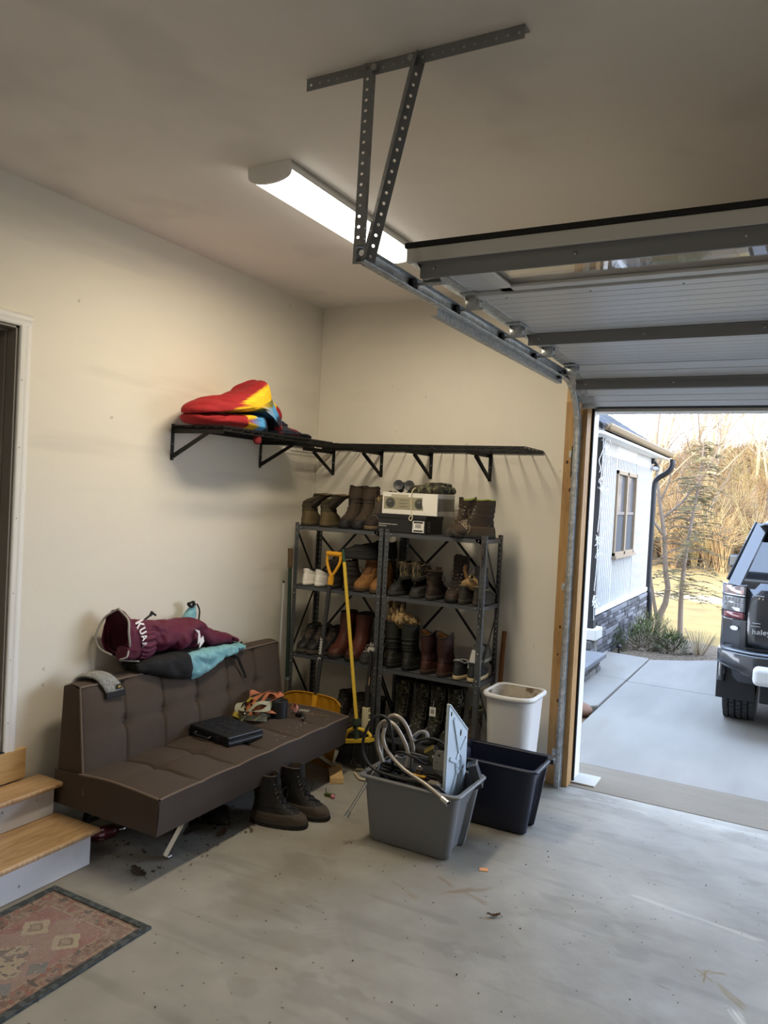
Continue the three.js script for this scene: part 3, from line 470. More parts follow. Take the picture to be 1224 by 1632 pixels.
{
  const a = thing('wire_shelf', 'black wire wall shelf on the left wall carrying the bright folded comforter', 'shelf', [0, 2.175, 0]);
  wireDeck(a, 0.012, 0.4, 0.05, 1.56, 0, true);
  part(a, 'front_rail', truss(V(0.4, 0, 0.4), V(0.4, 0, 1.56)), MAT.blackMetal); part(a, 'rear_rail', [rbb(0.01, 0.016, -0.02, 0.004, 0.05, 1.56, 0.001)], MAT.blackMetal);
  wallBracket(a, [0, 0, 1.543], PI / 2); wallBracket(a, [0, 0, 0.692], PI / 2);
  const b = thing('wire_shelf', 'empty black wire wall shelf on the end wall above the shoe racks', 'shelf', [0, 2.168, 0]);
  wireDeck(b, 0.06, 1.8, 0.012, 0.4, 0, false);
  part(b, 'front_rail', truss(V(0.4, 0, 0.4), V(1.8, 0, 0.4)), MAT.blackMetal); part(b, 'rear_rail', [rbb(0.06, 1.8, -0.02, 0.004, 0.008, 0.014, 0.001)], MAT.blackMetal);
  for (const x of [0.163, 0.582, 0.985, 1.432]) wallBracket(b, [x, -0.006, 0], 0);
}
const SHY = [1.58, 1.152, 0.662, 0.2], SF = 0.41, SB = 0.1;      // shelf heights, front and back of the shelving
function shelving(x0, x1, label) {
  const g = thing('shelving_unit', label, 'shelving', [0, 0, 0], 0, 'bolted steel shelving units');
  const cx = [x0, x1], cz = [SB, SF];
  for (const [i, x] of cx.entries()) for (const [j, z] of cz.entries()) {
    const sx = i ? -1 : 1, sz = j ? -1 : 1, len = 1.6, th = 0.0018, leg = 0.032, n = 46;
    const ho = () => Array.from({ length: n }, (_, k) => { const c = new THREE.Path(); c.absellipse(leg * 0.55, len * (k + 0.5) / n, 0.0045, 0.0045, 0, 2 * PI); return c; });
    const plate = (s, hs) => { const q = new THREE.Shape([[0, 0], [leg, 0], [leg, len], [0, len]].map((p) => new THREE.Vector2(...p))); q.holes.push(...hs); return new THREE.ExtrudeGeometry(q, { depth: th, bevelEnabled: false, curveSegments: 4 }); };
    const flat = plate(1, ho()).scale(sx, 1, 1).translate(x, 0, z - (j ? th : 0)), side = plate(1, ho()).rotateY(-PI / 2).scale(1, 1, sz).translate(x + (i ? 0 : th), 0, z);
    for (const g2 of [flat, side]) g2.computeVertexNormals();
    part(g, 'post', [flat, side], MAT.steelDark);
  }
  SHY.forEach((y, k) => {
    const s = part(g, 'shelf', [bb(x0 + 0.003, x1 - 0.003, y - 0.003, y, SB + 0.003, SF - 0.003), bb(x0 + 0.004, x1 - 0.004, y - 0.03, y, SF - 0.005, SF - 0.003), bb(x0 + 0.004, x1 - 0.004, y - 0.03, y, SB + 0.003, SB + 0.005), bb(x0 + 0.003, x0 + 0.005, y - 0.03, y, SB + 0.004, SF - 0.004), bb(x1 - 0.005, x1 - 0.003, y - 0.03, y, SB + 0.004, SF - 0.004)], MAT.steelDark);
    const bl = []; for (const [i, x] of cx.entries()) for (const d of [0.016, 0.05]) bl.push(ball(0.0045, x + (i ? -d : d), y - 0.015, SF + 0.001, 8, 5)); for (const i of [0, 1]) bl.push(ball(0.0045, cx[i] + (i ? -0.016 : 0.016), y - 0.06, SF + 0.001, 8, 5), ball(0.0045, cx[i], y - 0.015, SF - 0.016, 8, 5)); tagStuff(s, 'bolt', bl, MAT.bolt);
    if (k === 0) for (const i of [0, 1]) part(g, 'gusset', [extr([[0, 0], [0.075, 0], [0.07, -0.012], [0.03, -0.035], [0.012, -0.075], [0, -0.08]], 0.0016).scale(i ? -1 : 1, 1, 1).translate(cx[i], y - 0.004, SF - 0.002)], MAT.steelDark);
  });
  const br = (a, b) => part(g, 'brace', [bar(a, b, 0.003, 0.018)], MAT.blackMetal);
  const xm = (x0 + x1) / 2;
  for (const [y0, y1] of [[1.152, 1.56], [0.662, 1.12]]) { br(V(x0 + 0.01, lerp(y0, y1, 0.1), SB - 0.003), V(xm - 0.02, y1 - 0.01, SB - 0.003)); br(V(x1 - 0.01, lerp(y0, y1, 0.1), SB - 0.003), V(xm + 0.02, y1 - 0.01, SB - 0.003)); }
  br(V(x0 + 0.01, 1.5, SB - 0.006), V(xm, 1.17, SB - 0.006)); 
  for (const x of [x0 + 0.004, x1 - 0.004]) { br(V(x, 1.17, SB + 0.02), V(x, 1.53, SF - 0.03)); br(V(x, 1.12, SB + 0.02), V(x, 0.7, SF - 0.03)); br(V(x, 0.26, SB + 0.02), V(x, 0.62, SF - 0.03)); }
  return g;
}
shelving(0.128, 0.85, 'dark grey bolted steel shelving unit in the corner, holding olive boots on top');
shelving(0.862, 1.588, 'dark grey bolted steel shelving unit next to the white bin, holding the boxes on top');
// ---------------------------------------------------------------- outside: slabs, porch, house wing, hill and trees
const stuffPart = tagStuff;
const driveTex = tex(1024, 1024, (u, v) => { const a = fbm(u * 10, v * 10, 5, 0, 6) - 0.5, b = fbm(u * 60, v * 14, 3, 0, 16) - 0.5, s = sstep(0.55, 0.75, fbm(u * 14, v * 4, 4, 0, 26)); const k = 1 + 0.12 * a + 0.1 * b; return mix3([140 * k, 136 * k, 129 * k], [118, 109, 97], 0.3 * s); }, true, [0.11, 0.11]);
MAT.drive = M(0xffffff, 0.8, { map: driveTex, bumpMap: bumpFine, bumpScale: 0.0015 });
MAT.apron = M(0xffffff, 0.85, { map: tex(512, 512, (u, v) => { const k = 1 + 0.1 * (fbm(u * 4, v * 40, 4, 0, 5) - 0.5) + 0.08 * (fbm(u * 9, v * 9, 3, 0, 3) - 0.5); return [126 * k, 117 * k, 103 * k]; }, true, 0.5), bumpMap: bumpFine, bumpScale: 0.0015 });
const slab = (pts, y0, y1, bev = 0.006) => extr(pts.map(([x, z]) => [x, -z]), y1 - y0, bev).rotateX(-PI / 2).translate(0, y0, 0);
{
  const d = new THREE.Group(); d.name = 'pavement'; scene.add(d); tag(d, 'pale concrete driveway in slabs with sawn joints', null, null, 'structure');
  part(d, 'apron_slab', [slab([[2.0, -0.006], [2.0, -0.5], [7.2, -0.5], [7.2, -0.006]], -0.15, -0.003)], MAT.apron);
  part(d, 'slab', [slab([[1.795, -0.508], [1.795, -3.352], [5.6, -3.28], [5.6, -0.508]], -0.15, -0.006)], MAT.drive);
  part(d, 'slab', [slab([[1.795, -3.376], [1.795, -4.76], [2.2, -5.05], [2.7, -5.55], [3.3, -6.4], [5.6, -6.4], [5.6, -3.302]], -0.15, -0.008)], MAT.drive);
  part(d, 'slab', [slab([[5.61, -0.508], [5.61, -6.4], [10, -6.4], [10, -0.508]], -0.15, -0.006)], MAT.drive);
  part(d, 'slab', [slab([[3.31, -6.41], [4.2, -9], [5.2, -14], [10, -14], [10, -6.41]], -0.15, -0.01)], MAT.drive);
  const w = new THREE.Group(); w.name = 'path'; scene.add(w); tag(w, 'concrete walk beside the driveway leading to the porch step', null, null, 'structure');
  part(w, 'slab', [slab([[1.3, -2.06], [1.3, -3.385], [1.787, -3.352], [1.787, -2.12], [1.74, -2.06]], -0.14, 0.006, 0.012)], MAT.drive);
  part(w, 'slab', [slab([[1.25, -3.395], [1.15, -4.84], [1.787, -4.76], [1.787, -3.372]], -0.14, 0.004, 0.01)], MAT.drive);
  struct('ground', 'bare soil patch between the garage and the walk', [wobble(new THREE.PlaneGeometry(1.9, 1.9, 30, 30).rotateX(-PI / 2).translate(0.86, -0.055, -1.12), 0.02, 9)], M(0x6a5540, 0.95));
  const rk = tag(mesh('rock', [wobble(new THREE.IcosahedronGeometry(0.1, 3), 0.03, 7, 5).scale(1.2, 0.7, 0.9).translate(1.66, -0.01, -1.93)], M(0x8a6a58, 0.95)), 'brown rock lying in the soil beside the driveway edge', 'rock');
}
{ // porch: bluestone step on a stone base, cap stone, black post, roof edge
  const p = thing('porch_step', 'long bluestone porch step on a stacked stone base', 'step', [0, 0, 0]);
  const blue = M(0x7d7e80, 0.8, { map: tex(256, 256, (u, v) => { const k = 0.9 + 0.2 * fbm(u * 6, v * 6, 4, 6, 4); return [228 * k, 230 * k, 234 * k]; }) });
  part(p, 'tread_slab', [rbb(0.0, 1.5, 0.145, 0.2, -3.72, -0.8, 0.012)], blue);
  const r = rngOf(9), sm = [M(0x6c6a68, 0.95), M(0x585654, 0.95), M(0x7e7a74, 0.95)];
  for (let row = 0; row < 2; row++) for (let z = -3.66; z < -0.85;) { const l = 0.16 + 0.2 * r(); part(p, 'stone', [wobble(rb(0.12, 0.066, l - 0.012, 0.014, 1.385 + 0.02 * r(), 0.036 + row * 0.072, z + l / 2, 3), 0.008, 16, 3)], sm[Math.floor(r() * 3)]); z += l; }
  const c = thing('porch_pier', 'low stone pier with a limestone cap at the porch corner', 'pier', [0, 0, 0]);
  part(c, 'cap', [rbb(-0.6, 1.36, 0.3, 0.43, -4.1, -3.78, 0.015)], M(0xcfccc4, 0.85));
  for (let row = 0; row < 3; row++) for (let z = -4.07; z < -3.85;) { const l = 0.11 + 0.08 * r(); part(c, 'stone', [wobble(rb(0.12, 0.09, l - 0.01, 0.014, 1.26, 0.06 + row * 0.095, z + l / 2, 3), 0.008, 16, 3)], sm[Math.floor(r() * 3)]); z += l; }
  const post = thing('porch_post', 'black square porch post wound with white string lights', 'post', [1.245, 0.43, -3.9]);
  part(post, 'shaft', [rb(0.105, 2.3, 0.105, 0.006, 0, 1.15, 0)], M(0x1d1c1c, 0.6));
  part(post, 'base_trim', [rb(0.135, 0.1, 0.135, 0.006, 0, 0.05, 0)], M(0x1d1c1c, 0.6));
  for (let k = 0; k < 4; k++) {                                  // clumps of white icicle string lights
    const rr = rngOf(40 + k), y0 = [0.18, 0.85, 1.52, 2.06][k], g = [];
    for (let i = 0; i < 9; i++) { const pts = []; let x = 0.05 + 0.03 * rr(), y = y0 + 0.2 * rr(), z = 0.07 * (rr() - 0.5) + 0.05; for (let j = 0; j < 6; j++) { pts.push(V(x, y, z)); x += 0.045 * (rr() - 0.45); y += k === 3 ? -0.02 + 0.09 * (rr() - 0.7) : 0.08 * (rr() - 0.5); z += 0.05 * (rr() - 0.5); } g.push(tube(pts, 0.004, 12, 4)); }
    g.push(tube([[0.05, y0 + 0.2, 0.055], [0.065, y0 - 0.1, 0.06], [0.05, y0 - 0.42, 0.055]], 0.004, 10, 4));
    tag(mesh('string_lights', g.map((q) => q.translate(1.245, 0.43, -3.9)), M(0xe9ecf0, 0.5)), ['white string light tangle at the foot of the black porch post', 'second tangle of white string lights up the porch post', 'third tangle of white string lights up the porch post', 'white string lights hanging from the top of the porch post'][k], 'lights');
  }
  const pr = new THREE.Group(); pr.name = 'roof'; pr.name = numbered('roof'); scene.add(pr); tag(pr, 'white porch roof edge above the black post', null, null, 'structure');
  part(pr, 'fascia', [rbb(-2, 1.86, 2.715, 2.86, -2.64, -2.6, 0.004)], MAT.white);
  part(pr, 'porch_ceiling', [bb(-2, 1.2, 2.76, 2.8, -4.1, -2.62)], MAT.white);
  part(pr, 'beam', [rbb(-2, 1.31, 2.6, 2.76, -3.97, -3.83, 0.004)], MAT.white);
}
{ // the house wing
  const g = new THREE.Group(); g.name = 'wall_wing'; scene.add(g); tag(g, 'house wing with white board siding over grey stacked stone', null, null, 'structure');
  const wx = 1.2, z0 = -4.1, z1 = -7.62, wy = 0.56, ty = 2.6;
  const sid = M(0xb0b0b0, 0.6);
  part(g, 'siding', [bb(-4, wx, -0.6, ty, z1, z0)], sid);
  const bt = []; for (let z = z1 + 0.05; z < z0; z += 0.1) if (!(z > -6.3 && z < -4.98)) bt.push(bb(wx, wx + 0.026, wy, ty, z - 0.014, z + 0.014)); else { bt.push(bb(wx, wx + 0.016, wy, 1.17, z - 0.012, z + 0.012), bb(wx, wx + 0.016, 2.31, ty, z - 0.012, z + 0.012)); }
  stuffPart(g, 'batten', bt, M(0xc8c8c8, 0.55));
  part(g, 'water_table', [rbb(wx, wx + 0.045, wy - 0.03, wy + 0.03, z1 - 0.02, z0, 0.006)], MAT.white);
  part(g, 'corner_board', [rbb(wx - 0.05, wx + 0.02, wy, ty, z1 - 0.01, z1 + 0.07, 0.003)], MAT.white);
  part(g, 'frieze_board', [rbb(wx, wx + 0.02, 2.44, ty, z1, z0, 0.003)], MAT.white);
  const r = rngOf(21), sm = [M(0x5f5e60, 0.95), M(0x4a4a4c, 0.95), M(0x737276, 0.95), M(0x3e3d40, 0.95)];
  for (let y = -0.42, row = 0; y < wy - 0.05; row++) { const h = 0.05 + 0.025 * r(); for (let z = z1 - 0.02 - 0.1 * r(); z < z0 - 0.02;) { const l = 0.16 + 0.3 * r(); const b = rb(0.05 + 0.035 * r(), Math.min(h, wy - 0.03 - y) - 0.008, l - 0.01, 0.008, wx + 0.02, y + h / 2, z + l / 2, 1); part(g, 'stone', [b], sm[Math.floor(r() * 4)]); z += l; } y += h; }
  const win = new THREE.Group(); win.name = 'window_1'; scene.add(win); tag(win, 'pair of tall tan-framed windows in the white siding', null, null, 'structure');
  const tan = M(0x84725a, 0.6), a0 = -6.27, a1 = -5.0, b0 = 1.19, b1 = 2.29, wf = wx + 0.004;
  part(win, 'frame', [rbb(wf, wf + 0.05, b0, b0 + 0.05, a0, a1, 0.004), rbb(wf, wf + 0.05, b1 - 0.05, b1, a0, a1, 0.004), rbb(wf, wf + 0.05, b0, b1, a0, a0 + 0.05, 0.004), rbb(wf, wf + 0.05, b0, b1, a1 - 0.05, a1, 0.004)], tan);
  part(win, 'mullion', [rbb(wf, wf + 0.05, b0, b1, (a0 + a1) / 2 - 0.04, (a0 + a1) / 2 + 0.04, 0.004)], tan);
  part(win, 'sill', [rbb(wf, wf + 0.08, b0 - 0.03, b0 + 0.005, a0 - 0.03, a1 + 0.03, 0.004)], tan);
  for (const k of [0, 1]) { const c0 = k ? (a0 + a1) / 2 + 0.04 : a0 + 0.05, c1 = k ? a1 - 0.05 : (a0 + a1) / 2 - 0.04; const s = part(win, 'sash', [rbb(wf, wf + 0.03, (b0 + b1) / 2 - 0.02, (b0 + b1) / 2 + 0.02, c0, c1, 0.003)], M(0x6a625a, 0.6)); part(s, 'pane', [bb(wf + 0.004, wf + 0.01, b0 + 0.04, b1 - 0.04, c0, c1)], M(0x5c5e64, 0.15)); part(s, 'screen', [bb(wf + 0.016, wf + 0.018, b0 + 0.04, (b0 + b1) / 2, c0, c1)], M(0x3c3e42, 0.8)); }
  const rf = new THREE.Group(); rf.name = numbered('roof'); scene.add(rf); tag(rf, 'grey shingled roof of the house wing with tan gutter', null, null, 'structure');
  const sl = 0.62, ex = 1.44, ey = 2.68, R0 = -7.78, R1 = -3.3;   // eave, slope
  part(rf, 'roof_deck', [extr([[ex, ey - 0.06], [ex, ey], [-2.2, ey + sl * (ex + 2.2)], [-2.2, ey + sl * (ex + 2.2) - 0.12]], R1 - R0).translate(0, 0, R0)], M(0x32373f, 0.95));
  const shM = [M(0x3a414b, 0.95), M(0x454c57, 0.95), M(0x31373f, 0.95)], cos = Math.cos(Math.atan(sl)), sg = [[], [], []];
  for (let i = 0; i < 28; i++) { const x = ex + 0.02 - i * 0.13 * cos; for (let z = R0 - 0.02 + 0.1 * (i % 2); z < R1; z += 0.3) sg[Math.floor(r() * 3)].push(new THREE.BoxGeometry(0.15, 0.012, 0.29).rotateZ(-Math.atan(sl) + 0.05).translate(x - 0.06, ey + sl * (ex - x + 0.06) + 0.012, z + 0.15)); }
  sg.forEach((q, i) => stuffPart(rf, 'shingle', q, shM[i]));
  part(rf, 'soffit', [bb(wx, ex - 0.02, 2.6, 2.63, R0 + 0.03, R1)], MAT.white);
  part(rf, 'fascia', [rbb(ex - 0.03, ex, 2.59, 2.7, R0, R1, 0.003), extr([[ex, ey - 0.1], [ex, ey], [-2.2, ey + sl * (ex + 2.2)], [-2.2, ey + sl * (ex + 2.2) - 0.14]], 0.03).translate(0, 0, R0 - 0.03)], MAT.white);
  part(rf, 'gutter', [loft([R0 - 0.02, R1].map((z) => [[ex, 2.635], [ex + 0.04, 2.63], [ex + 0.055, 2.65], [ex + 0.065, 2.69], [ex + 0.07, 2.705], [ex, 2.705]].map(([x, y]) => V(x, y, z))), { cap0: true, cap1: true })], M(0x79664a, 0.55));
  const ds = thing('downspout', 'black downspout running from the tan gutter down the wing corner', 'downspout', [0, 0, 0]);
  part(ds, 'pipe', [tube([[1.5, 2.6, -7.66], [1.5, 2.5, -7.66], [1.44, 2.4, -7.66], [1.3, 2.3, -7.66], [1.255, 2.2, -7.66], [1.25, 1.9, -7.66], [1.25, 1.2, -7.66], [1.25, 0.62, -7.66], [1.27, 0.5, -7.66], [1.285, 0.3, -7.66], [1.285, -0.3, -7.66]], 0.042, 90, 8)], M(0x16161a, 0.5));
  const fl = thing('floodlight', 'black twin floodlight under the wing eave', 'lamp', [1.27, 2.5, -7.5]);
  part(fl, 'mount', [rb(0.05, 0.09, 0.09, 0.01, -0.03, 0.06, 0), rod(V(-0.02, 0.06, 0), V(0.03, 0.0, 0), 0.016)], MAT.blackPlastic);
  for (const s of [-1, 1]) { const hd = part(fl, 'head', [lathe([[0, 0], [0.03, 0.005], [0.045, 0.05], [0.048, 0.07]], 14).rotateX(2.4).translate(0.03, -0.01, s * 0.06)], MAT.blackPlastic); part(hd, 'lens', [new THREE.CircleGeometry(0.044, 14).rotateX(-PI / 2).translate(0, 0.064, 0).rotateX(2.4).translate(0.03, -0.01, s * 0.06)], M(0xe8ecf2, 0.2)); }
}
const hillY = (x, z) => { const d = -z; let y = -0.11 - 0.34 * sstep(5, 9, d); y += 0.02 * n3(x * 0.6, 0, z * 0.6) * sstep(6, 9, d); if (d > 26) y += 0.17 * (d - 26) * sstep(24, 40, d) + 0.6 * n3(x * 0.08, 2, z * 0.08) * sstep(26, 34, d); return Math.min(y, 5.4 + 0.6 * n3(x * 0.1, 0, 0)); };
{
  const lawn = tex(1024, 1024, (u, v) => { const x = u * 120, z = v * 100, a = fbm(x * 0.35, z * 0.35, 5, 0, 3), b = fbm(x * 2.5, z * 2.5, 3, 0, 13); let c = mix3([108, 88, 34], [138, 110, 52], sstep(0.35, 0.65, a * 0.6 + b * 0.4)); const wood = sstep(74, 71, z + 3 * (a - 0.5)); c = mix3(c, mix3([132, 106, 70], [100, 76, 52], b), wood); if (Math.abs(z - 80 + 4 * Math.sin(x * 0.08) + 2 * (a - 0.5)) < 0.8) c = [152, 132, 98]; const leaf = fbm(x * 5, z * 5, 2, 0, 7); if (leaf > 0.68 && z < 92) c = mix3(c, [150, 100, 54], 0.5); return c; }, true, [1, 1]);
  const g = new THREE.PlaneGeometry(120, 100, 150, 130).rotateX(-PI / 2), p = g.attributes.position, uv = g.attributes.uv;
  for (let i = 0; i < p.count; i++) { const x = p.getX(i) + 5, z = p.getZ(i) - 50.4; p.setXYZ(i, x, hillY(x, z) - (z > -5 && x > 1.7 ? 0.05 : 0), z); uv.setXY(i, (x + 55) / 120, (z + 100.4) / 100); } g.computeVertexNormals();
  struct('lawn', 'sunlit winter lawn rising into a wooded hillside', [g], M(0xffffff, 0.95, { map: lawn }), true);
  const bed = struct('ground', 'mulch and gravel bed along the walk below the shrubs', [wobble(slab([[1.1, -4.86], [1.8, -4.8], [2.2, -5.1], [2.7, -5.6], [2.75, -6.4], [1.9, -6.9], [1.25, -6.6]], -0.16, -0.05, 0.01), 0.006, 20)], M(0x857869, 0.95, { map: tex(256, 256, (u, v) => { const k = 120 + 130 * vn(u * 60, v * 60, 60, 3); return [k, k * 0.95, k * 0.88]; }) }));
}
// ---- plants
const bark = M(0x8a7560, 0.95), barkPale = M(0xcfc6b8, 0.85), barkGrey = M(0x77695c, 0.95), twigGold = M(0xa9844f, 0.95);
function grow(seed, { h = 6, r0 = 0.09, kids = [7, 5, 4], spread = 0.75, lean = 0, up = 0.35, bend = 0.12, start = 0.3, twig = 0.006, len = 0.5 }) {
  const R = rngOf(seed), trunk = [], limbs = [];
  const limb = (p, d, l, r, lev) => {
    const n = lev === 0 ? 7 : 4, pts = [p.clone()], rad = [r]; let q = p.clone(), dir = d.clone();
    for (let i = 1; i <= n; i++) { dir.add(V((R() - 0.5) * bend * 2, (R() - 0.5) * bend + (lev ? up * 0.12 : 0), (R() - 0.5) * bend * 2)).normalize(); q = q.clone().addScaledVector(dir, l / n); pts.push(q); rad.push(Math.max(twig * 0.6, r * (1 - 0.85 * i / n))); }
    const seg = lev === 0 ? 7 : lev === 1 ? 5 : 3;
    for (let i = 0; i < n; i++) (lev === 0 ? trunk : limbs).push(rod(pts[i], pts[i + 1], rad[i], rad[i + 1], seg, true));
    if (lev < kids.length) for (let k = 0; k < kids[lev]; k++) {
      const t = lerp(lev === 0 ? start : 0.2, 0.97, (k + R() * 0.8) / kids[lev]), f = t * n, i = Math.min(n - 1, Math.floor(f)), at = pts[i].clone().lerp(pts[i + 1], f - i), a = R() * 2 * PI, dd = pts[i + 1].clone().sub(pts[i]).normalize();
      const side = V(Math.cos(a), 0.1, Math.sin(a)).addScaledVector(dd, -0.1).normalize();
      limb(at, dd.multiplyScalar(1 - spread).addScaledVector(side, spread).add(V(0, up, 0)).normalize(), l * (len + 0.2 * R()) * (1 - 0.45 * t), Math.max(twig, lerp(rad[i], rad[i + 1], f - i) * 0.62), lev + 1);
    }
  };
  limb(V(0, -0.1, 0), V(lean, 1, 0).normalize(), h, r0, 0);
  return { trunk: merge(trunk), limbs: merge(limbs) };
}
function treeOf(name, label, parts, mT, mL, x, z, turn, s, group) {
  const t = thing(name, label, 'tree', [x, hillY(x, z), z], turn, group); t.scale.setScalar(s);
  part(t, 'trunk', parts.trunk, mT); part(t, 'branches', parts.limbs, mL); return t;
}
{
  // the young tree by the wing corner: several stems from one base
  const t = thing('bare_tree', 'young bare multi-stemmed tree beside the black downspout', 'tree', [1.22, hillY(1.22, -9), -9]);
  const stem = (pts, r) => { const c = curve(pts), g = []; for (let i = 0; i < 14; i++) g.push(rod(c.getPoint(i / 14), c.getPoint((i + 1) / 14), lerp(r, r * 0.22, i / 14), lerp(r, r * 0.22, (i + 1) / 14), 7, true)); return g; };
  part(t, 'trunk', stem([[0, -0.2, 0], [0, 0.32, 0], [0.14, 0.8, 0], [0.07, 1.27, 0], [0.04, 1.75, 0.05], [-0.02, 2.15, 0.1], [-0.1, 2.6, 0.1], [-0.18, 3.3, 0.1], [-0.1, 4.3, 0.2]], 0.062), barkGrey);
  part(t, 'stem', stem([[0, 0.3, 0], [-0.09, 0.75, 0.05], [-0.18, 1.25, 0.1], [-0.27, 1.8, 0.15], [-0.3, 2.5, 0.2], [-0.2, 3.4, 0.3]], 0.035), barkGrey);
  part(t, 'branches', [stem([[0.04, 1.8, 0.05], [-0.2, 2.2, 0.2], [-0.3, 2.9, 0.2], [-0.35, 3.8, 0.1]], 0.03), stem([[-0.02, 2.1, 0.05], [0.35, 2.5, 0], [0.8, 3.3, 0.1], [0.8, 4, 0.1]], 0.025), stem([[0.05, 1.5, 0], [0.5, 1.75, -0.1], [1.1, 2.0, -0.2]], 0.015), stem([[-0.25, 1.6, 0.1], [-0.5, 2.2, 0.1], [-0.55, 3, 0]], 0.02), stem([[-0.05, 2.4, 0.1], [0.1, 2.9, 0.2], [0.0, 3.6, 0.3]], 0.02), stem([[-0.15, 3, 0.1], [0.3, 3.6, 0.2], [1.2, 3.7, 0.2]], 0.015)], barkGrey);
}
{ // thin leaning spruce with sparse drooping sprays
  const s = thing('spruce_tree', 'thin leaning spruce with sparse needled branches on the lawn', 'tree', [1.56, hillY(1.56, -9.1), -9.1]);
  const R = rngOf(33), pt = (t) => V(0.03 + 0.14 * t - 0.06 * Math.sin(t * 5), t * 3.5, 0.05 * t), g = [], br = [], nd = [];
  for (let i = 0; i < 16; i++) g.push(rod(pt(i / 16), pt((i + 1) / 16), lerp(0.05, 0.01, i / 16), lerp(0.05, 0.01, (i + 1) / 16), 7, true));
  for (let i = 0; i < 150; i++) {
    const t = 0.2 + 0.78 * (i / 150), a = R() * 2 * PI, L = (1.0 - 0.72 * t) * (0.6 + 0.6 * R()), o = pt(t), e = (u) => o.clone().add(V(Math.cos(a) * L * u, 0.12 * L * Math.sin(u * 2.4) - 0.22 * L * u * u, Math.sin(a) * L * u));
    for (let k = 0; k < 3; k++) br.push(rod(e(k / 3), e((k + 1) / 3), 0.007 - 0.0018 * k, 0.006 - 0.0018 * k, 4, true));
    for (let k = 0; k < 18; k++) { if (R() < 0.5) continue; const u = 0.2 + 0.8 * k / 18, c = e(u), w = 0.07 + 0.07 * R(), b = a + (k % 2 ? 1.1 : -1.1); const d = V(Math.cos(b) * w, -0.02 + 0.03 * R(), Math.sin(b) * w); nd.push(rod(c, c.clone().add(d), 0.0105, 0.003, 3, true)); }
  }
  part(s, 'trunk', g, barkGrey); part(s, 'branches', br, barkGrey); stuffPart(s, 'needles', nd, M(0x6a6040, 0.9));
}
{
  const big = grow(5, { h: 11, r0: 0.24, kids: [9, 6, 4, 3], spread: 0.62, up: 0.45, lean: -0.12, bend: 0.16, start: 0.14, twig: 0.009, len: 0.62 });
  treeOf('birch_tree', 'pale-barked birch with white forking limbs behind the car', big, barkPale, barkPale, 4.3, -17, 0.6, 1);
  const big2 = grow(8, { h: 9, r0: 0.13, kids: [8, 5, 4], spread: 0.6, up: 0.4, lean: -0.25, bend: 0.16, start: 0.2, twig: 0.008, len: 0.6 });
  treeOf('birch_tree', 'slimmer leaning birch beside the pale-barked one', big2, barkPale, barkPale, 3.6, -18, 2.2, 1);
  const kinds = [1, 2, 3, 4, 5, 6].map((k) => grow(100 + k, { h: 8 + (k % 3), r0: 0.11 + 0.02 * (k % 2), kids: [8, 6, 5], spread: 0.74, up: 0.3, lean: 0.06 * (k - 3), bend: 0.16, start: 0.22, twig: 0.008, len: 0.5 }));
  const mats = [M(0x94846c, 0.95), M(0xa2906e, 0.95), M(0x746452, 0.95)];
  const R = rngOf(64); let n = 0;
  for (let i = 0; i < 48; i++) {
    const z = -28 - 34 * Math.pow(i / 48, 0.8) - 2 * R(), xc = 2.6 + (z + 5) * -0.0, w = 0.36 * (-z + 5) + 3, x = 3.33 - 0.14 * (5 - z) + (R() - 0.5) * w * 1.1, k = Math.floor(R() * 6), m = mats[Math.floor(R() * 3)];
    const t = thing('bare_tree', 'bare golden-lit tree among the woods on the hillside', 'tree', [x, hillY(x, z), z], R() * 6.28, 'bare trees of the hillside woods'); t.scale.setScalar(0.5 + 0.45 * R());
    part(t, 'trunk', new THREE.Mesh(kinds[k].trunk), m); part(t, 'branches', new THREE.Mesh(kinds[k].limbs), m); n++;
  }
  // undergrowth: twig clumps nobody could count
  const tw = []; const R2 = rngOf(70); for (let i = 0; i < 26; i++) { const a = R2() * 6.28, s = 0.25 + 0.5 * R2(), b = V(0.1 * (R2() - 0.5), 0, 0.1 * (R2() - 0.5)), m = V(Math.cos(a) * s * 0.3, 0.6 + 0.3 * R2(), Math.sin(a) * s * 0.3), e = V(Math.cos(a) * s, 0.7 + 0.8 * R2(), Math.sin(a) * s); tw.push(rod(b, m, 0.012, 0.009, 3, true), rod(m, e, 0.009, 0.005, 3, true), rod(m, m.clone().add(V(R2() - 0.5, 0.4 * R2(), R2() - 0.5).multiplyScalar(0.7)), 0.007, 0.004, 3, true)); }
  const N = 1000, im = new THREE.InstancedMesh(merge(tw), M(0xffffff, 0.95), N), mm = new THREE.Matrix4(), q = new THREE.Quaternion(); im.name = 'undergrowth';
  for (let i = 0; i < N; i++) { const z = -26.5 - 40 * Math.pow(R2(), 1.2), x = 3.3 - 0.14 * (5 - z) + (R2() - 0.5) * (0.45 * (-z + 5) + 2); q.setFromAxisAngle(V(0, 1, 0), R2() * 6.28); const s = 0.7 + 1.3 * R2(); mm.compose(V(x, hillY(x, z) - 0.05, z), q, V(s, s * (0.6 + 0.7 * R2()), s)); im.setMatrixAt(i, mm); const c = [[0.26, 0.17, 0.08], [0.33, 0.23, 0.11], [0.18, 0.11, 0.055], [0.28, 0.21, 0.09]][Math.floor(R2() * 4)]; im.setColorAt(i, new THREE.Color().setRGB(...c)); }
  im.castShadow = im.receiveShadow = true; scene.add(im); tag(im, 'tangled golden brush covering the hillside', 'brush', null, 'stuff');
}
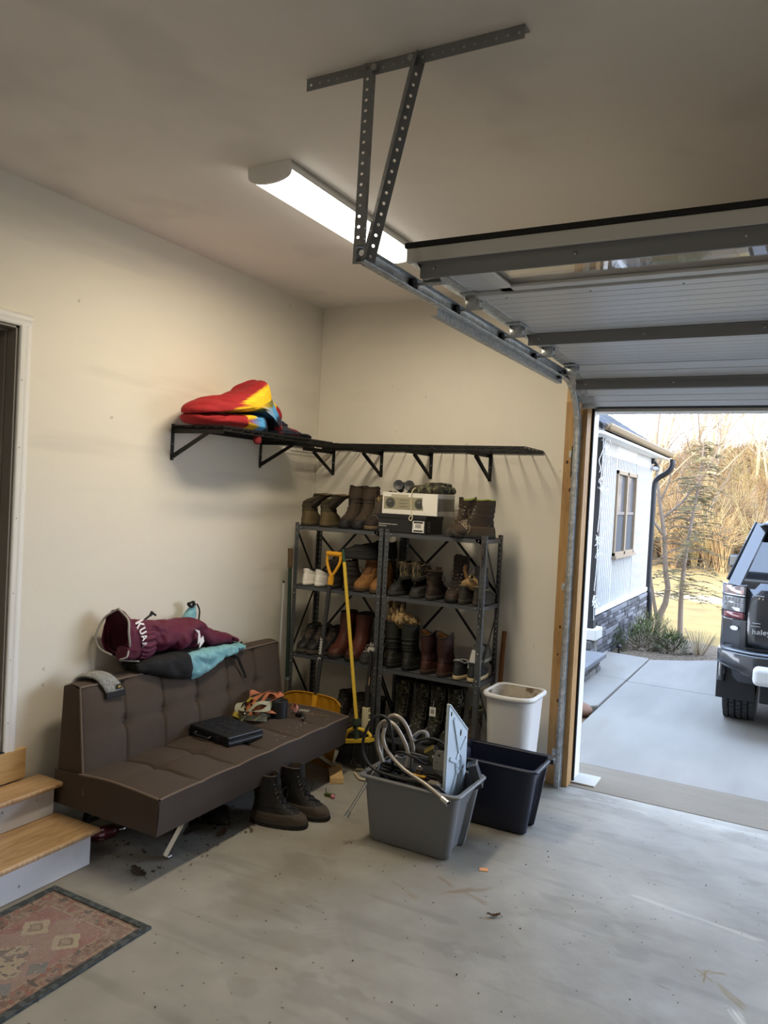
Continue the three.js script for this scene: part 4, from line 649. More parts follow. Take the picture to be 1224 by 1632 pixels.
function shrub(x, z, r, h, seed, label, col) {
  const s = thing('shrub', label, 'shrub', [x, -0.06, z]), R = rngOf(seed), lf = [], st = [];
  for (let i = 0; i < 26; i++) { const a = R() * 6.28, e = V(Math.cos(a) * r * (0.3 + 0.7 * R()), h * (0.35 + 0.6 * R()), Math.sin(a) * r * (0.3 + 0.7 * R())); st.push(rod(V(0, 0, 0), e, 0.006, 0.003, 4, true)); }
  for (let i = 0; i < 1000; i++) { const a = R() * 6.28, b = Math.acos(1 - 1.15 * R()), k = 0.62 + 0.4 * R() + 0.12 * n3(a * 2, b * 3, seed), p = V(Math.cos(a) * Math.sin(b) * r * k, Math.max(0.02, Math.cos(b) * h * k + 0.02), Math.sin(a) * Math.sin(b) * r * k), d = p.clone().normalize().add(V(R() - 0.5, R() * 0.6, R() - 0.5)).normalize().multiplyScalar(0.035 + 0.035 * R()); const l = new THREE.BufferGeometry(), sd = V(-d.z, 0.3 * d.x, d.x).normalize().multiplyScalar(0.006); l.setAttribute('position', new THREE.Float32BufferAttribute([...p.clone().sub(sd).toArray(), ...p.clone().add(sd).toArray(), ...p.clone().add(d).toArray()], 3)); l.computeVertexNormals(); lf.push(l); }
  part(s, 'stem', st, barkGrey); stuffPart(s, 'leaves', lf, M(col, 0.85)); return s;
}
shrub(1.16, -5.35, 0.24, 0.34, 1, 'dark green shrub by the porch pier at the end of the walk', 0x4d5a34);
shrub(1.52, -5.75, 0.3, 0.36, 2, 'middle green shrub in front of the stone wing base', 0x586238);
shrub(1.9, -5.75, 0.26, 0.28, 3, 'low green shrub nearest the dry grass tuft', 0x4f5d38);
shrub(1.5, -6.5, 0.34, 0.42, 4, 'taller grey-green shrub behind the other three', 0x66683f);
{ const R = rngOf(5), g = []; for (let i = 0; i < 48; i++) { const a = R() * 6.28, l = 0.22 + 0.14 * R(); g.push(rod(V(0.03 * Math.cos(a), 0, 0.03 * Math.sin(a)), V(0.2 * Math.cos(a), l, 0.2 * Math.sin(a)), 0.0045, 0.002, 3, true)); } tag(mesh('grass_tuft', g.map((q) => q.translate(2.24, -0.06, -5.8)), M(0xb3a184, 0.95)), 'dry tan ornamental grass tuft by the driveway bend', 'grass', null, 'stuff'); }
{ const k = thing('path_light', 'small black stake light at the edge of the walk', 'lamp', [1.36, -0.06, -5.1]); part(k, 'stake', [rod(V(0, 0, 0), V(0, 0.09, 0), 0.012)], MAT.blackPlastic); part(k, 'cap', [lathe([[0, 0.13], [0.03, 0.125], [0.032, 0.09], [0.02, 0.085]], 14)], MAT.blackPlastic); }
// ---------------------------------------------------------------- the parked car


const font = await new FontLoader().loadAsync('fonts/droid/droid_sans_bold.typeface.json');
const text3 = (s, size, depth) => new TextGeometry(s, { font, size, depth, curveSegments: 4, bevelEnabled: false });
{
  const XC = 3.715, RZc = -1.93;                                 // middle of the car, rear plane
  const c = thing('car', 'dark grey off-road vehicle parked on the driveway with its rear to the garage', 'car', [XC, -0.006, RZc]);
  const paint = M(0x35383d, 0.28, { physical: true, metalness: 0.45, clearcoat: 1, clearcoatRoughness: 0.05 });
  const blk = M(0x17181a, 0.6), glass = M(0x0a0c0f, 0.05, { physical: true, clearcoat: 1 }), trim = M(0x202226, 0.55);
  // local z: 0 at the tailgate, negative towards the front; y from the ground
  const hw = 0.945, AX = -0.74, AF = -3.53, WR = 0.385;
  const arch = (zc, n = 12) => Array.from({ length: n + 1 }, (_, i) => { const a = PI * i / n; return [zc + 0.47 * Math.cos(a), 0.40 + 0.46 * Math.sin(a)]; });
  const prof = [[-0.05, 0.62], [-0.02, 0.75], [0, 0.95], [-0.02, 1.22], [-0.06, 1.27], [-1.2, 1.25], [-3.3, 1.14], [-3.45, 1.13], [-4.35, 1.04], [-4.65, 0.9], [-4.68, 0.55], [-4.5, 0.4], ...arch(AF).reverse().map((p) => p), [-2.9, 0.38], [-1.6, 0.38], ...arch(AX).reverse(), [-0.22, 0.55]];
  const bodyG = new THREE.ExtrudeGeometry(new THREE.Shape(prof.map(([z, y]) => new THREE.Vector2(z, y))), { depth: 2 * hw - 0.06, steps: 30, bevelEnabled: true, bevelThickness: 0.03, bevelSize: 0.03, bevelOffset: -0.03, bevelSegments: 3 });
  bodyG.translate(0, 0, -(hw - 0.03)).rotateY(PI / 2).scale(1, 1, -1);
  { const p = bodyG.attributes.position; for (let i = 0; i < p.count; i++) { let x = p.getX(i), y = p.getY(i), z = p.getZ(i); const k = Math.max(0, (Math.abs(x) - 0.62) / 0.33); if (z > -0.5) z -= 0.16 * k * k * sstep(-0.5, 0, z) + 0; if (z < -4.0) z += 0.35 * k * k * sstep(-4, -4.6, z); x *= 1 - 0.05 * sstep(0.9, 1.3, y) - 0.02 * sstep(0.7, 0.4, y); p.setXYZ(i, x, y, z); } bodyG.computeVertexNormals(); }
  // computeVertexNormals on loose triangles gives facets; weld for smooth panels
  const weld = (g) => { g.deleteAttribute('uv'); g.deleteAttribute('normal'); const m = mergeVertices(g, 1e-4); m.computeVertexNormals(); return m; };
  part(c, 'body', [bodyG], paint);
  // greenhouse
  const gh = (y) => { const t = (y - 1.24) / 0.5, w = lerp(0.885, 0.70, t), zr = lerp(-0.05, -0.36, t), zf = lerp(-3.35, -2.55, t), r = 0.08; const o = []; for (const [sx, sz, cz] of [[1, 1, zr], [-1, 1, zr], [-1, -1, zf], [1, -1, zf]]) for (let k = 0; k <= 4; k++) { const a0 = sx > 0 ? (sz > 0 ? 0 : -PI / 2) : (sz > 0 ? PI / 2 : PI), a = a0 + k / 4 * PI / 2; o.push(V(sx * (w - r) + r * Math.cos(a), y, cz - sz * r + r * Math.sin(a))); } return o; };
  part(c, 'window', [loft([1.22, 1.35, 1.5, 1.65, 1.72].map(gh), {})], glass);
  part(c, 'roof', [loft([1.70, 1.74, 1.775, 1.79].map((y, i) => gh(Math.min(y, 1.74)).map((p) => V(p.x * [1.01, 1, 0.94, 0.8][i], y, lerp(p.z, -1.5, [0, 0.005, 0.05, 0.15][i])))), { cap1: true })], paint);
  const P = (t, z0, z1, sx, off = 0.008) => V(sx * (lerp(0.885, 0.70, t) + off), 1.24 + 0.5 * t, lerp(z0, z1, t));
  for (const s of [-1, 1]) {
    part(c, 'pillar', [bar(V(s * 0.845, 1.23, -0.075), V(s * 0.67, 1.74, -0.39), 0.11, 0.05), bar(P(0, -0.3, -0.5, s), P(1, -0.3, -0.5, s), 0.012, 0.12)], paint);
    for (const [z0, z1] of [[-1.3, -1.3], [-2.3, -2.2]]) part(c, 'pillar', [bar(P(0, z0, z1, s), P(1, z0, z1, s), 0.012, 0.07)], blk);
    part(c, 'pillar', [bar(P(0, -3.32, -2.55, s, -0.02), P(1, -3.32, -2.55, s, -0.02), 0.06, 0.07)], paint);
    part(c, 'roof_rail', [tube([V(s * 0.63, 1.76, -0.5), V(s * 0.64, 1.83, -0.65), V(s * 0.64, 1.835, -1.4), V(s * 0.64, 1.83, -2.2), V(s * 0.63, 1.77, -2.4)], 0.018, 40, 8)], blk);
    part(c, 'belt_trim', [bar(V(s * 0.893, 1.245, -0.5), V(s * 0.893, 1.235, -3.3), 0.012, 0.03)], M(0x9fa3a8, 0.3, { metalness: 0.8 }));
    const mi = part(c, 'mirror', [wobble(rb(0.2, 0.15, 0.12, 0.05, s * 1.03, 1.27, -3.02, 4), 0.004, 8), bar(V(s * 0.88, 1.24, -2.98), V(s * 0.98, 1.25, -3.0), 0.04, 0.06)], blk);
    part(mi, 'mirror_glass', [rb(0.165, 0.115, 0.004, 0.002, s * 1.03, 1.272, -2.957)], MAT.chrome);
    // wheel arch flares, wheels with tread
    for (const z of [AX, AF]) {
      part(c, 'fender_flare', [new THREE.TorusGeometry(0.465, 0.035, 8, 30, PI).rotateY(PI / 2).scale(0.9, 1, 1).translate(s * (hw - 0.02), 0.4, z)], paint);
      const w = part(c, 'wheel', [lathe([[0.2, -0.12], [0.3, -0.132], [0.35, -0.132], [0.372, -0.118], [WR - 0.004, -0.09], [WR - 0.001, -0.045], [WR - 0.001, 0.045], [WR - 0.004, 0.09], [0.372, 0.118], [0.35, 0.132], [0.3, 0.132], [0.2, 0.12]], 48).rotateZ(PI / 2).translate(s * (hw - 0.155), WR, z)], M(0x111113, 0.85));
      const blocks = []; for (let k = 0; k < 48; k++) for (let q = -2; q <= 2; q++) blocks.push(rb(q === 0 || Math.abs(q) === 1 ? 0.037 : 0.042, 0.014, 0.042, 0.003, q * 0.052, WR - 0.001, 0, 1).rotateX((k + (q % 2 ? 0.5 : 0)) / 48 * 2 * PI).translate(s * (hw - 0.155), WR, z)); stuffPart(w, 'tread', blocks, M(0x3c3d3f, 0.9));
      part(w, 'rim', [lathe([[0.02, 0.08], [0.08, 0.09], [0.19, 0.05], [0.22, 0.11], [0.235, 0.12]], 24).rotateZ(s > 0 ? -PI / 2 : PI / 2).translate(s * (hw - 0.155), WR, z)], M(0x8d9094, 0.35, { metalness: 0.8 }));
    }
    part(c, 'mud_flap', [rbb(Math.min(s * 0.66, s * 0.965), Math.max(s * 0.66, s * 0.96), 0.245, 0.66, -0.31, -0.295, 0.004)], M(0x1c1d20, 0.6));
    // tail lamp: chrome upper lens, clear middle, red foot, in a black bezel
    const lx = (a, b) => [Math.min(s * a, s * b), Math.max(s * a, s * b)];
    const wrap = (y0, y1, a, b, pr) => { const rings = []; for (const y of [y0, y0 + 0.008, y1 - 0.008, y1]) { const e = y === y0 || y === y1 ? 0.012 : 0, r = []; for (let k = 0; k <= 10; k++) { const x = lerp(a, b, k / 10), kk = Math.max(0, (x - 0.62) / 0.33); r.push(V(s * x, y, -0.005 - 0.16 * kk * kk + pr - e - 0.1 * Math.pow(Math.max(0, (x - b + 0.05) / 0.05), 2) * 0.5)); } for (let k = 10; k >= 0; k--) { const x = lerp(a, b, k / 10); r.push(V(s * x * 0.995, y, -0.19)); } rings.push(r); } return loft(rings, { cap0: true, cap1: true }); };
    const tl = part(c, 'tail_lamp', [wrap(0.955, 1.245, 0.75, 0.948, 0.012)], blk);
    part(tl, 'upper_lens', [wrap(1.165, 1.238, 0.76, 0.95, 0.026)], M(0xd0c8c8, 0.12, { physical: true, clearcoat: 1, metalness: 0.5, map: tex(64, 32, (u, v) => { const k = vn(u * 9, v * 5, 0, 4); return k > 0.55 ? [236, 196, 192] : [190, 190, 196]; }, true, [8, 10]) }));
    part(tl, 'chrome_bar', [wrap(1.148, 1.168, 0.757, 0.952, 0.032), wrap(1.236, 1.248, 0.757, 0.95, 0.03)], MAT.chrome);
    const inner = []; for (let i = 0; i < 6; i++) for (let j = 0; j < 2; j++) { const x = 0.785 + i * 0.026, kk = Math.max(0, (x - 0.62) / 0.33); inner.push(rb(0.022, 0.035, 0.006, 0.004, s * x, 1.075 + j * 0.045, 0.028 - 0.16 * kk * kk, 1)); } stuffPart(tl, 'reflector', inner, M(0xc4c8cc, 0.25, { metalness: 0.6 }));
    part(tl, 'middle_lens', [wrap(1.02, 1.146, 0.76, 0.945, 0.024)], M(0x6f747a, 0.12, { physical: true, clearcoat: 1, metalness: 0.3 }));
    part(tl, 'red_lens', [wrap(0.965, 1.02, 0.76, 0.94, 0.024)], M(0x6b1f2a, 0.2, { physical: true, clearcoat: 1 }));
  }
  part(c, 'spoiler', [loft([-0.7, -0.66, 0.66, 0.7].map((x, i) => { const e = i === 0 || i === 3 ? 0.02 : 0; return [[-0.5, 1.77 - e], [-0.22, 1.755 - e], [-0.2, 1.735], [-0.24, 1.715 + e], [-0.5, 1.70 + e]].map(([z, y]) => V(x, y, z)); }), { cap0: true, cap1: true })], blk);
  part(c, 'tailgate', [(() => { const o = []; for (const y of [0.74, 0.8, 0.95, 1.1, 1.22]) { const z = y < 0.95 ? lerp(-0.012, 0.012, (y - 0.74) / 0.21) : lerp(0.012, -0.008, (y - 0.95) / 0.27), r = []; for (let k = 0; k <= 24; k++) { const x = lerp(-0.735, 0.735, k / 24), e = Math.abs(x) > 0.66 ? (Math.abs(x) - 0.66) * 0.35 : 0; r.push(V(x, y, z - e)); } for (let k = 24; k >= 0; k--) r.push(V(lerp(-0.735, 0.735, k / 24), y, z - 0.05)); o.push(r); } return loft(o, { cap0: true, cap1: true }); })()], paint);
  part(c, 'gap', [rbb(-0.747, -0.737, 0.74, 1.22, -0.05, -0.022, 0.001), rbb(0.737, 0.747, 0.74, 1.22, -0.05, -0.022, 0.001), rbb(-0.735, 0.735, 0.725, 0.742, -0.05, 0.002, 0.001)], MAT.blackRubber);
  // bumper wraps round the corners, with a pale step pad
  const bump = (y0, y1, off, x1, taper = 0) => loft([0, 0.15, 0.85, 1].map((t) => { const y = lerp(y0, y1, t), e = t === 0 || t === 1 ? 0.02 : 0, r = []; for (let k = 0; k <= 40; k++) { const x = lerp(-x1, x1, k / 40), kk = Math.max(0, (Math.abs(x) - 0.6) / 0.36), up = taper * Math.pow(Math.max(0, (Math.abs(x) - 0.35) / 0.6), 1.4) * (1 - t); r.push(V(x, y + up, off - e - 0.2 * kk * kk)); } for (let k = 40; k >= 0; k--) { const x = lerp(-x1, x1, k / 40), up = taper * Math.pow(Math.max(0, (Math.abs(x) - 0.35) / 0.6), 1.4) * (1 - t); r.push(V(x, y + up, -0.26)); } return r; }), { cap0: true, cap1: true });
  part(c, 'bumper', [bump(0.46, 0.70, 0.075, 0.955, 0.12)], paint);
  part(c, 'bumper_top', [bump(0.695, 0.715, 0.06, 0.93)], M(0x7f858d, 0.3, { metalness: 0.6 }));
  part(c, 'step_pad', [rb(1.34, 0.155, 0.1, 0.045, 0, 0.545, 0.09, 4)], M(0xd4d6d8, 0.45));
  part(c, 'under_tray', [rbb(-0.62, 0.62, 0.3, 0.46, -0.7, -0.03, 0.01), rod(V(-0.3, 0.33, -0.3), V(-0.3, 0.33, 0.02), 0.035)], blk);
  part(c, 'lettering', [text3('haley', 0.038, 0.004).translate(-0.70, 0.862, 0.005)], M(0xd9dde2, 0.3, { metalness: 0.6 }));
  part(c, 'reflector_badge', [new THREE.CylinderGeometry(0.03, 0.03, 0.004, 16).rotateX(PI / 2).scale(1.2, 0.6, 1).rotateY(-0.55).translate(-0.835, 0.885, -0.062)], M(0xdfe6ec, 0.3));
  part(c, 'badge', [rb(0.075, 0.008, 0.004, 0.002, -0.66, 1.17, 0.004), rb(0.06, 0.007, 0.004, 0.002, -0.67, 0.95, 0.012), rb(0.07, 0.007, 0.004, 0.002, -0.675, 0.925, 0.012)], MAT.chrome);
}
// ---------------------------------------------------------------- shoes and boots
const camoTex = (cols, sc, seed, streak = 1) => tex(256, 256, (u, v) => { const n = [0, 1, 2].map((k) => fbm(u * sc + 7 * k, v * sc * streak, 3, 0, seed + 5 * k)); let c = cols[0]; if (n[0] > 0.52) c = cols[1]; if (n[1] > 0.57) c = cols[2]; if (n[2] > 0.6) c = cols[3]; const d = 0.85 + 0.3 * vn(u * 120, v * 120, 0, seed); return hex(c).map((q) => q * d); }, true, 5);
const CAMO = M(0xffffff, 0.9, { map: camoTex([0x3a3226, 0x5e5238, 0x8a7850, 0x1c1a14], 9, 3, 0.6) }), CAMOD = M(0xffffff, 0.9, { map: camoTex([0x2c2a20, 0x454232, 0x6c6a50, 0x16140f], 11, 23, 1) }), REED = M(0xffffff, 0.9, { map: camoTex([0x5e4a2a, 0x846a40, 0x34271a, 0x9a825a], 14, 43, 0.35) });
const LINE = M(0x4a4038, 0.95);
const LEA = {}; const leather = (c, r = 0.7) => LEA[c + '_' + r] ??= M(new THREE.Color(c).multiplyScalar(0.72), r, { bumpMap: bumpLeather, bumpScale: 0.0012 });
const SEAM = new Map(), seamM = (m) => { if (!SEAM.has(m)) SEAM.set(m, M(m.color.clone().multiplyScalar(m.map ? 0.25 : 1.9).addScalar(0.01), 0.9)); return SEAM.get(m); };
const pl = (tab, y) => { for (let i = 1; i < tab.length; i++) if (y <= tab[i][0]) { const [a, b] = [tab[i - 1], tab[i]], t = clamp((y - a[0]) / (b[0] - a[0])); return lerp(a[1], b[1], t); } return tab[tab.length - 1][1]; };
function shoe(name, o) {
  const { L = 0.29, W = 0.105, Ht = 0.24, upper, foot = upper, sole = MAT.blackRubber, mid, lace, lining = LINE, cap, heel, strap, loop, collar, lean = [0, 0], side = 1, slouch = 0, scallop = 0, footH = 0.075, soleH = 0.028, seed = 1, hooks, tongue } = o;
  const s = new THREE.Group(); s.name = name;
  const low = Ht < 0.14;
  const F = low ? [[0, L], [0.03, L], [0.045, L * 0.985], [0.06, L * 0.93], [0.072, L * 0.8], [0.085, L * 0.66], [0.1, L * 0.56], [0.14, L * 0.5]] : [[0, L], [0.03, L], [0.05, L * 0.985], [0.066, L * 0.93], [0.08, L * 0.83], [0.096, L * 0.72], [0.115, L * 0.63], [0.14, L * 0.555], [0.18, L * 0.5], [0.26, L * 0.455], [0.4, L * 0.47]];
  const B = [[0, 0], [0.04, -0.003], [0.08, 0.006], [0.12, 0.014], [0.18, 0.008], [0.4, -0.004]];
  const Wd = [[0, W / 2], [0.03, W / 2 * 1.02], [0.06, W / 2 * 0.98], [0.085, W * 0.44], [0.11, W * 0.41], [0.15, W * 0.40], [0.22, W * 0.45], [0.4, W * 0.5]];
  const top = Ht, at = (y, t, off = 0) => {
    const f = pl(F, y) + off, b = pl(B, y) - off, w = pl(Wd, y) + off, zc = (f + b) / 2, a = (f - b) / 2, c = Math.cos(t), sn = Math.sin(t), shaft = sstep(0.07, 0.14, y);
    const wf = lerp(0.93 + 0.1 * c - 0.12 * Math.pow(Math.max(0, -c), 2), 1, shaft), u = sstep(0.1, Math.max(0.2, top), y);
    let X = w * wf * Math.sign(sn) * Math.pow(Math.abs(sn), 0.82) + side * 0.007 * c * (1 - shaft), Z = zc + a * Math.sign(c) * Math.pow(Math.abs(c), lerp(0.86, 1, shaft)), Y = y;
    if (slouch) { const k = slouch * Math.sin(y * 55 + c * 2) * u; X += k * sn; Z += k * c; }
    const nn = 0.0035 * n3(X * 26 + seed * 3, Y * 26, Z * 26, 4) * sstep(0.02, 0.05, y); X += nn * sn * 2; Z += nn * c;
    X += lean[0] * u * u; Z += lean[1] * u * u; Y -= Math.hypot(lean[0], lean[1]) * 0.35 * u * u * u;
    if (scallop && y > top * 0.55) Y += scallop * Math.cos(2 * t) * -1 * sstep(0.7, 1, y / top);
    if (!low && y > 0.08) { const cr = 0.0026 * Math.sin(y * 190 + 2.2 * n3(X * 12, y * 9, Z * 12 + seed)) * sstep(0.08, 0.11, y) * sstep(0.24, 0.17, y); X += cr * sn; Z += cr * c; Y += 0.012 * n3(c * 1.4 + seed, sn * 1.4, 3) * sstep(0.75, 1, y / top); }
    if (low) Y += 0.02 * sstep(0.3, 1, -c) * sstep(0.05, top, y);
    return V(X, Y, Z);
  };
  const N = 30, ring = (y, off) => ringXY(N, (t) => at(y, t, off)), ys = (a, b, n) => Array.from({ length: n + 1 }, (_, i) => lerp(a, b, i / n));
  part(s, 'sole', [loft([0.001, 0.004, 0.012, 0.0145, soleH - 0.003, soleH + 0.002].map((y, i) => ringXY(72, (t) => { const lug = !low && i < 3 ? 0.0032 * (Math.cos(t * 24) > 0 ? 1 : -1) : 0, p = at(y, t, i === 0 ? 0.001 + lug : i === 5 ? 0.001 : 0.006 + lug); p.y = y; return p; })), { cap0: true, cap1: true })], mid || sole);
  if (!low) { const ln = (f, n = 22) => tube(Array.from({ length: n }, (_, i) => f(i / (n - 1))), 0.0016, 40, 4); part(s, 'seam', [ln((u) => { const t = lerp(-1.75, 1.75, u); return at(0.032 + 0.07 * Math.pow(Math.cos(t * 0.85), 2), t, 0.0016); }), ...[1, -1].map((g) => ln((u) => at(lerp(0.075, top - 0.012, u), g * lerp(1.15, 0.95, u), 0.0014), 14)), ...[1, -1].map((g) => ln((u) => at(0.034 + 0.075 * Math.sin(u * PI * 0.5), g * lerp(2.0, 2.75, u), 0.0016), 12)), ln((u) => at(lerp(0.1, top - 0.01, u), PI, 0.0014), 12)], seamM(upper)); }
  if (mid) part(s, 'outsole', [loft([0, 0.009].map((y) => ringXY(N, (t) => { const p = at(y, t, 0.0062); p.y = y; return p; })), { cap0: true, cap1: true })], sole);
  part(s, 'upper', [loft(ys(soleH - 0.004, footH, 7).concat(ys(footH, top, low ? 5 : 14).slice(1)).map((y) => ring(y, 0)))], upper);
  if (foot !== upper) part(s, 'foot', [loft(ys(soleH - 0.004, footH, 8).map((y, i, a) => ring(y, i === a.length - 1 ? 0.0002 : 0.0028)))], foot);
  part(s, 'lining', [loft([ring(top, -0.0005), ring(top, -0.005), ring(top - 0.012, -0.007), ring(top - Math.min(0.16, top * 0.55), -0.009)], { cap1: true })], lining);
  part(s, 'collar', [new THREE.TubeGeometry(new THREE.CatmullRomCurve3(ring(top, -0.002), true), 48, 0.0048, 6, true)], collar || foot);
  if (cap) part(s, 'toe_cap', [loft(ys(soleH, 0.068, 6).map((y, i, a) => Array.from({ length: 15 }, (_, k) => at(y, -0.85 + 1.7 * k / 14, i === a.length - 1 ? 0.0004 : 0.0032))), { around: false })], cap);
  if (heel) part(s, 'heel_counter', [loft(ys(soleH, 0.085, 6).map((y, i, a) => Array.from({ length: 15 }, (_, k) => at(y, PI - 0.9 + 1.8 * k / 14, i === a.length - 1 ? 0.0004 : 0.003))), { around: false })], heel);
  if (lace) { const y0 = low ? 0.07 : 0.084, y1 = low ? top - 0.004 : top - 0.02, n = low ? 4 : Math.round((y1 - y0) / 0.023), g = [], hk = []; for (let i = 0; i < n; i++) { const ya = lerp(y0, y1, i / n), yb = lerp(y0, y1, (i + 1) / n), wa = low ? 0.5 : lerp(0.42, 0.62, i / n); for (const sg of [1, -1]) { g.push(tube([at(ya, sg * wa, 0.001), at((ya + yb) / 2, 0, 0.0055), at(yb, -sg * wa, 0.001)], 0.0034, 6, 5)); hk.push(ball(0.0046, ...at(ya, sg * (wa + 0.05), 0.001).toArray(), 6, 5)); } } const e = at(y0 + 0.6 * (y1 - y0), 0.1, 0.006); for (const sg of [1, -1]) g.push(tube([e, e.clone().add(V(sg * 0.03, 0.012, 0.018)), e.clone().add(V(sg * 0.045, -0.02, 0.02)), e.clone().add(V(sg * 0.025, -0.05, 0.022))], 0.0022, 12, 5)); part(s, 'lace', g, lace); tagStuff(s, 'eyelet', hk, hooks || MAT.bolt); }
  if (tongue) part(s, 'tongue', [loft(ys(top - 0.05, top + 0.022, 5).map((y) => Array.from({ length: 7 }, (_, k) => at(Math.min(y, top), -0.42 + 0.84 * k / 6, 0.0035).add(V(0, Math.max(0, y - top), 0.002)))), { around: false })], tongue);
  if (strap) for (const y of strap) part(s, 'strap', [loft([-0.009, -0.007, 0.007, 0.009].map((d, i) => ring(y + d, i % 3 ? 0.0035 : 0.0004)))], foot);
  if (loop) part(s, 'pull_loop', [[1, -1].map((g) => { const a = at(top, g * PI / 2, 0), w = 0.028; return tube([V(a.x, a.y - 0.02, a.z - w), V(a.x, a.y + 0.025, a.z - w * 0.9), V(a.x, a.y + 0.034, a.z), V(a.x, a.y + 0.025, a.z + w * 0.9), V(a.x, a.y - 0.02, a.z + w)], 0.005, 20, 5); })], loop);
  return s;
}
const shoeKinds = {}, REST = PI;
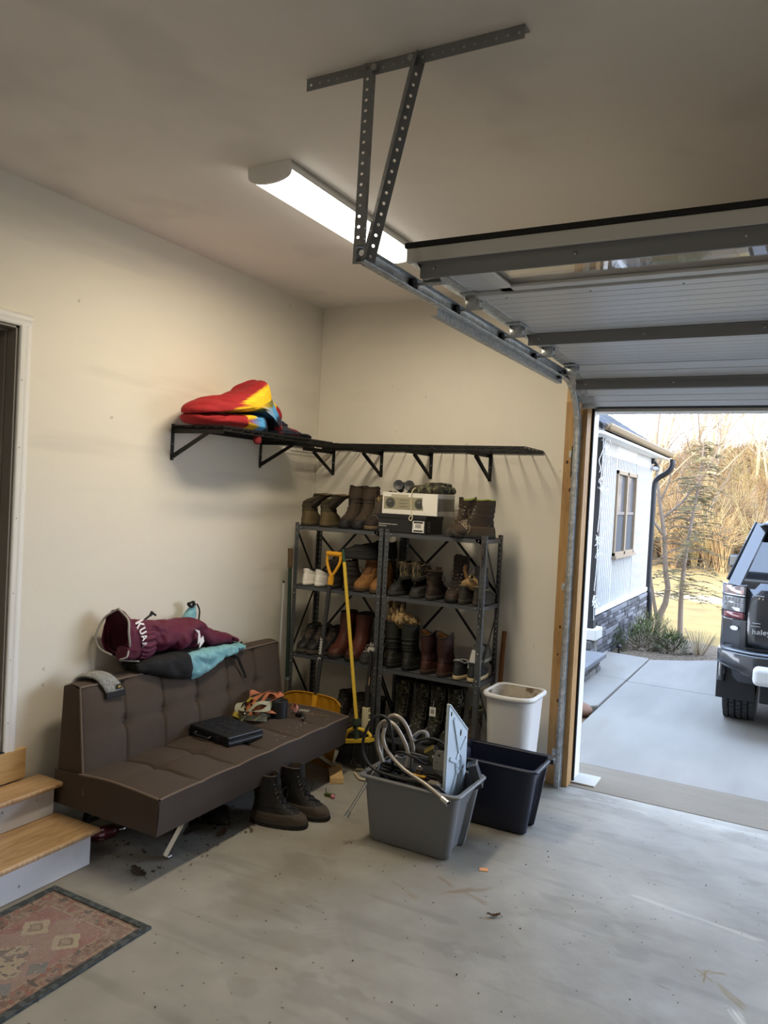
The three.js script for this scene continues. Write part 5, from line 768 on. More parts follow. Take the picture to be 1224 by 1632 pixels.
const KINDS = {
  olive: { upper: leather(0x4a412c, 0.9), foot: leather(0x6a5a3a, 0.85), sole: M(0x2f2a1e, 0.9), mid: M(0x5a4c34, 0.85), Ht: 0.27, footH: 0.105, lean: [-0.11, -0.02], slouch: 0.007, W: 0.126, L: 0.285 },
  brownTall: { upper: leather(0x46382a, 0.85), foot: leather(0x3a3026, 0.8), cap: M(0x141414, 0.7), strap: [0.19, 0.21], Ht: 0.295, W: 0.112, slouch: 0.0025, scallop: 0.008 },
  camoLoop: { upper: CAMO, foot: leather(0x2c2018, 0.8), mid: M(0x6a5840, 0.9), loop: M(0x2a1f16, 0.8), Ht: 0.24, footH: 0.11, W: 0.112, heel: leather(0x35261b, 0.8) },
  hiker: { upper: leather(0x3a2d22, 0.85), foot: leather(0x4c3d2b, 0.85), cap: M(0x2c2a26, 0.8), lace: M(0x5a4a36, 0.9), collar: M(0x8a9440, 0.8), Ht: 0.245, W: 0.1, L: 0.28, mid: M(0x34322c, 0.9), tongue: leather(0x3a2d22, 0.85) },
  trail: { upper: leather(0x5a4a38, 0.9), lace: M(0x9a8a70, 0.9), collar: M(0xb0a088, 0.9), lining: M(0x6a5a48, 0.95), Ht: 0.1, W: 0.098, L: 0.25, mid: M(0x3e3a34, 0.9), foot: leather(0x4a3c2e, 0.9) },
  blackLow: { upper: leather(0x1f1e1d, 0.7), foot: leather(0x282625, 0.7), Ht: 0.105, W: 0.105, L: 0.28, mid: M(0x2e2c2a, 0.85) },
  camoLow: { upper: CAMO, foot: CAMO, Ht: 0.1, W: 0.1, L: 0.25, mid: M(0x2a2822, 0.9), lace: M(0x4a4434, 0.9) },
  brownMid: { upper: leather(0x3a2b20, 0.8), foot: leather(0x32261d, 0.8), Ht: 0.2, W: 0.112, L: 0.29, mid: M(0x3b3733, 0.85), lace: M(0x2a2018, 0.9), lean: [-0.02, -0.02], tongue: leather(0x3a2b20, 0.8) },
  brownHigh: { upper: leather(0x2c211a, 0.75), foot: leather(0x38291d, 0.75), Ht: 0.285, W: 0.112, L: 0.3, lace: M(0x1a1512, 0.9), tongue: leather(0x2c211a, 0.8), cap: leather(0x3f2e20, 0.7) },
  slipper: { upper: leather(0x302c27, 0.9), foot: leather(0x3a352e, 0.9), Ht: 0.1, W: 0.1, L: 0.27, mid: M(0x3a362e, 0.9), collar: M(0x7a6a50, 0.95), lining: M(0x5a4a38, 0.95) },
  white: { upper: M(0xdedad2, 0.6), foot: M(0xe8e4dc, 0.55), sole: M(0x2a2a2a, 0.8), mid: M(0xece8e0, 0.55), Ht: 0.105, W: 0.1, L: 0.27, lace: M(0xe8e8e8, 0.8), collar: M(0x1a1a1a, 0.8), lining: M(0x242424, 0.9) },
  work: { upper: leather(0x2c2620, 0.75), foot: leather(0x342c24, 0.75), mid: M(0x3c352c, 0.85), Ht: 0.195, W: 0.112, L: 0.29, lace: M(0x141414, 0.9), tongue: leather(0x241e19, 0.8) },
  clog: { upper: M(0x0e0e0f, 0.75), foot: M(0x121213, 0.7), Ht: 0.1, W: 0.112, L: 0.28, collar: M(0x1a1a1a, 0.9) },
  tan: { upper: leather(0x8e6232, 0.8), foot: leather(0x9a6a36, 0.75), mid: M(0x4a3824, 0.85), Ht: 0.21, W: 0.115, L: 0.285, slouch: 0.003, collar: leather(0xa88458, 0.9), lining: M(0x6a4a2c, 0.95) },
  black: { upper: M(0x131316, 0.65), foot: M(0x17171a, 0.6), Ht: 0.18, W: 0.1, L: 0.28, lace: M(0x0c0c0c, 0.9), mid: M(0x4a4538, 0.9) },
  rust: { upper: leather(0x5a2413, 0.6), foot: leather(0x4e2012, 0.6), mid: M(0x1c1a18, 0.8), Ht: 0.31, W: 0.125, L: 0.295, lining: M(0x2c2624, 0.9), collar: M(0x141214, 0.9), slouch: 0.002 },
  greyLace: { upper: leather(0x232326, 0.8), foot: leather(0x2c2c2e, 0.8), Ht: 0.125, W: 0.1, L: 0.27, lace: M(0xa6a49c, 0.9), mid: M(0x34342f, 0.9) },
  rubber: { upper: M(0x1f2019, 0.6), foot: M(0x1b1b18, 0.6), strap: [0.13, 0.155, 0.18, 0.205], Ht: 0.31, W: 0.12, L: 0.295, collar: MAT.blackRubber },
  maroon: { upper: leather(0x3c1a16, 0.6), foot: leather(0x452017, 0.6), mid: M(0x3a2a20, 0.8), Ht: 0.27, W: 0.115, L: 0.29, scallop: 0.018, collar: M(0x14110f, 0.8), lining: leather(0x9a6428, 0.8), heel: leather(0x4a241a, 0.6) },
  sneaker: { upper: M(0x17181a, 0.85), foot: M(0x1f2022, 0.85), mid: M(0xc8b48c, 0.7), Ht: 0.105, W: 0.1, L: 0.275, collar: M(0x9a9c9a, 0.8), lace: M(0x8a8c8c, 0.9), heel: M(0x26282a, 0.7) },
  greyTrail: { upper: M(0x5a5a54, 0.85), foot: M(0x4a4a44, 0.85), mid: M(0x8a8878, 0.8), Ht: 0.105, W: 0.1, L: 0.27, lace: M(0x2a2a28, 0.9) },
  camoBoot: { upper: CAMOD, foot: M(0x16160f, 0.7), Ht: 0.36, W: 0.115, L: 0.29, loop: M(0x14140f, 0.8), lace: M(0x3a3a2c, 0.9), footH: 0.12 },
  combat: { upper: leather(0x1c1917, 0.7), foot: leather(0x54493e, 0.9), Ht: 0.27, W: 0.118, L: 0.315, lace: M(0x0f0e0d, 0.9), tongue: leather(0x1a1716, 0.8), mid: M(0x2c2823, 0.9), cap: leather(0x5a4e42, 0.9), hooks: M(0x6a6a6a, 0.4, { metalness: 0.7 }) },
};
function putShoe(kind, name, label, x, y, z, turn, group, tilt) {
  let s = shoeKinds[kind];
  if (!s) { s = shoeKinds[kind] = shoe(name, { ...KINDS[kind], seed: Object.keys(shoeKinds).length + 1 }); s.name = numbered(name); scene.add(s); } else { s = s.clone(); s.name = numbered(name); s.userData = {}; scene.add(s); }
  s.position.set(x, y, z); s.rotation.set(0, turn, 0); if (tilt) s.rotation.set(tilt[0], turn, tilt[1], 'YXZ');
  return tag(s, label, /shoe|sneaker|clog|slipper/.test(name) ? 'shoe' : 'boot', group);
}
const [Y0, Y1, Y2, Y3] = SHY.map((y) => y + 0.0008), ZF = 0.122, ZB = 0.398, G = 'footwear on the shelving units';
putShoe('olive', 'slouchy_boot', 'slumped olive boot on the rack top nearest the wall corner', 0.2, Y0, ZB, PI + 0.3, G);
putShoe('olive', 'slouchy_boot', 'second slumped olive boot, beside the dark strapped pair on the rack top', 0.35, Y0, ZB, PI + 0.2, G);
putShoe('brownTall', 'tall_boot', 'tall brown boot with black toe, next to the slumped olive boots', 0.49, Y0, ZF - 0.01, 0.06, G);
putShoe('brownTall', 'tall_boot', 'tall brown boot with black toe, next to the camouflage pull-loop boots', 0.612, Y0, ZF - 0.01, 0.02, G);
putShoe('camoLoop', 'camouflage_boot', 'camouflage boot with pull loops, second from the stacked boxes', 0.715, Y0, ZF - 0.01, 0.0, G);
putShoe('camoLoop', 'camouflage_boot', 'camouflage boot with pull loops standing against the stacked boxes', 0.83, Y0, 0.07, 0.0, G);
putShoe('hiker', 'hiking_boot', 'lace-up brown boot with green collar leaning beside the white box', 1.415, Y0 + 0.01, 0.13, -0.45, G, [0.12, 0]);
putShoe('hiker', 'hiking_boot', 'lace-up brown boot with green collar at the open end of the rack top', 1.6, Y0, 0.3, -1.25, G);
putShoe('trail', 'walking_shoe', 'small tan walking shoe lying between the two green-collared boots', 1.53, Y0 + 0.012, 0.17, -0.7, G, [0, 0.25]);
putShoe('trail', 'walking_shoe', 'tan walking shoe turned on its side in front of the green-collared boot', 1.45, Y0 + 0.055, 0.2, -0.35, G, [0.15, -0.7]);
putShoe('blackLow', 'low_shoe', 'black low shoe under a camouflage shoe, second shelf by the middle posts', 0.945, Y1, ZF, -0.1, G);
putShoe('blackLow', 'low_shoe', 'black low shoe under a camouflage shoe, beside the brown mid boot', 1.07, Y1, ZF - 0.01, 0.05, G);
putShoe('camoLow', 'camouflage_shoe', 'camouflage low shoe stacked on the black shoe by the middle posts', 0.975, Y1 + 0.108, 0.36, PI - 0.15, G, [-0.2, 0]);
putShoe('camoLow', 'camouflage_shoe', 'camouflage low shoe stacked on the black shoe beside the brown mid boot', 1.075, Y1 + 0.108, 0.37, PI, G, [-0.15, 0]);
putShoe('brownMid', 'ankle_boot', 'sagging brown ankle boot, heel out, between camouflage shoe and tall laced boot', 1.2, Y1, ZB, PI + 0.05, G);
putShoe('brownHigh', 'tall_boot', 'tall dark brown laced boot standing alone on the second shelf', 1.33, Y1, ZF - 0.01, 0.08, G);
putShoe('slipper', 'slipper', 'dark slipper with fuzzy lining next to the tall laced boot', 1.43, Y1, ZB, PI, G);
putShoe('slipper', 'slipper', 'dark slipper with fuzzy lining next to the corner post', 1.528, Y1, ZB, PI - 0.05, G);
putShoe('greyLace', 'low_shoe', 'dark low shoe with dangling lace behind the corner post', 1.545, Y1 + 0.105, 0.36, PI + 0.35, G);
putShoe('white', 'sneaker', 'white sneaker nearest the wall corner, heel out', 0.215, Y1, ZB + 0.004, PI + 0.05, G);
putShoe('white', 'sneaker', 'white sneaker beside the dark work boots, heel out', 0.318, Y1, ZB + 0.004, PI - 0.05, G);
putShoe('work', 'work_boot', 'dark work boot behind the yellow shovel grip', 0.43, Y1, ZB, PI, G);
putShoe('work', 'work_boot', 'dark work boot behind the yellow broom handle', 0.555, Y1, ZB, PI + 0.04, G);
putShoe('clog', 'clog', 'black clog resting across the tops of the work boots and tan boots', 0.725, Y1 + 0.213, 0.27, -1.3, G, [0, 0.06]);
putShoe('clog', 'clog', 'black clog tipped up behind the other black clog', 0.82, Y1 + 0.225, 0.16, -1.45, G, [-0.12, -0.1]);
putShoe('tan', 'pull_on_boot', 'tan suede pull-on boot beside the yellow broom handle', 0.668, Y1, 0.12, -0.05, G);
putShoe('tan', 'pull_on_boot', 'tan suede pull-on boot against the middle posts', 0.786, Y1, 0.12, 0.0, G);
putShoe('black', 'black_boot', 'black ankle boot on the third shelf nearest the wall', 0.185, Y2, ZF, 0.05, G);
putShoe('black', 'black_boot', 'black ankle boot on the third shelf, second from the wall', 0.285, Y2, ZF, 0.0, G);
putShoe('black', 'black_boot', 'black ankle boot on the third shelf beside the rust leather boots', 0.37, Y2, ZF - 0.02, 0.0, G);
putShoe('rust', 'tall_boot', 'tall rust-red leather boot behind the shovel shaft', 0.475, Y2, ZF - 0.012, 0.0, G);
putShoe('rust', 'tall_boot', 'tall rust-red leather boot behind the broom handle', 0.605, Y2, ZF - 0.012, 0.05, G);
putShoe('greyLace', 'low_shoe', 'dark shoe with loose grey lace beside the rust boots', 0.735, Y2, ZF, -0.05, G);
putShoe('rubber', 'rubber_boot', 'ribbed dark rubber boot against the middle posts', 0.925, Y2, ZB, PI, G);
putShoe('rubber', 'rubber_boot', 'ribbed dark rubber boot beside the maroon boots, gloves stuffed in its top', 1.05, Y2, ZB, PI, G);
putShoe('maroon', 'western_boot', 'maroon leather boot with scalloped top beside the ribbed rubber boot', 1.185, Y2, ZB, PI - 0.05, G);
putShoe('maroon', 'western_boot', 'maroon leather boot with scalloped top beside the black sneakers', 1.308, Y2, ZB + 0.005, PI - 0.02, G);
putShoe('sneaker', 'sneaker', 'black sneaker with cream sole beside the maroon boots', 1.42, Y2, ZB + 0.005, PI - 0.05, G);
putShoe('sneaker', 'sneaker', 'black sneaker with cream sole and a price card standing in it', 1.522, Y2, ZB + 0.005, PI, G);
putShoe('greyTrail', 'sneaker', 'grey running shoe at the outer end of the third shelf', 1.54, Y2 + 0.108, 0.34, PI + 0.1, G);
putShoe('work', 'work_boot', 'dark work boot on the bottom shelf behind the broom', 0.5, Y3, ZF, 0, G);
putShoe('work', 'work_boot', 'dark work boot on the bottom shelf behind the pruning saw', 0.64, Y3, ZF, 0, G);
putShoe('black', 'black_boot', 'black boot on the bottom shelf by the middle posts', 0.77, Y3, ZF, 0, G);
putShoe('camoBoot', 'camouflage_boot', 'dark camouflage boot on the bottom shelf by the middle posts', 0.96, Y3, ZF - 0.01, 0, G);
putShoe('camoBoot', 'camouflage_boot', 'second dark camouflage boot along the bottom shelf', 1.1, Y3, ZF - 0.01, 0.06, G);
putShoe('camoBoot', 'camouflage_boot', 'dark camouflage boot with a white paper tag on the bottom shelf', 1.23, Y3, ZF - 0.01, 0, G);
putShoe('camoBoot', 'camouflage_boot', 'dark camouflage boot behind the leaning steel plate', 1.355, Y3, ZF - 0.01, 0, G);
putShoe('hiker', 'hiking_boot', 'brown lace-up boot at the outer end of the bottom shelf', 1.49, Y3, ZF - 0.01, 0.1, G);
putShoe('combat', 'combat_boot', 'black laced boot with dusty toe on the floor, nearest the futon front', 0.755, 0.0008, 1.585, 1.83);
putShoe('combat', 'combat_boot', 'black laced boot with dusty toe on the floor, under the futon edge', 0.79, 0.0008, 1.39, 1.68);
putShoe('black', 'black_boot', 'dark shoe in the shade under the futon', 0.42, 0.0008, 1.62, 1.2);
{ // sole laces hanging down from the outer shelf edge, and things stuffed in or standing among the shoes
  const lc = M(0x4a3c2c, 0.9);
  tag(mesh('shoelace', [tube([[1.56, 1.6, 0.39], [1.57, 1.56, 0.418], [1.565, 1.5, 0.425], [1.572, 1.44, 0.42], [1.56, 1.4, 0.422]], 0.003, 24, 5), tube([[1.575, 1.55, 0.42], [1.58, 1.5, 0.43], [1.565, 1.45, 0.43], [1.575, 1.5, 0.42]], 0.003, 20, 5)], lc), 'brown bootlace hanging over the outer edge of the rack top', 'shoelace');
  tag(mesh('shoelace', [tube([[1.55, 1.22, 0.4], [1.575, 1.16, 0.425], [1.57, 1.1, 0.43], [1.575, 1.04, 0.428]], 0.0028, 20, 5)], M(0x1a1816, 0.9)), 'black shoelace hanging from the second shelf beside the corner post', 'shoelace');
  const glv = thing('glove', 'crumpled tan leather glove resting on the dark slippers', 'glove', [1.475, Y1 + 0.105, 0.33]);
  part(glv, 'palm', [wobble(ball(0.055, 0, 0.03, 0, 20, 14).scale(1.3, 0.7, 0.7), 0.014, 30)], leather(0xa88a5c, 0.9));
  part(glv, 'finger', [tube([[0.04, 0.04, 0], [0.07, 0.09, 0.01], [0.085, 0.13, 0]], 0.013, 12, 8)], leather(0xa88a5c, 0.9)); part(glv, 'finger', [tube([[-0.03, 0.04, 0], [-0.05, 0.1, 0], [-0.045, 0.14, 0.01]], 0.013, 12, 8)], leather(0x7e5c38, 0.9)); part(glv, 'finger', [tube([[0, 0.04, 0.02], [0.01, 0.07, 0.05], [0.03, 0.08, 0.07]], 0.014, 12, 8)], leather(0xc0a880, 0.9));
  const g2 = thing('glove', 'reed-camouflage gloves stuffed in the tops of the ribbed rubber boots', 'gloves', [0.98, Y2 + 0.3, 0.33]);
  part(g2, 'palm', [wobble(ball(0.075, 0, 0.03, 0, 24, 16).scale(1.4, 0.75, 0.8), 0.02, 26)], REED);
  for (const [x, z] of [[-0.05, 0.02], [-0.01, 0.03], [0.03, 0.02]]) part(g2, 'finger', [wobble(tube([[x, 0.05, z], [x - 0.02, 0.1, z], [x - 0.04, 0.135, z - 0.02]], 0.018, 12, 8), 0.004, 40)], REED);
  part(g2, 'cuff', [wobble(tube([[0.06, 0.03, 0], [0.1, 0.01, 0.02], [0.14, 0.03, 0.02]], 0.022, 14, 10), 0.006, 30)], REED);
  const pc = thing('price_card', 'white and red plastic price card standing in the black sneaker', 'card', [1.515, Y2 + 0.08, 0.37], 0.2);
  part(pc, 'card', [rb(0.045, 0.125, 0.003, 0.001, 0, 0.06, 0).rotateZ(-0.2)], M(0xffffff, 0.5, { map: canvasTex(64, 160, (c, w, h) => { c.fillStyle = '#d9d5d0'; c.fillRect(0, 0, w, h); c.fillStyle = '#b33a44'; c.fillRect(8, 60, 48, 14); c.fillRect(8, 82, 30, 8); c.fillStyle = '#777'; for (let i = 0; i < 5; i++) c.fillRect(8, 104 + i * 9, 44, 3); c.fillStyle = '#999'; c.fillRect(20, 10, 24, 10); }) }));
  const tg = thing('paper_tag', 'white barcode tag hanging on the camouflage boot of the bottom shelf', 'tag', [1.285, 0.435, 0.418], 0.1);
  part(tg, 'card', [(() => { const p = new THREE.PlaneGeometry(0.042, 0.06); return p; })()], M(0xffffff, 0.6, { map: canvasTex(64, 92, (c, w, h) => { c.fillStyle = '#e4e2dc'; c.fillRect(0, 0, w, h); c.fillStyle = '#333'; for (let i = 0; i < 14; i++) c.fillRect(14 + i * 2.6, 24, i % 3 ? 1 : 2, 44); c.fillRect(24, 8, 16, 4); }) }), true);
  part(tg, 'string', [tube([[0, 0.03, 0], [0.004, 0.05, -0.004], [0, 0.07, -0.01]], 0.001, 8, 4)], MAT.white);
}
// ---------------------------------------------------------------- boxes on the rack, comforter, jackets and the small things round the futon
{
  const b = thing('shoe_box', 'black shoe box with a white barcode label on the rack top', 'box', [0.975, Y0, 0.262]);
  const card = M(0x1b1c1e, 0.6);
  part(b, 'base', [rb(0.36, 0.1, 0.272, 0.003, 0, 0.05, 0)], card);
  part(b, 'lid', [rb(0.368, 0.028, 0.28, 0.003, 0, 0.108, 0)], card);
  const face = (w, h, x, y, z, ry, draw, cw, ch) => new THREE.Mesh(new THREE.PlaneGeometry(w, h).rotateY(ry).translate(x, y, z), M(0xffffff, 0.6, { map: canvasTex(cw, ch, draw) }));
  const lab = (n, m) => { m.name = n; m.castShadow = m.receiveShadow = true; b.add(m); };
  lab('print', face(0.155, 0.03, -0.095, 0.045, 0.1366, 0, (c, w, h) => { c.fillStyle = '#1b1c1e'; c.fillRect(0, 0, w, h); c.fillStyle = '#e8e6e2'; c.font = 'bold 30px sans-serif'; c.fillText('THE MOUNTAIN BOOT COMPANY', 2, 34, 500); c.font = 'bold 26px sans-serif'; c.fillText('KENETREK.COM', 2, 76, 230); }, 512, 96));
  lab('barcode_label', face(0.085, 0.075, 0.127, 0.047, 0.1368, 0, (c, w, h) => { c.fillStyle = '#e9e6e0'; c.fillRect(0, 0, w, h); c.fillStyle = '#26262a'; c.fillRect(16, 6, w - 32, 20); c.fillRect(16, h - 26, w - 32, 18); for (let i = 0; i < 26; i++) c.fillRect(38 + i * 3.2, 36, [1, 2, 1, 1.6][i % 4], 44); c.fillRect(6, 30, 4, 60); }, 160, 128));
  lab('side_label', face(0.05, 0.07, 0.1805, 0.047, 0.085, PI / 2, (c, w, h) => { c.fillStyle = '#2a2b2e'; c.fillRect(0, 0, w, h); c.strokeStyle = '#9a9a98'; c.lineWidth = 4; c.strokeRect(4, 4, w - 8, h - 8); c.fillStyle = '#9a9a98'; for (let i = 0; i < 14; i++) c.fillRect(20 + i * 4, 44, 2, 34); c.fillRect(14, 16, w - 28, 8); c.fillRect(14, 100, w - 28, 8); }, 96, 128));
  const w = thing('headset_box', 'white carton printed with two round ear cups, stacked on the black shoe box', 'box', [1.03, Y0 + 0.1228, 0.262]);
  part(w, 'carton', [rb(0.41, 0.145, 0.28, 0.002, 0, 0.0725, 0)], M(0xdedbd2, 0.55));
  part(w, 'front_print', [new THREE.PlaneGeometry(0.405, 0.14).translate(0, 0.0725, 0.1405)], M(0xffffff, 0.5, { map: canvasTex(820, 290, (c, W, Hh) => {
    c.fillStyle = '#e6e3da'; c.fillRect(0, 0, W, Hh); c.fillStyle = '#9a957c'; c.fillRect(20, 54, 600, 176); c.fillStyle = '#b4af9b'; c.fillRect(130, 20, 260, 44);
    for (const [x, r] of [[120, 74], [560, 74]]) { c.fillStyle = '#55564e'; c.beginPath(); c.arc(x, 142, r, 0, 7); c.fill(); c.fillStyle = '#3c3d3a'; c.beginPath(); c.arc(x, 148, r * 0.72, 0, 7); c.fill(); c.fillStyle = '#6e6f68'; c.beginPath(); c.ellipse(x - 10, 120, r * 0.4, r * 0.16, -0.2, 0, 7); c.fill(); }
    c.fillStyle = '#4c4a3e'; for (let i = 0; i < 3; i++) { c.fillRect(250, 92 + i * 44, 150, 5); c.fillRect(270, 102 + i * 44, 90, 4); }
    c.fillStyle = '#e9e6de'; c.beginPath(); c.moveTo(620, 0); c.lineTo(820, 0); c.lineTo(820, 290); c.lineTo(700, 290); c.quadraticCurveTo(600, 230, 600, 110); c.quadraticCurveTo(600, 50, 620, 0); c.fill(); }) }), true);
  part(w, 'side_print', [new THREE.PlaneGeometry(0.27, 0.135).rotateY(PI / 2).translate(0.2055, 0.0725, 0)], M(0xffffff, 0.5, { map: canvasTex(512, 256, (c, W, Hh) => { c.fillStyle = '#d8d5cc'; c.fillRect(0, 0, W, Hh); c.fillStyle = '#7f7c6c'; c.fillRect(0, 44, W, 160); c.fillStyle = '#5e5c50'; for (let i = 0; i < 4; i++) c.fillRect(80, 66 + i * 18, 340, 5); c.fillRect(150, 150, 110, 34); c.fillStyle = '#a5a294'; c.fillRect(172, 160, 66, 14); }) }), true);
  const bn = thing('binoculars', 'black binoculars lying on the white carton', 'binoculars', [0.94, Y0 + 0.268, 0.3], 0.3);
  for (const s of [-1, 1]) part(bn, 'barrel', [lathe([[0, -0.06], [0.022, -0.06], [0.026, -0.03], [0.031, 0.02], [0.036, 0.06], [0.033, 0.065], [0, 0.055]], 20).rotateX(PI / 2 - 0.25).translate(s * 0.037, 0.036, 0)], M(0x1d2026, 0.5));
  part(bn, 'bridge', [rb(0.05, 0.025, 0.06, 0.008, 0, 0.045, 0), rod(V(0, 0.045, -0.03), V(0, 0.045, 0.04), 0.012)], M(0x24272c, 0.5)); part(bn, 'eye_cup', [ball(0.03, -0.02, 0.062, 0.01, 14, 10).scale(1, 0.8, 1)], M(0x2a2d33, 0.45));
  const cb = thing('cap_bundle', 'folded dark camouflage bundle on the white carton', 'clothing', [1.135, Y0 + 0.269, 0.27]);
  part(cb, 'cloth', [wobble(rb(0.27, 0.055, 0.2, 0.026, 0, 0.028, 0, 6), 0.012, 16), wobble(rb(0.13, 0.03, 0.16, 0.014, 0.04, 0.06, -0.01, 5), 0.008, 18)], CAMOD);
  tag(mesh('string', [tube([[1.055, Y0 + 0.315, 0.32], [1.05, Y0 + 0.285, 0.405], [1.045, Y0 + 0.2, 0.406], [1.05, Y0 + 0.13, 0.408], [1.035, Y0 + 0.1, 0.41], [1.052, Y0 + 0.085, 0.412], [1.062, Y0 + 0.105, 0.41], [1.05, Y0 + 0.135, 0.409]], 0.0035, 60, 6)], M(0xd8cfae, 0.8)), 'cream looped cord hanging down the front of the white carton', 'cord');
}
{ // comforter: thick folded lobes, coloured bands running across
  const c = thing('comforter', 'folded red, yellow and blue striped comforter on the wire wall shelf', 'bedding', [0, 2.178, 0]);
  const smooth = (pts, n) => new THREE.CatmullRomCurve3(pts.map(([z, y]) => V(0, y, z)), true, 'catmullrom', 0.5).getSpacedPoints(n).slice(0, n);
  const stops = (t, list) => { let i = 0; while (i < list.length - 1 && t > list[i + 1][0]) i++; const a = list[i], b = list[Math.min(i + 1, list.length - 1)]; return mix3(hex(a[1]), hex(b[1]), a === b ? 0 : sstep(a[0] + (b[0] - a[0]) * 0.55, b[0], t)); };
  function lobe(pts, x0, x1, colFn, amp0, sd, creases = []) {
    const amp = amp0 * 1.5, O = smooth(pts, 110), cz = pts.reduce((s, p) => s + p[0], 0) / pts.length, cy = pts.reduce((s, p) => s + p[1], 0) / pts.length, rings = [], n = 34, cols = [];
    for (let i = 0; i <= n; i++) { const u = i / n, e = Math.sin(PI * clamp(u, 0.012, 0.988)), k = Math.pow(e, 0.26), x = lerp(x0, x1, u);
      rings.push(O.map((p) => { let z = cz + (p.z - cz) * k, y = Math.max(0.002, cy + (p.y - cy) * k); const w = n3(x * 9 + sd, y * 9, z * 9, 5) * amp + n3(x * 26, y * 26 + sd, z * 26, 7) * amp * 0.35 - amp * 0.9 * Math.pow(1 - Math.abs(n3(x * 8 + sd, y * 11, z * 8 + 3, 11)), 6); for (const [a, b, d, wd] of creases) { const q = Math.abs(y - a - b * (z - cz) + 0.01 * n3(x * 14, z * 14, 3)); y += -Math.sign(y - a - b * (z - cz)) * 0; z += 0; const dd = d * Math.exp(-(q * q) / (wd * wd)); if (u > 0.5) { p = p; } const xx = dd; if (u > 0.45) { cols.cr = xx; } }
        const q = V(x + (u > 0.5 ? w * 1.2 : w * 0.4), Math.max(0.003, y + w * (p.y > cy ? 1 : 0.15)), z + w); return q; })); }
    const g = loft(rings, { cap0: true, cap1: true }), p = g.attributes.position, col = new Float32Array(p.count * 3), cc = new THREE.Color();
    for (let i = 0; i < p.count; i++) { const r = colFn(p.getX(i), p.getY(i), p.getZ(i)), f = 0.94 + 0.12 * vn(p.getZ(i) * 160, p.getY(i) * 160, 0, 3); cc.setRGB(r[0] / 255 * f, r[1] / 255 * f, r[2] / 255 * f, THREE.SRGBColorSpace); col.set([cc.r, cc.g, cc.b], i * 3); }
    g.setAttribute('color', new THREE.BufferAttribute(col, 3)); return g;
  }
  const R = 0x96131a, Ye = 0xe6b81e, Ol = 0x6e6a30, Bl = 0x4d9ad0, Nv = 0x1a2034, Rd = 0x9c1c2c;
  const bands = [[-9, R], [0.0, R], [0.012, Ye], [0.085, Ye], [0.1, Ol], [0.125, Ol], [0.15, Bl], [0.2, Bl], [0.235, Nv], [0.28, Nv], [0.31, Rd], [9, Rd]];
  const main = (x, y, z) => stops((-0.52 * z - 0.85 * (y + 2.178)) + 2.69 + 0.1 * (x - 0.3) + 0.012 * n3(x * 12, y * 12, z * 12), bands);
  const lowC = (x, y, z) => stops(1.31 - z + 0.25 * (y - 0.04) + 0.3 * (x - 0.35) + 0.012 * n3(x * 12, y * 12, z * 12), [[-9, R], [0, R], [0.012, Ye], [0.085, Ye], [0.11, Bl], [0.16, Bl], [0.19, Nv], [9, Nv]]);
  const fab = M(0xffffff, 0.85, { vertexColors: true, bumpMap: bumpWeave, bumpScale: 0.0008 });
  part(c, 'upper_fold', [lobe([[1.665, 0.06], [1.66, 0.1], [1.58, 0.145], [1.44, 0.185], [1.3, 0.21], [1.2, 0.265], [1.12, 0.33], [1.06, 0.335], [1.015, 0.25], [0.96, 0.165], [0.88, 0.1], [0.85, 0.03], [0.9, 0.02], [1.0, 0.1], [1.12, 0.12], [1.3, 0.105], [1.48, 0.085], [1.6, 0.07]], 0.05, 0.4, main, 0.012, 2)], fab);
  part(c, 'lower_fold', [lobe([[1.655, 0.05], [1.6, 0.075], [1.45, 0.088], [1.3, 0.1], [1.15, 0.115], [1.03, 0.105], [1.0, 0.05], [1.02, 0.003], [1.3, 0.003], [1.5, 0.003], [1.62, 0.012]], 0.045, 0.385, lowC, 0.008, 9)], fab);
  part(c, 'rear_fold', [lobe([[1.03, 0.265], [0.95, 0.255], [0.85, 0.2], [0.78, 0.15], [0.765, 0.105], [0.81, 0.07], [0.93, 0.1], [0.98, 0.16]], 0.04, 0.27, (x, y, z) => stops(1.05 - z - 0.2 * y, [[-9, Nv], [0.03, Nv], [0.06, Bl], [0.09, Ye], [0.12, R], [0.19, R], [0.22, Nv], [0.25, Ye], [0.3, Bl], [9, Nv]]), 0.008, 4)], fab);
  part(c, 'lining', [lobe([[1.0, 0.05], [0.9, 0.085], [0.78, 0.08], [0.7, 0.055], [0.6, 0.04], [0.5, 0.02], [0.5, 0.003], [0.75, 0.003], [1.0, 0.003]], 0.04, 0.36, (x, y, z) => (vn(z * 20, y * 60, 0, 6) > 0.78 && z > 0.66 ? hex(0x6a1c26) : hex(0x1b212f)), 0.012, 6), lobe([[0.92, 0.1], [0.8, 0.12], [0.72, 0.1], [0.68, 0.08], [0.8, 0.07], [0.92, 0.075]], 0.05, 0.26, (x, y, z) => (z < 0.73 ? hex(0x7c1c28) : hex(0x202838)), 0.01, 8)], fab);
  part(c, 'hanging_corner', [wobble(ball(0.03, 0, 0, 0, 16, 12).scale(0.8, 1.1, 1), 0.006, 30).translate(0.3, -0.045, 1.12)], M(0x7a1a22, 0.85));
}
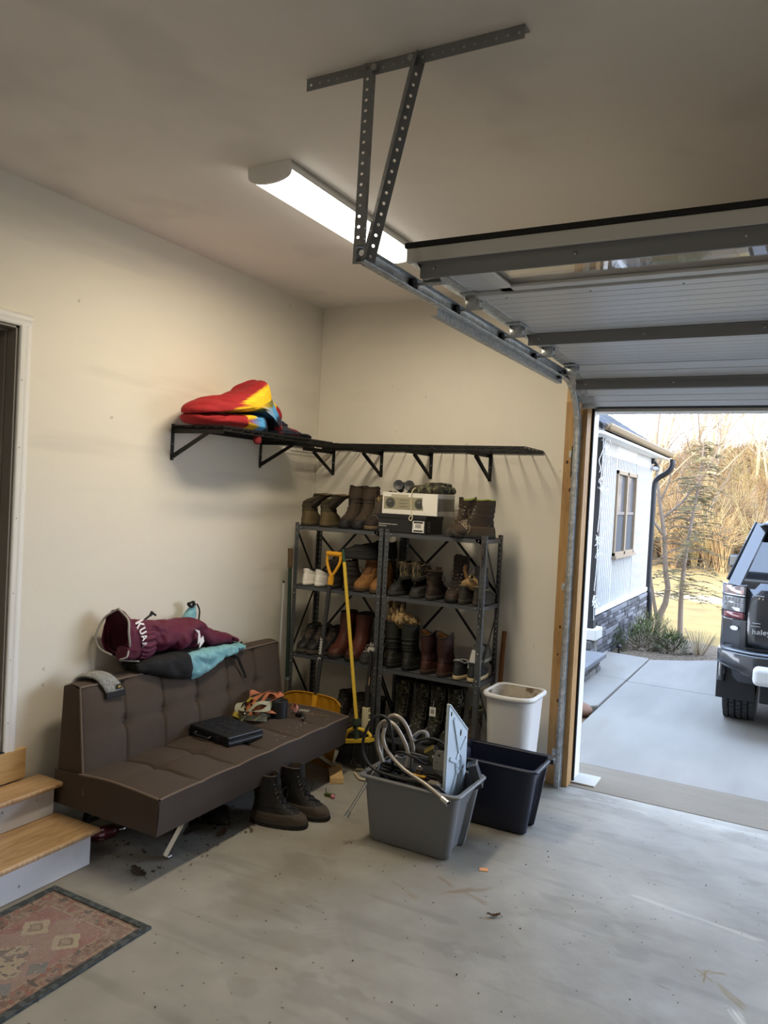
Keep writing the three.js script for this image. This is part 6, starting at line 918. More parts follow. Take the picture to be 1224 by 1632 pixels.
function silhouetteLoft(list, { sq = 0.8, amp = 0.006, fr = 18, n = 30, sd = 1, rib, cap0 = false, cap1 = true } = {}) {   // rings from [zTop, yTop, zBot, yBot, x, halfDepth]
  const sp = list[0].map((_, k) => new THREE.CatmullRomCurve3(list.map((r, i) => V(i, r[k], 0)), false, 'catmullrom', 0.5)), m = list.length * 7, rings = [];
  for (let j = 0; j <= m; j++) { const u = j / m, [zt, yt, zb, yb, x, hx] = sp.map((c) => c.getPoint(u).y); rings.push(ringXY(n, (t) => { const c = Math.cos(t), s = Math.sin(t), a = Math.sign(c) * Math.pow(Math.abs(c), sq), k = (1 + a) / 2; let X = x + hx * Math.sign(s) * Math.pow(Math.abs(s), sq), Y = lerp(yb, yt, k), Z = lerp(zb, zt, k); const w = amp * (n3(X * fr, Y * fr + sd, Z * fr, 4) + 0.5 * n3(X * fr * 2.4, Y * fr * 2.4, Z * fr * 2.4 + sd, 8) - 1.3 * Math.pow(1 - Math.abs(n3(X * fr * 0.9 + sd, Y * fr * 1.2, Z * fr * 0.8, 14)), 7)) + (rib ? rib * Math.cos(t * 26) : 0); return V(X + w * s * 1.6, Y + w * c, Z + w * 0.4); })); }
  return loft(rings, { cap0, cap1 });
}
{ // maroon jacket over the futon back
  const MR = M(0x5c1432, 0.7, { bumpMap: bumpFine, bumpScale: 0.0008 }), MRd = M(0x4a1028, 0.9), grey = M(0xa8a6a2, 0.85), white = M(0xf0eef0, 0.6);
  const j = thing('jacket', 'maroon jacket with grey piping and white lettering lying on the futon back', 'jacket', [0, 0, 0]);
  part(j, 'body', [silhouetteLoft([[1.88, 1.07, 1.84, 0.872, 0.14, 0.1], [1.78, 1.055, 1.78, 0.868, 0.14, 0.115], [1.62, 1.05, 1.64, 0.87, 0.14, 0.11], [1.45, 1.03, 1.46, 0.862, 0.14, 0.105], [1.34, 0.965, 1.36, 0.855, 0.14, 0.095], [1.22, 0.925, 1.22, 0.845, 0.145, 0.09], [1.12, 0.885, 1.12, 0.83, 0.15, 0.085], [1.095, 0.87, 1.095, 0.835, 0.15, 0.06]], { amp: 0.017, fr: 15, sd: 3 })], MR);
  part(j, 'waistband', [silhouetteLoft([[1.97, 1.09, 1.93, 0.85, 0.14, 0.105], [1.925, 1.075, 1.885, 0.846, 0.14, 0.11], [1.87, 1.068, 1.83, 0.862, 0.14, 0.106]], { amp: 0.003, rib: 0.0035, n: 104, cap1: false })], MR);
  part(j, 'hem', [silhouetteLoft([[2.03, 1.145, 2.06, 0.9, 0.14, 0.1], [2.0, 1.11, 2.0, 0.88, 0.14, 0.102], [1.965, 1.088, 1.93, 0.856, 0.14, 0.104]], { amp: 0.004, cap1: false, sd: 6 })], MR);
  part(j, 'hem_lining', [silhouetteLoft([[2.025, 1.125, 2.05, 0.91, 0.14, 0.088], [1.98, 1.08, 1.98, 0.9, 0.14, 0.08], [1.93, 1.03, 1.9, 0.92, 0.14, 0.05]], { amp: 0.006, sd: 8 })], MRd);
  part(j, 'flap', [silhouetteLoft([[2.05, 0.955, 2.06, 0.885, 0.2, 0.045], [1.99, 0.955, 1.99, 0.87, 0.2, 0.05], [1.92, 0.95, 1.92, 0.88, 0.19, 0.04]], { amp: 0.005, sd: 11, cap0: true })], MRd);
  const pipe = (l, r) => tube(l, r, 60, 7);
  part(j, 'piping', [pipe([[0.14, 1.147, 2.03], [0.225, 1.10, 2.04], [0.245, 1.03, 2.05], [0.235, 0.96, 2.03], [0.2, 0.955, 2.005], [0.22, 0.95, 1.95]], 0.006), pipe([[0.14, 1.147, 2.03], [0.06, 1.09, 2.05], [0.04, 1.0, 2.085], [0.06, 0.93, 2.075], [0.14, 0.9, 2.06]], 0.006), pipe([[0.25, 0.94, 2.05], [0.248, 0.905, 2.062], [0.2, 0.885, 2.06], [0.2, 0.87, 2.0], [0.225, 0.862, 1.95]], 0.005)], grey);
  const xs = (y, z) => 0.14 + 0.104 * Math.pow(Math.max(0.05, 1 - Math.pow((y - 0.985) / 0.125, 2)), 0.42) + 0.004, L = ['K', 'U', 'A', 'A'], g = [], up = V(0, 0.5, -0.866);
  L.forEach((ch, i) => { const t = i / 3, y = lerp(1.072, 0.955, t), z = lerp(1.992, 1.955, t), s = [0.052, 0.042, 0.034, 0.03][i], X = V(0.15 * (y < 0.99 ? -1 : 1), -0.9, -0.3).normalize(), N = V(1, 0.35 * (y - 1.0) / 0.1, 0.1), Yv = N.clone().cross(X).normalize(), Zv = X.clone().cross(Yv); const q = text3(ch, s, 0.003); q.applyMatrix4(new THREE.Matrix4().makeBasis(X, Yv, Zv)).translate(xs(y, z), y + 0.01, z); g.push(q); });
  part(j, 'lettering', g, white);
  part(j, 'emblem', [extr([[0, 0], [0.07, -0.025], [0.085, -0.075], [0.105, -0.06], [0.115, -0.095], [0.075, -0.13], [0.078, -0.09], [0.06, -0.105], [0.062, -0.04], [0.03, -0.012]], 0.003).rotateY(PI / 2).translate(0.252, 1.0, 1.585)], white);
  part(j, 'drawcord', [tube([[0.13, 1.062, 1.83], [0.14, 1.085, 1.8], [0.14, 1.1, 1.79], [0.145, 1.08, 1.76]], 0.006, 20, 6), ball(0.009, 0.14, 1.09, 1.79), rod(V(0.14, 1.08, 1.8), V(0.14, 1.105, 1.785), 0.007)], M(0x141216, 0.7));
}
{ // teal jacket with black lining under it
  const TL = M(0xffffff, 0.8, { map: tex(256, 256, (u, v) => mix3([98, 158, 172], [150, 196, 204], fbm(u * 14, v * 14, 4, 14, 5)), true, 4) }), bk = M(0x101013, 0.85);
  const t = thing('jacket', 'light blue jacket with black lining squashed under the maroon jacket', 'jacket', [0, 0, 0]);
  part(t, 'shell', [silhouetteLoft([[1.66, 0.862, 1.585, 0.70, 0.262, 0.03], [1.56, 0.864, 1.52, 0.705, 0.262, 0.055], [1.45, 0.862, 1.42, 0.735, 0.255, 0.06], [1.3, 0.852, 1.28, 0.775, 0.24, 0.055], [1.18, 0.845, 1.17, 0.79, 0.225, 0.06], [1.09, 0.838, 1.09, 0.80, 0.21, 0.055], [1.075, 0.83, 1.08, 0.808, 0.21, 0.03]], { amp: 0.009, cap0: true, sd: 5 })], TL);
  part(t, 'lining', [silhouetteLoft([[1.975, 0.85, 1.97, 0.805, 0.215, 0.03], [1.88, 0.872, 1.88, 0.775, 0.23, 0.055], [1.75, 0.88, 1.76, 0.735, 0.248, 0.06], [1.65, 0.872, 1.63, 0.71, 0.262, 0.052], [1.6, 0.85, 1.59, 0.72, 0.264, 0.03]], { amp: 0.005, cap0: true, sd: 7 })], bk);
  part(t, 'underlayer', [silhouetteLoft([[1.95, 0.86, 1.95, 0.795, 0.15, 0.06], [1.7, 0.87, 1.7, 0.795, 0.15, 0.09], [1.3, 0.855, 1.3, 0.79, 0.15, 0.08], [1.1, 0.84, 1.1, 0.795, 0.16, 0.05]], { amp: 0.004, cap0: true, sd: 9 })], bk);
  part(t, 'sleeve', [silhouetteLoft([[1.47, 1.0, 1.38, 0.99, 0.07, 0.035], [1.44, 1.05, 1.355, 1.02, 0.07, 0.03], [1.395, 1.1, 1.36, 1.09, 0.07, 0.015]], { amp: 0.004, cap0: true, sd: 9 })], TL);
  part(t, 'piping', [tube([[0.1, 1.0, 1.352], [0.1, 1.06, 1.35], [0.09, 1.1, 1.365]], 0.005, 14, 6), tube([[0.2, 0.825, 1.06], [0.215, 0.835, 1.07], [0.22, 0.83, 1.09]], 0.008, 12, 6)], bk);
  part(t, 'drawcord', [tube([[0.08, 1.095, 1.37], [0.09, 1.115, 1.4], [0.08, 1.1, 1.43], [0.09, 1.085, 1.4], [0.085, 1.12, 1.39]], 0.007, 26, 6), ball(0.012, 0.085, 1.105, 1.43)], bk);
  part(t, 'strap', [ribbon([[0.25, 0.78, 1.22], [0.285, 0.765, 1.19], [0.29, 0.72, 1.165], [0.302, 0.675, 1.145], [0.312, 0.635, 1.135]], 0.018, 0.004, 24, () => PI / 2)], bk);
}
{ // grey knit cap draped over the corner of the futon back
  const c = thing('cap', 'grey knit cap with a small black patch over the corner of the futon back', 'hat', [0, 0, 0]);
  const knit = M(0xffffff, 0.95, { map: tex(128, 128, (u, v) => { const k = 0.72 + 0.5 * vn(u * 40, v * 40, 40, 5); return [140 * k, 140 * k, 136 * k]; }, true, 8) });
  const path = curve([[0.115, 0.775, 0], [0.125, 0.812, 0], [0.165, 0.83, 0], [0.215, 0.822, 0], [0.245, 0.79, 0], [0.262, 0.745, 0]]), rings = [];
  for (let i = 0; i <= 16; i++) { const t = i / 16, p = path.getPoint(t), tg = path.getTangent(t), nx = -tg.y, ny = tg.x, za = lerp(2.31, 2.2, t), zb = lerp(2.2, 2.085, t), th = 0.01 + 0.008 * Math.sin(t * PI); rings.push(Array.from({ length: 24 }, (_, k) => { const a = k / 24 * 2 * PI, u = (1 + Math.cos(a)) / 2, h = th * Math.sin(a) * 0.9 + 0.004 * n3(t * 9, u * 9, 2); return V(p.x + nx * h, p.y + ny * h, lerp(zb, za, u)); })); }
  part(c, 'crown', [loft(rings, { cap0: true, cap1: true })], knit);
  part(c, 'brim', [rb(0.014, 0.032, 0.13, 0.006, 0.27, 0.732, 2.145, 3).rotateZ(0)], M(0x242427, 0.9));
  part(c, 'patch', [rb(0.004, 0.026, 0.036, 0.002, 0.271, 0.768, 2.125)], M(0x17171a, 0.7)); part(c, 'patch_mark', [rb(0.002, 0.012, 0.018, 0.001, 0.2738, 0.768, 2.125)], M(0xa8883a, 0.7));
}
const SEAT = 0.417;
{ // black tool case
  const t = thing('tool_case', 'flat black plastic tool case lying on the futon seat', 'case', [0.525, SEAT - 0.001, 1.56], -0.177);
  const P = MAT.blackPlastic, w = 0.34, d = 0.255;
  part(t, 'lower_shell', [rbb(-w / 2, w / 2, 0, 0.027, -d / 2, d / 2, 0.01, 3)], P);
  part(t, 'lid', [rbb(-w / 2, w / 2, 0.03, 0.058, -d / 2, d / 2 - 0.0, 0.01, 3), rbb(-w / 2 - 0.003, w / 2 + 0.003, 0.026, 0.033, -d / 2 - 0.003, d / 2 + 0.003, 0.002)], P);
  const dim = []; for (let i = 0; i < 15; i++) for (let k = 0; k < 10; k++) { const x = -w / 2 + 0.026 + i * 0.0205, z = -d / 2 + 0.026 + k * 0.0195; if (Math.abs(x) < 0.07 && Math.abs(z) < 0.025) continue; dim.push(rb(0.012, 0.003, 0.012, 0.001, x, 0.0585, z, 1)); } tagStuff(t, 'pad', dim, P);
  part(t, 'name_plate', [rb(0.13, 0.003, 0.045, 0.001, 0, 0.0588, 0)], M(0x1e2026, 0.35));
  part(t, 'handle', [tube([[-0.1, 0.026, d / 2 + 0.001], [-0.095, 0.022, d / 2 + 0.02], [-0.03, 0.02, d / 2 + 0.024], [0.02, 0.022, d / 2 + 0.02], [0.025, 0.026, d / 2 + 0.001]], 0.008, 30, 8)], P);
  part(t, 'latch', [rb(0.035, 0.03, 0.008, 0.002, 0.09, 0.03, d / 2 + 0.004)], P);
  tag(mesh('white_card', [rb(0.07, 0.008, 0.05, 0.003, 0.345, SEAT + 0.004, 1.43)], M(0xdedad4, 0.5)), 'small white plastic tile on the futon seat behind the tool case', 'tile');
}
{ // ratchet straps, tape roll, bits
  const R = rngOf(88), strapLoop = (cx, cy, cz, r, n, seed) => { const q = rngOf(seed), pts = []; for (let i = 0; i < n; i++) { const a = i * 1.25 + q(); pts.push(V(cx + r * Math.cos(a) * (0.7 + 0.5 * q()), Math.max(SEAT + 0.012, cy + 0.13 * (q() - 0.45)), cz + r * 1.25 * Math.sin(a) * (0.7 + 0.5 * q()))); } return pts; };
  const ORW = M(0xb8714f, 0.85, { bumpMap: bumpWeave, bumpScale: 0.0006 }), GRW = M(0x9c9a84, 0.85, { bumpMap: bumpWeave, bumpScale: 0.0006 }), YEW = M(0xb09a3a, 0.8);
  const o = thing('ratchet_strap', 'tangled orange webbing strap heaped on the futon seat', 'strap', [0, 0, 0]);
  part(o, 'webbing', [ribbon(strapLoop(0.45, SEAT + 0.085, 1.12, 0.095, 13, 4), 0.036, 0.003, 150, (t) => 2.2 * Math.sin(t * 17))], ORW); part(o, 'webbing', [ribbon([[0.52, SEAT + 0.05, 1.02], [0.5, SEAT + 0.12, 1.06], [0.47, SEAT + 0.14, 1.1], [0.47, SEAT + 0.1, 1.17], [0.44, SEAT + 0.09, 1.2]], 0.034, 0.003, 40, (t) => 0.6 + t)], M(0xb8714f, 0.85, { bumpMap: bumpWeave, bumpScale: 0.0006 }));
  part(o, 'ratchet', [rb(0.04, 0.025, 0.06, 0.004, 0.51, SEAT + 0.085, 1.08), rod(V(0.485, SEAT + 0.09, 1.1), V(0.535, SEAT + 0.1, 1.1), 0.008)], MAT.chrome);
  const g = thing('ratchet_strap', 'grey-green webbing strap looped under the orange strap', 'strap', [0, 0, 0]);
  part(g, 'webbing', [ribbon(strapLoop(0.45, SEAT + 0.06, 1.19, 0.09, 13, 9), 0.034, 0.003, 160, (t) => 1.8 * Math.cos(t * 14))], GRW); part(g, 'webbing', [ribbon([[0.5, SEAT + 0.02, 1.28], [0.53, SEAT + 0.05, 1.24], [0.53, SEAT + 0.03, 1.18], [0.5, SEAT + 0.02, 1.17], [0.49, SEAT + 0.06, 1.2]], 0.032, 0.003, 40, () => 1.4)], M(0x9c9a84, 0.85, { bumpMap: bumpWeave, bumpScale: 0.0006 }));
  const y = thing('strap_hook', 'yellow strap end with a hook on the futon seat near the backrest', 'strap', [0, 0, 0]);
  part(y, 'webbing', [ribbon([[0.36, SEAT + 0.03, 1.3], [0.39, SEAT + 0.05, 1.33], [0.42, SEAT + 0.035, 1.31], [0.41, SEAT + 0.01, 1.27], [0.38, SEAT + 0.012, 1.26], [0.36, SEAT + 0.03, 1.29]], 0.03, 0.003, 40, () => 1.2)], YEW); part(y, 'webbing', [ribbon([[0.4, SEAT + 0.1, 1.22], [0.41, SEAT + 0.12, 1.19], [0.43, SEAT + 0.1, 1.17]], 0.03, 0.003, 16, () => 1.2)], M(0xb09a3a, 0.8));
  part(y, 'hook', [tube([[0.37, SEAT + 0.02, 1.26], [0.39, SEAT + 0.03, 1.24], [0.41, SEAT + 0.02, 1.235], [0.405, SEAT + 0.01, 1.25]], 0.005, 20, 6)], MAT.chrome);
  const t = thing('tape_roll', 'thick roll of black edging standing on the futon seat', 'roll', [0.545, SEAT - 0.004, 1.085]);
  part(t, 'roll', [lathe([[0.018, 0], [0.05, 0], [0.052, 0.004], [0.052, 0.108], [0.05, 0.112], [0.045, 0.11], [0.042, 0.112], [0.036, 0.109], [0.03, 0.111], [0.02, 0.109], [0.018, 0.1], [0.018, 0]], 40)], M(0x16181c, 0.55));
  const b = thing('strap_buckle', 'black and pink strap buckle lying beside the black roll', 'buckle', [0.63, SEAT - 0.004, 0.98]);
  part(b, 'buckle', [rb(0.05, 0.02, 0.035, 0.004, 0, 0.012, 0), tube([[0, 0.02, 0], [0.03, 0.03, 0.02], [0.05, 0.01, 0.03]], 0.006, 12, 6)], MAT.blackPlastic); part(b, 'webbing', [ribbon([[-0.04, 0.02, 0], [-0.035, 0.05, -0.02], [-0.06, 0.06, -0.03], [-0.07, 0.03, -0.01]], 0.03, 0.003, 24)], M(0xd08872, 0.85)); part(b, 'chrome_tip', [rb(0.02, 0.008, 0.03, 0.003, 0.045, 0.008, 0.03)], MAT.chrome);
  tag(mesh('twig', [tube([[0.62, SEAT + 0.002, 0.93], [0.67, SEAT, 0.9], [0.72, SEAT - 0.002, 0.885], [0.77, SEAT - 0.006, 0.88]], 0.0045, 24, 6), tube([[0.66, SEAT, 0.905], [0.67, SEAT + 0.004, 0.87], [0.7, SEAT + 0.002, 0.85]], 0.003, 10, 5)], M(0x6a5a48, 0.95)), 'dry twig lying on the far end of the futon seat', 'twig');
  tag(mesh('silver_wrapper', [wobble(rb(0.07, 0.012, 0.035, 0.004, 0.6, SEAT + 0.004, 0.89, 4), 0.006, 40)], M(0xaaa79e, 0.4, { metalness: 0.4 })), 'crumpled silver wrapper beside the twig on the futon seat', 'wrapper');
  const cr = []; for (let i = 0; i < 70; i++) { const x = 0.45 + 0.36 * R(), z = 0.85 + 0.62 * R(); cr.push(new THREE.TetrahedronGeometry(0.002 + 0.005 * R() * R()).rotateX(R() * 3).rotateY(R() * 3).translate(x, SEAT + 0.001 - 0.02 * Math.pow((x - 0.55) / 0.3, 2) * 0.5, z)); } tag(mesh('crumbs', cr, M(0xb6ac98, 0.9)), 'pale crumbs of plaster scattered on the futon seat', 'debris', null, 'stuff');
}
// ---- garden tools leaning at the shelving
{
  const s = thing('snow_shovel', 'yellow snow shovel with black shaft leaning at the shelving behind the futon', 'shovel', [0, 0, 0]);
  const ye = M(0xd69a1e, 0.45), A = V(0.494, 1.20, 0.49), Bq = V(0.495, 0.42, 0.60);
  const u = A.clone().sub(Bq).normalize();
  part(s, 'shaft', [rod(Bq.clone().addScaledVector(u, -0.12), A, 0.0155, 0.0155, 14)], M(0x2a2a2c, 0.5));
  part(s, 'grip', [tube([V(0.497, 1.19, 0.49), V(0.499, 1.25, 0.483)], 0.021, 6, 12), tube([V(0.5, 1.245, 0.484), V(0.475, 1.29, 0.48), V(0.453, 1.345, 0.474), V(0.452, 1.4, 0.467)], 0.011, 20, 8), tube([V(0.5, 1.245, 0.484), V(0.53, 1.29, 0.48), V(0.556, 1.345, 0.474), V(0.557, 1.4, 0.467)], 0.011, 20, 8), rod(V(0.445, 1.402, 0.466), V(0.565, 1.402, 0.466), 0.0175, 0.0175, 14)], ye);
  const rings = []; for (let i = 0; i <= 14; i++) { const t = i / 14, y = lerp(0.455, 0.02, t), zc = 0.6 + 0.09 * t * t; rings.push(Array.from({ length: 31 }, (_, k) => { const q = (k / 30) * 2 - 1, x = 0.495 + q * (0.232 - 0.03 * t * 0), cup = 0.055 * Math.pow(Math.abs(q), 2.4), rb2 = i > 0 ? 0.004 * Math.cos(q * 20) : 0; return V(x, y - 0.035 * Math.pow(Math.abs(q), 6) * (1 - t), zc + cup + rb2); })); }
  const back = rings.map((r) => r.map((p) => p.clone().add(V(0, 0, -0.004))));
  part(s, 'blade', [loft(rings, { around: false }), loft(back, { around: false }), tube(rings[0], 0.006, 60, 6)], M(0xb8821a, 0.45));
  part(s, 'socket', [tube([V(0.495, 0.45, 0.602), V(0.495, 0.3, 0.63)], 0.024, 6, 12)], ye);
  const m = new THREE.Matrix4().makeBasis(V(-0.005, 1, -0.14).normalize(), V(-1, -0.005, 0).normalize(), V(0, 0.14, 1).normalize());
  const tg = text3('GARANT', 0.02, 0.0008); part(s, 'lettering', [tg.applyMatrix4(m).translate(0.504, 0.72, 0.5745)], M(0xd8d8d4, 0.6));
  part(s, 'emblem', [new THREE.TorusGeometry(0.009, 0.0025, 6, 16, 4.5).translate(0.494, 0.69, 0.579)], M(0xd8d8d4, 0.6));
  const b = thing('broom', 'yellow-handled broom with green tip and black bristles', 'broom', [0, 0, 0]);
  const yb = M(0xdcb93c, 0.5), p0 = V(0.566, 1.44, 0.455), p1 = V(0.813, 0.30, 0.575), d = p1.clone().sub(p0).normalize();
  part(b, 'handle', [rod(p0.clone().addScaledVector(d, 0.09), p1, 0.0125, 0.0125, 14)], yb);
  part(b, 'tip', [rod(p0, p0.clone().addScaledVector(d, 0.09), 0.007, 0.0115, 12)], M(0x1f4a34, 0.5));
  const ax = V(0.93, 0.25, 0.26).normalize();                      // width direction of the head
  const hc = V(0.82, 0.235, 0.58);
  part(b, 'socket', [rod(V(0.808, 0.33, 0.573), V(0.83, 0.2, 0.585), 0.019, 0.023, 14), new THREE.CylinderGeometry(0.024, 0.03, 0.04, 14).translate(0.812, 0.32, 0.575)], M(0x2c3a30, 0.5));
  part(b, 'head', [tube([V(0.71, 0.17, 0.56), V(0.74, 0.235, 0.565), V(0.81, 0.275, 0.578), V(0.9, 0.275, 0.6), V(0.945, 0.255, 0.615), V(0.9, 0.225, 0.605), V(0.82, 0.195, 0.59), V(0.71, 0.17, 0.565)], 0.0115, 60, 8), bar(V(0.7, 0.162, 0.56), V(0.955, 0.235, 0.618), 0.05, 0.022)], yb);
  const br = [], Rr = rngOf(12); for (let i = 0; i < 420; i++) { const q = Rr(), w = Rr() - 0.5, t0 = V(lerp(0.705, 0.95, q), lerp(0.157, 0.228, q), lerp(0.56, 0.615, q) + w * 0.04), t1 = V(lerp(0.655, 1.0, q) + 0.01 * (Rr() - 0.5), lerp(0.012, 0.075, q) + 0.012 * Rr(), lerp(0.535, 0.64, q) + w * 0.11); br.push(rod(t0, t1, 0.0026, 0.0018, 4, true)); } tagStuff(b, 'bristles', br, M(0x17181a, 0.8));
  const g = thing('long_handled_tool', 'dark green long-handled tool with brown grip leaning in the corner', 'garden tool', [0, 0, 0]);
  part(g, 'shaft', [rod(V(0.126, 1.28, 0.45), V(0.165, 0.02, 0.46), 0.0135, 0.0135, 12)], M(0x1f3228, 0.5)); part(g, 'grip', [rod(V(0.126, 1.275, 0.45), V(0.121, 1.41, 0.449), 0.018, 0.019, 12)], M(0x5a4630, 0.9)); part(g, 'collar', [rod(V(0.152, 0.47, 0.458), V(0.15, 0.49, 0.458), 0.019, 0.019, 12)], MAT.bolt); part(g, 'sleeve', [rod(V(0.158, 0.25, 0.459), V(0.152, 0.47, 0.458), 0.0155, 0.0155, 12)], M(0x5c5248, 0.8));
  const w = thing('metal_pole', 'thin white metal pole beside the dark green tool', 'pole', [0, 0, 0]); part(w, 'pole', [rod(V(0.112, 1.17, 0.5), V(0.128, 0.01, 0.53), 0.008, 0.008, 10)], M(0xb4b6b4, 0.4)); part(w, 'end_cap', [ball(0.0095, 0.112, 1.172, 0.5, 10, 8)], MAT.blackRubber);
  const ps = thing('pruning_saw', 'pruning saw with black handle and notched cream sheath between the racks', 'saw', [0, 0, 0]);
  part(ps, 'handle', [rod(V(0.826, 0.78, 0.452), V(0.84, 0.41, 0.5), 0.011, 0.017, 12), rod(V(0.836, 0.55, 0.49), V(0.842, 0.41, 0.503), 0.018, 0.02, 12)], M(0x17171a, 0.55)); part(ps, 'stripe', [rod(V(0.842, 0.6, 0.487), V(0.845, 0.5, 0.5), 0.004, 0.004, 6)], M(0xa8866a, 0.7));
  part(ps, 'end_cap', [new THREE.BoxGeometry(0.045, 0.02, 0.02).translate(0.826, 0.785, 0.452)], M(0xbab6ac, 0.6)); part(ps, 'sheath', [extr([[-0.024, 0], [0.024, 0], [0.024, -0.03], [0.03, -0.036], [0.024, -0.045], [0.024, -0.075], [0.03, -0.082], [0.024, -0.09], [0.024, -0.12], [0.03, -0.127], [0.024, -0.135], [0.022, -0.17], [-0.024, -0.165]], 0.022, 0.003).translate(0.843, 0.405, 0.5)], M(0xcfc5a4, 0.6)); part(ps, 'tip', [rod(V(0.845, 0.24, 0.51), V(0.85, 0.01, 0.52), 0.012, 0.012, 10)], M(0x17171a, 0.55));
  tag(mesh('wooden_stake', [rod(V(1.618, 0.004, 0.15), V(1.622, 0.96, 0.07), 0.0165, 0.0165, 12)], M(0xb09070, 0.8, { map: MAT.pineDark.map })), 'round wooden handle standing between the rack and the end wall', 'stick');
}
// ---- on the floor
{
  const b = thing('wood_block', 'short pine board offcut lying on the floor beside the futon leg', 'wood', [0.785, 0, 0.77], 0.625);
  part(b, 'offcut', [rb(0.088, 0.038, 0.24, 0.003, 0, 0.0195, 0)], MAT.pine);
  const h = thing('plastic_hanger', 'bent cream plastic tube on the floor next to the pine offcut', 'tube', [0, 0, 0]);
  part(h, 'tube', [tube([[0.84, 0.014, 0.6], [0.9, 0.016, 0.585], [0.985, 0.014, 0.66], [0.99, 0.012, 0.71], [0.94, 0.012, 0.725], [0.86, 0.012, 0.655]], 0.008, 50, 8), tube([[0.9, 0.012, 0.56], [0.97, 0.014, 0.62], [1.0, 0.012, 0.66]], 0.006, 20, 6)], M(0xc9bda0, 0.6)); part(h, 'end', [rod(V(0.985, 0.012, 0.69), V(1.0, 0.012, 0.72), 0.011)], M(0x8a7a5c, 0.6));
  const wr = thing('candy_wrapper', 'crumpled green and pink foil wrapper on the floor by the boots', 'wrapper', [0.925, 0, 1.06]);
  part(wr, 'foil', [wobble(rb(0.06, 0.018, 0.03, 0.005, 0, 0.01, 0, 4), 0.008, 50)], M(0x5c6a34, 0.4, { metalness: 0.3 })); part(wr, 'foil_end', [wobble(ball(0.014, 0.035, 0.01, 0.012, 10, 8), 0.006, 60)], M(0xc8788a, 0.4)); part(wr, 'spike', [rod(V(-0.025, 0.015, 0), V(-0.02, 0.05, 0.01), 0.002)], MAT.blackMetal);
  tag(mesh('paper_scrap', [new THREE.BoxGeometry(0.042, 0.002, 0.032).rotateY(0.35).translate(2.04, 0.0025, 1.385)], M(0xd99a66, 0.8)), 'orange paper scrap on the floor in front of the grey tote', 'paper');
  const lf = (x, z, s, turn, c, label, k = 1) => { const g = new THREE.PlaneGeometry(s, s * 0.55, 14, 8).rotateX(-PI / 2), p = g.attributes.position; for (let i = 0; i < p.count; i++) { const u = p.getX(i) / s * 2, w = p.getZ(i) / (s * 0.55) * 2; p.setZ(i, p.getZ(i) * Math.sqrt(Math.max(0, 1 - u * u)) * (0.75 + 0.25 * Math.cos(u * 14))); p.setY(i, 0.004 + 0.014 * k * (u * u * 0.6 + w * w * 0.3) + 0.003 * n3(u * 3, w * 3, x * 9)); } g.computeVertexNormals(); const t = thing('dry_leaf', label, 'leaf', [x, 0, z], turn); part(t, 'blade', [g], M(c, 0.9)); part(t, 'stem', [tube([[s * 0.45, 0.012 * k, 0], [s * 0.6, 0.008, 0.004], [s * 0.72, 0.004, 0]], 0.0012, 8, 4)], M(c, 0.9)); };
  lf(2.235, 1.765, 0.055, 0.5, 0x5a4638, 'curled brown leaf alone on the open floor', 1.4);
  lf(0.69, 2.35, 0.12, -0.3, 0x3c2e24, 'dark brown leaf on the floor between the steps and the futon leg', 1);
  lf(0.58, 1.93, 0.1, 0.8, 0x4c3626, 'dry brown leaf under the front edge of the futon', 1.2);
  lf(0.74, 1.82, 0.09, 1.9, 0x5e4128, 'rust brown leaf on the floor beside the chrome futon leg', 1.3);
  const R = rngOf(15), db = []; for (let i = 0; i < 150; i++) { const x = 0.3 + 0.55 * R(), z = 1.5 + 0.85 * R(), s = 0.006 + 0.02 * R() * R(); db.push(wobble(new THREE.PlaneGeometry(s, s * 0.7, 2, 2).rotateX(-PI / 2 + 0.7 * (R() - 0.5)).rotateY(R() * 6).translate(x, 0.004 + s * 0.2, z), 0.002, 90)); }
  for (let i = 0; i < 110; i++) { const x = 0.9 + 2.4 * R(), z = 0.9 + 3 * R(); if (x < 1.2 && z > 2.5) continue; db.push(new THREE.TetrahedronGeometry(0.0025 + 0.004 * R() * R()).rotateX(R() * 3).translate(x, 0.003, z)); }
  tag(mesh('debris', db, M(0x4a3c2e, 0.95)), 'crumbled leaf bits and grit scattered over the floor', 'debris', null, 'stuff');
  const sm = []; for (let i = 0; i < 22; i++) { const a = R() * 6.28; sm.push(wobble(new THREE.PlaneGeometry(0.05 + 0.05 * R(), 0.03 + 0.03 * R(), 4, 3).rotateX(-PI / 2 + 0.8 * (R() - 0.5)).rotateY(a).translate(0.55 + 0.16 * Math.cos(a) * R(), 0.012 + 0.03 * R(), 1.78 + 0.22 * Math.sin(a) * R()), 0.008, 50)); } tag(mesh('leaf_litter', sm, M(0x2e241b, 0.95)), 'heap of dark dead leaves under the futon', 'leaves', null, 'stuff');
  const bt = thing('bottle', 'dark red bottle with a silver neck lying between the steps and the futon', 'bottle', [0.285, 0.036, 2.215], 0);
  const prof = lathe([[0, 0], [0.032, 0.002], [0.034, 0.008], [0.034, 0.15], [0.03, 0.168], [0.015, 0.185], [0.014, 0.19]], 24), turnB = (g) => g.translate(0, -0.1, 0).rotateX(-PI / 2).rotateY(-0.45);
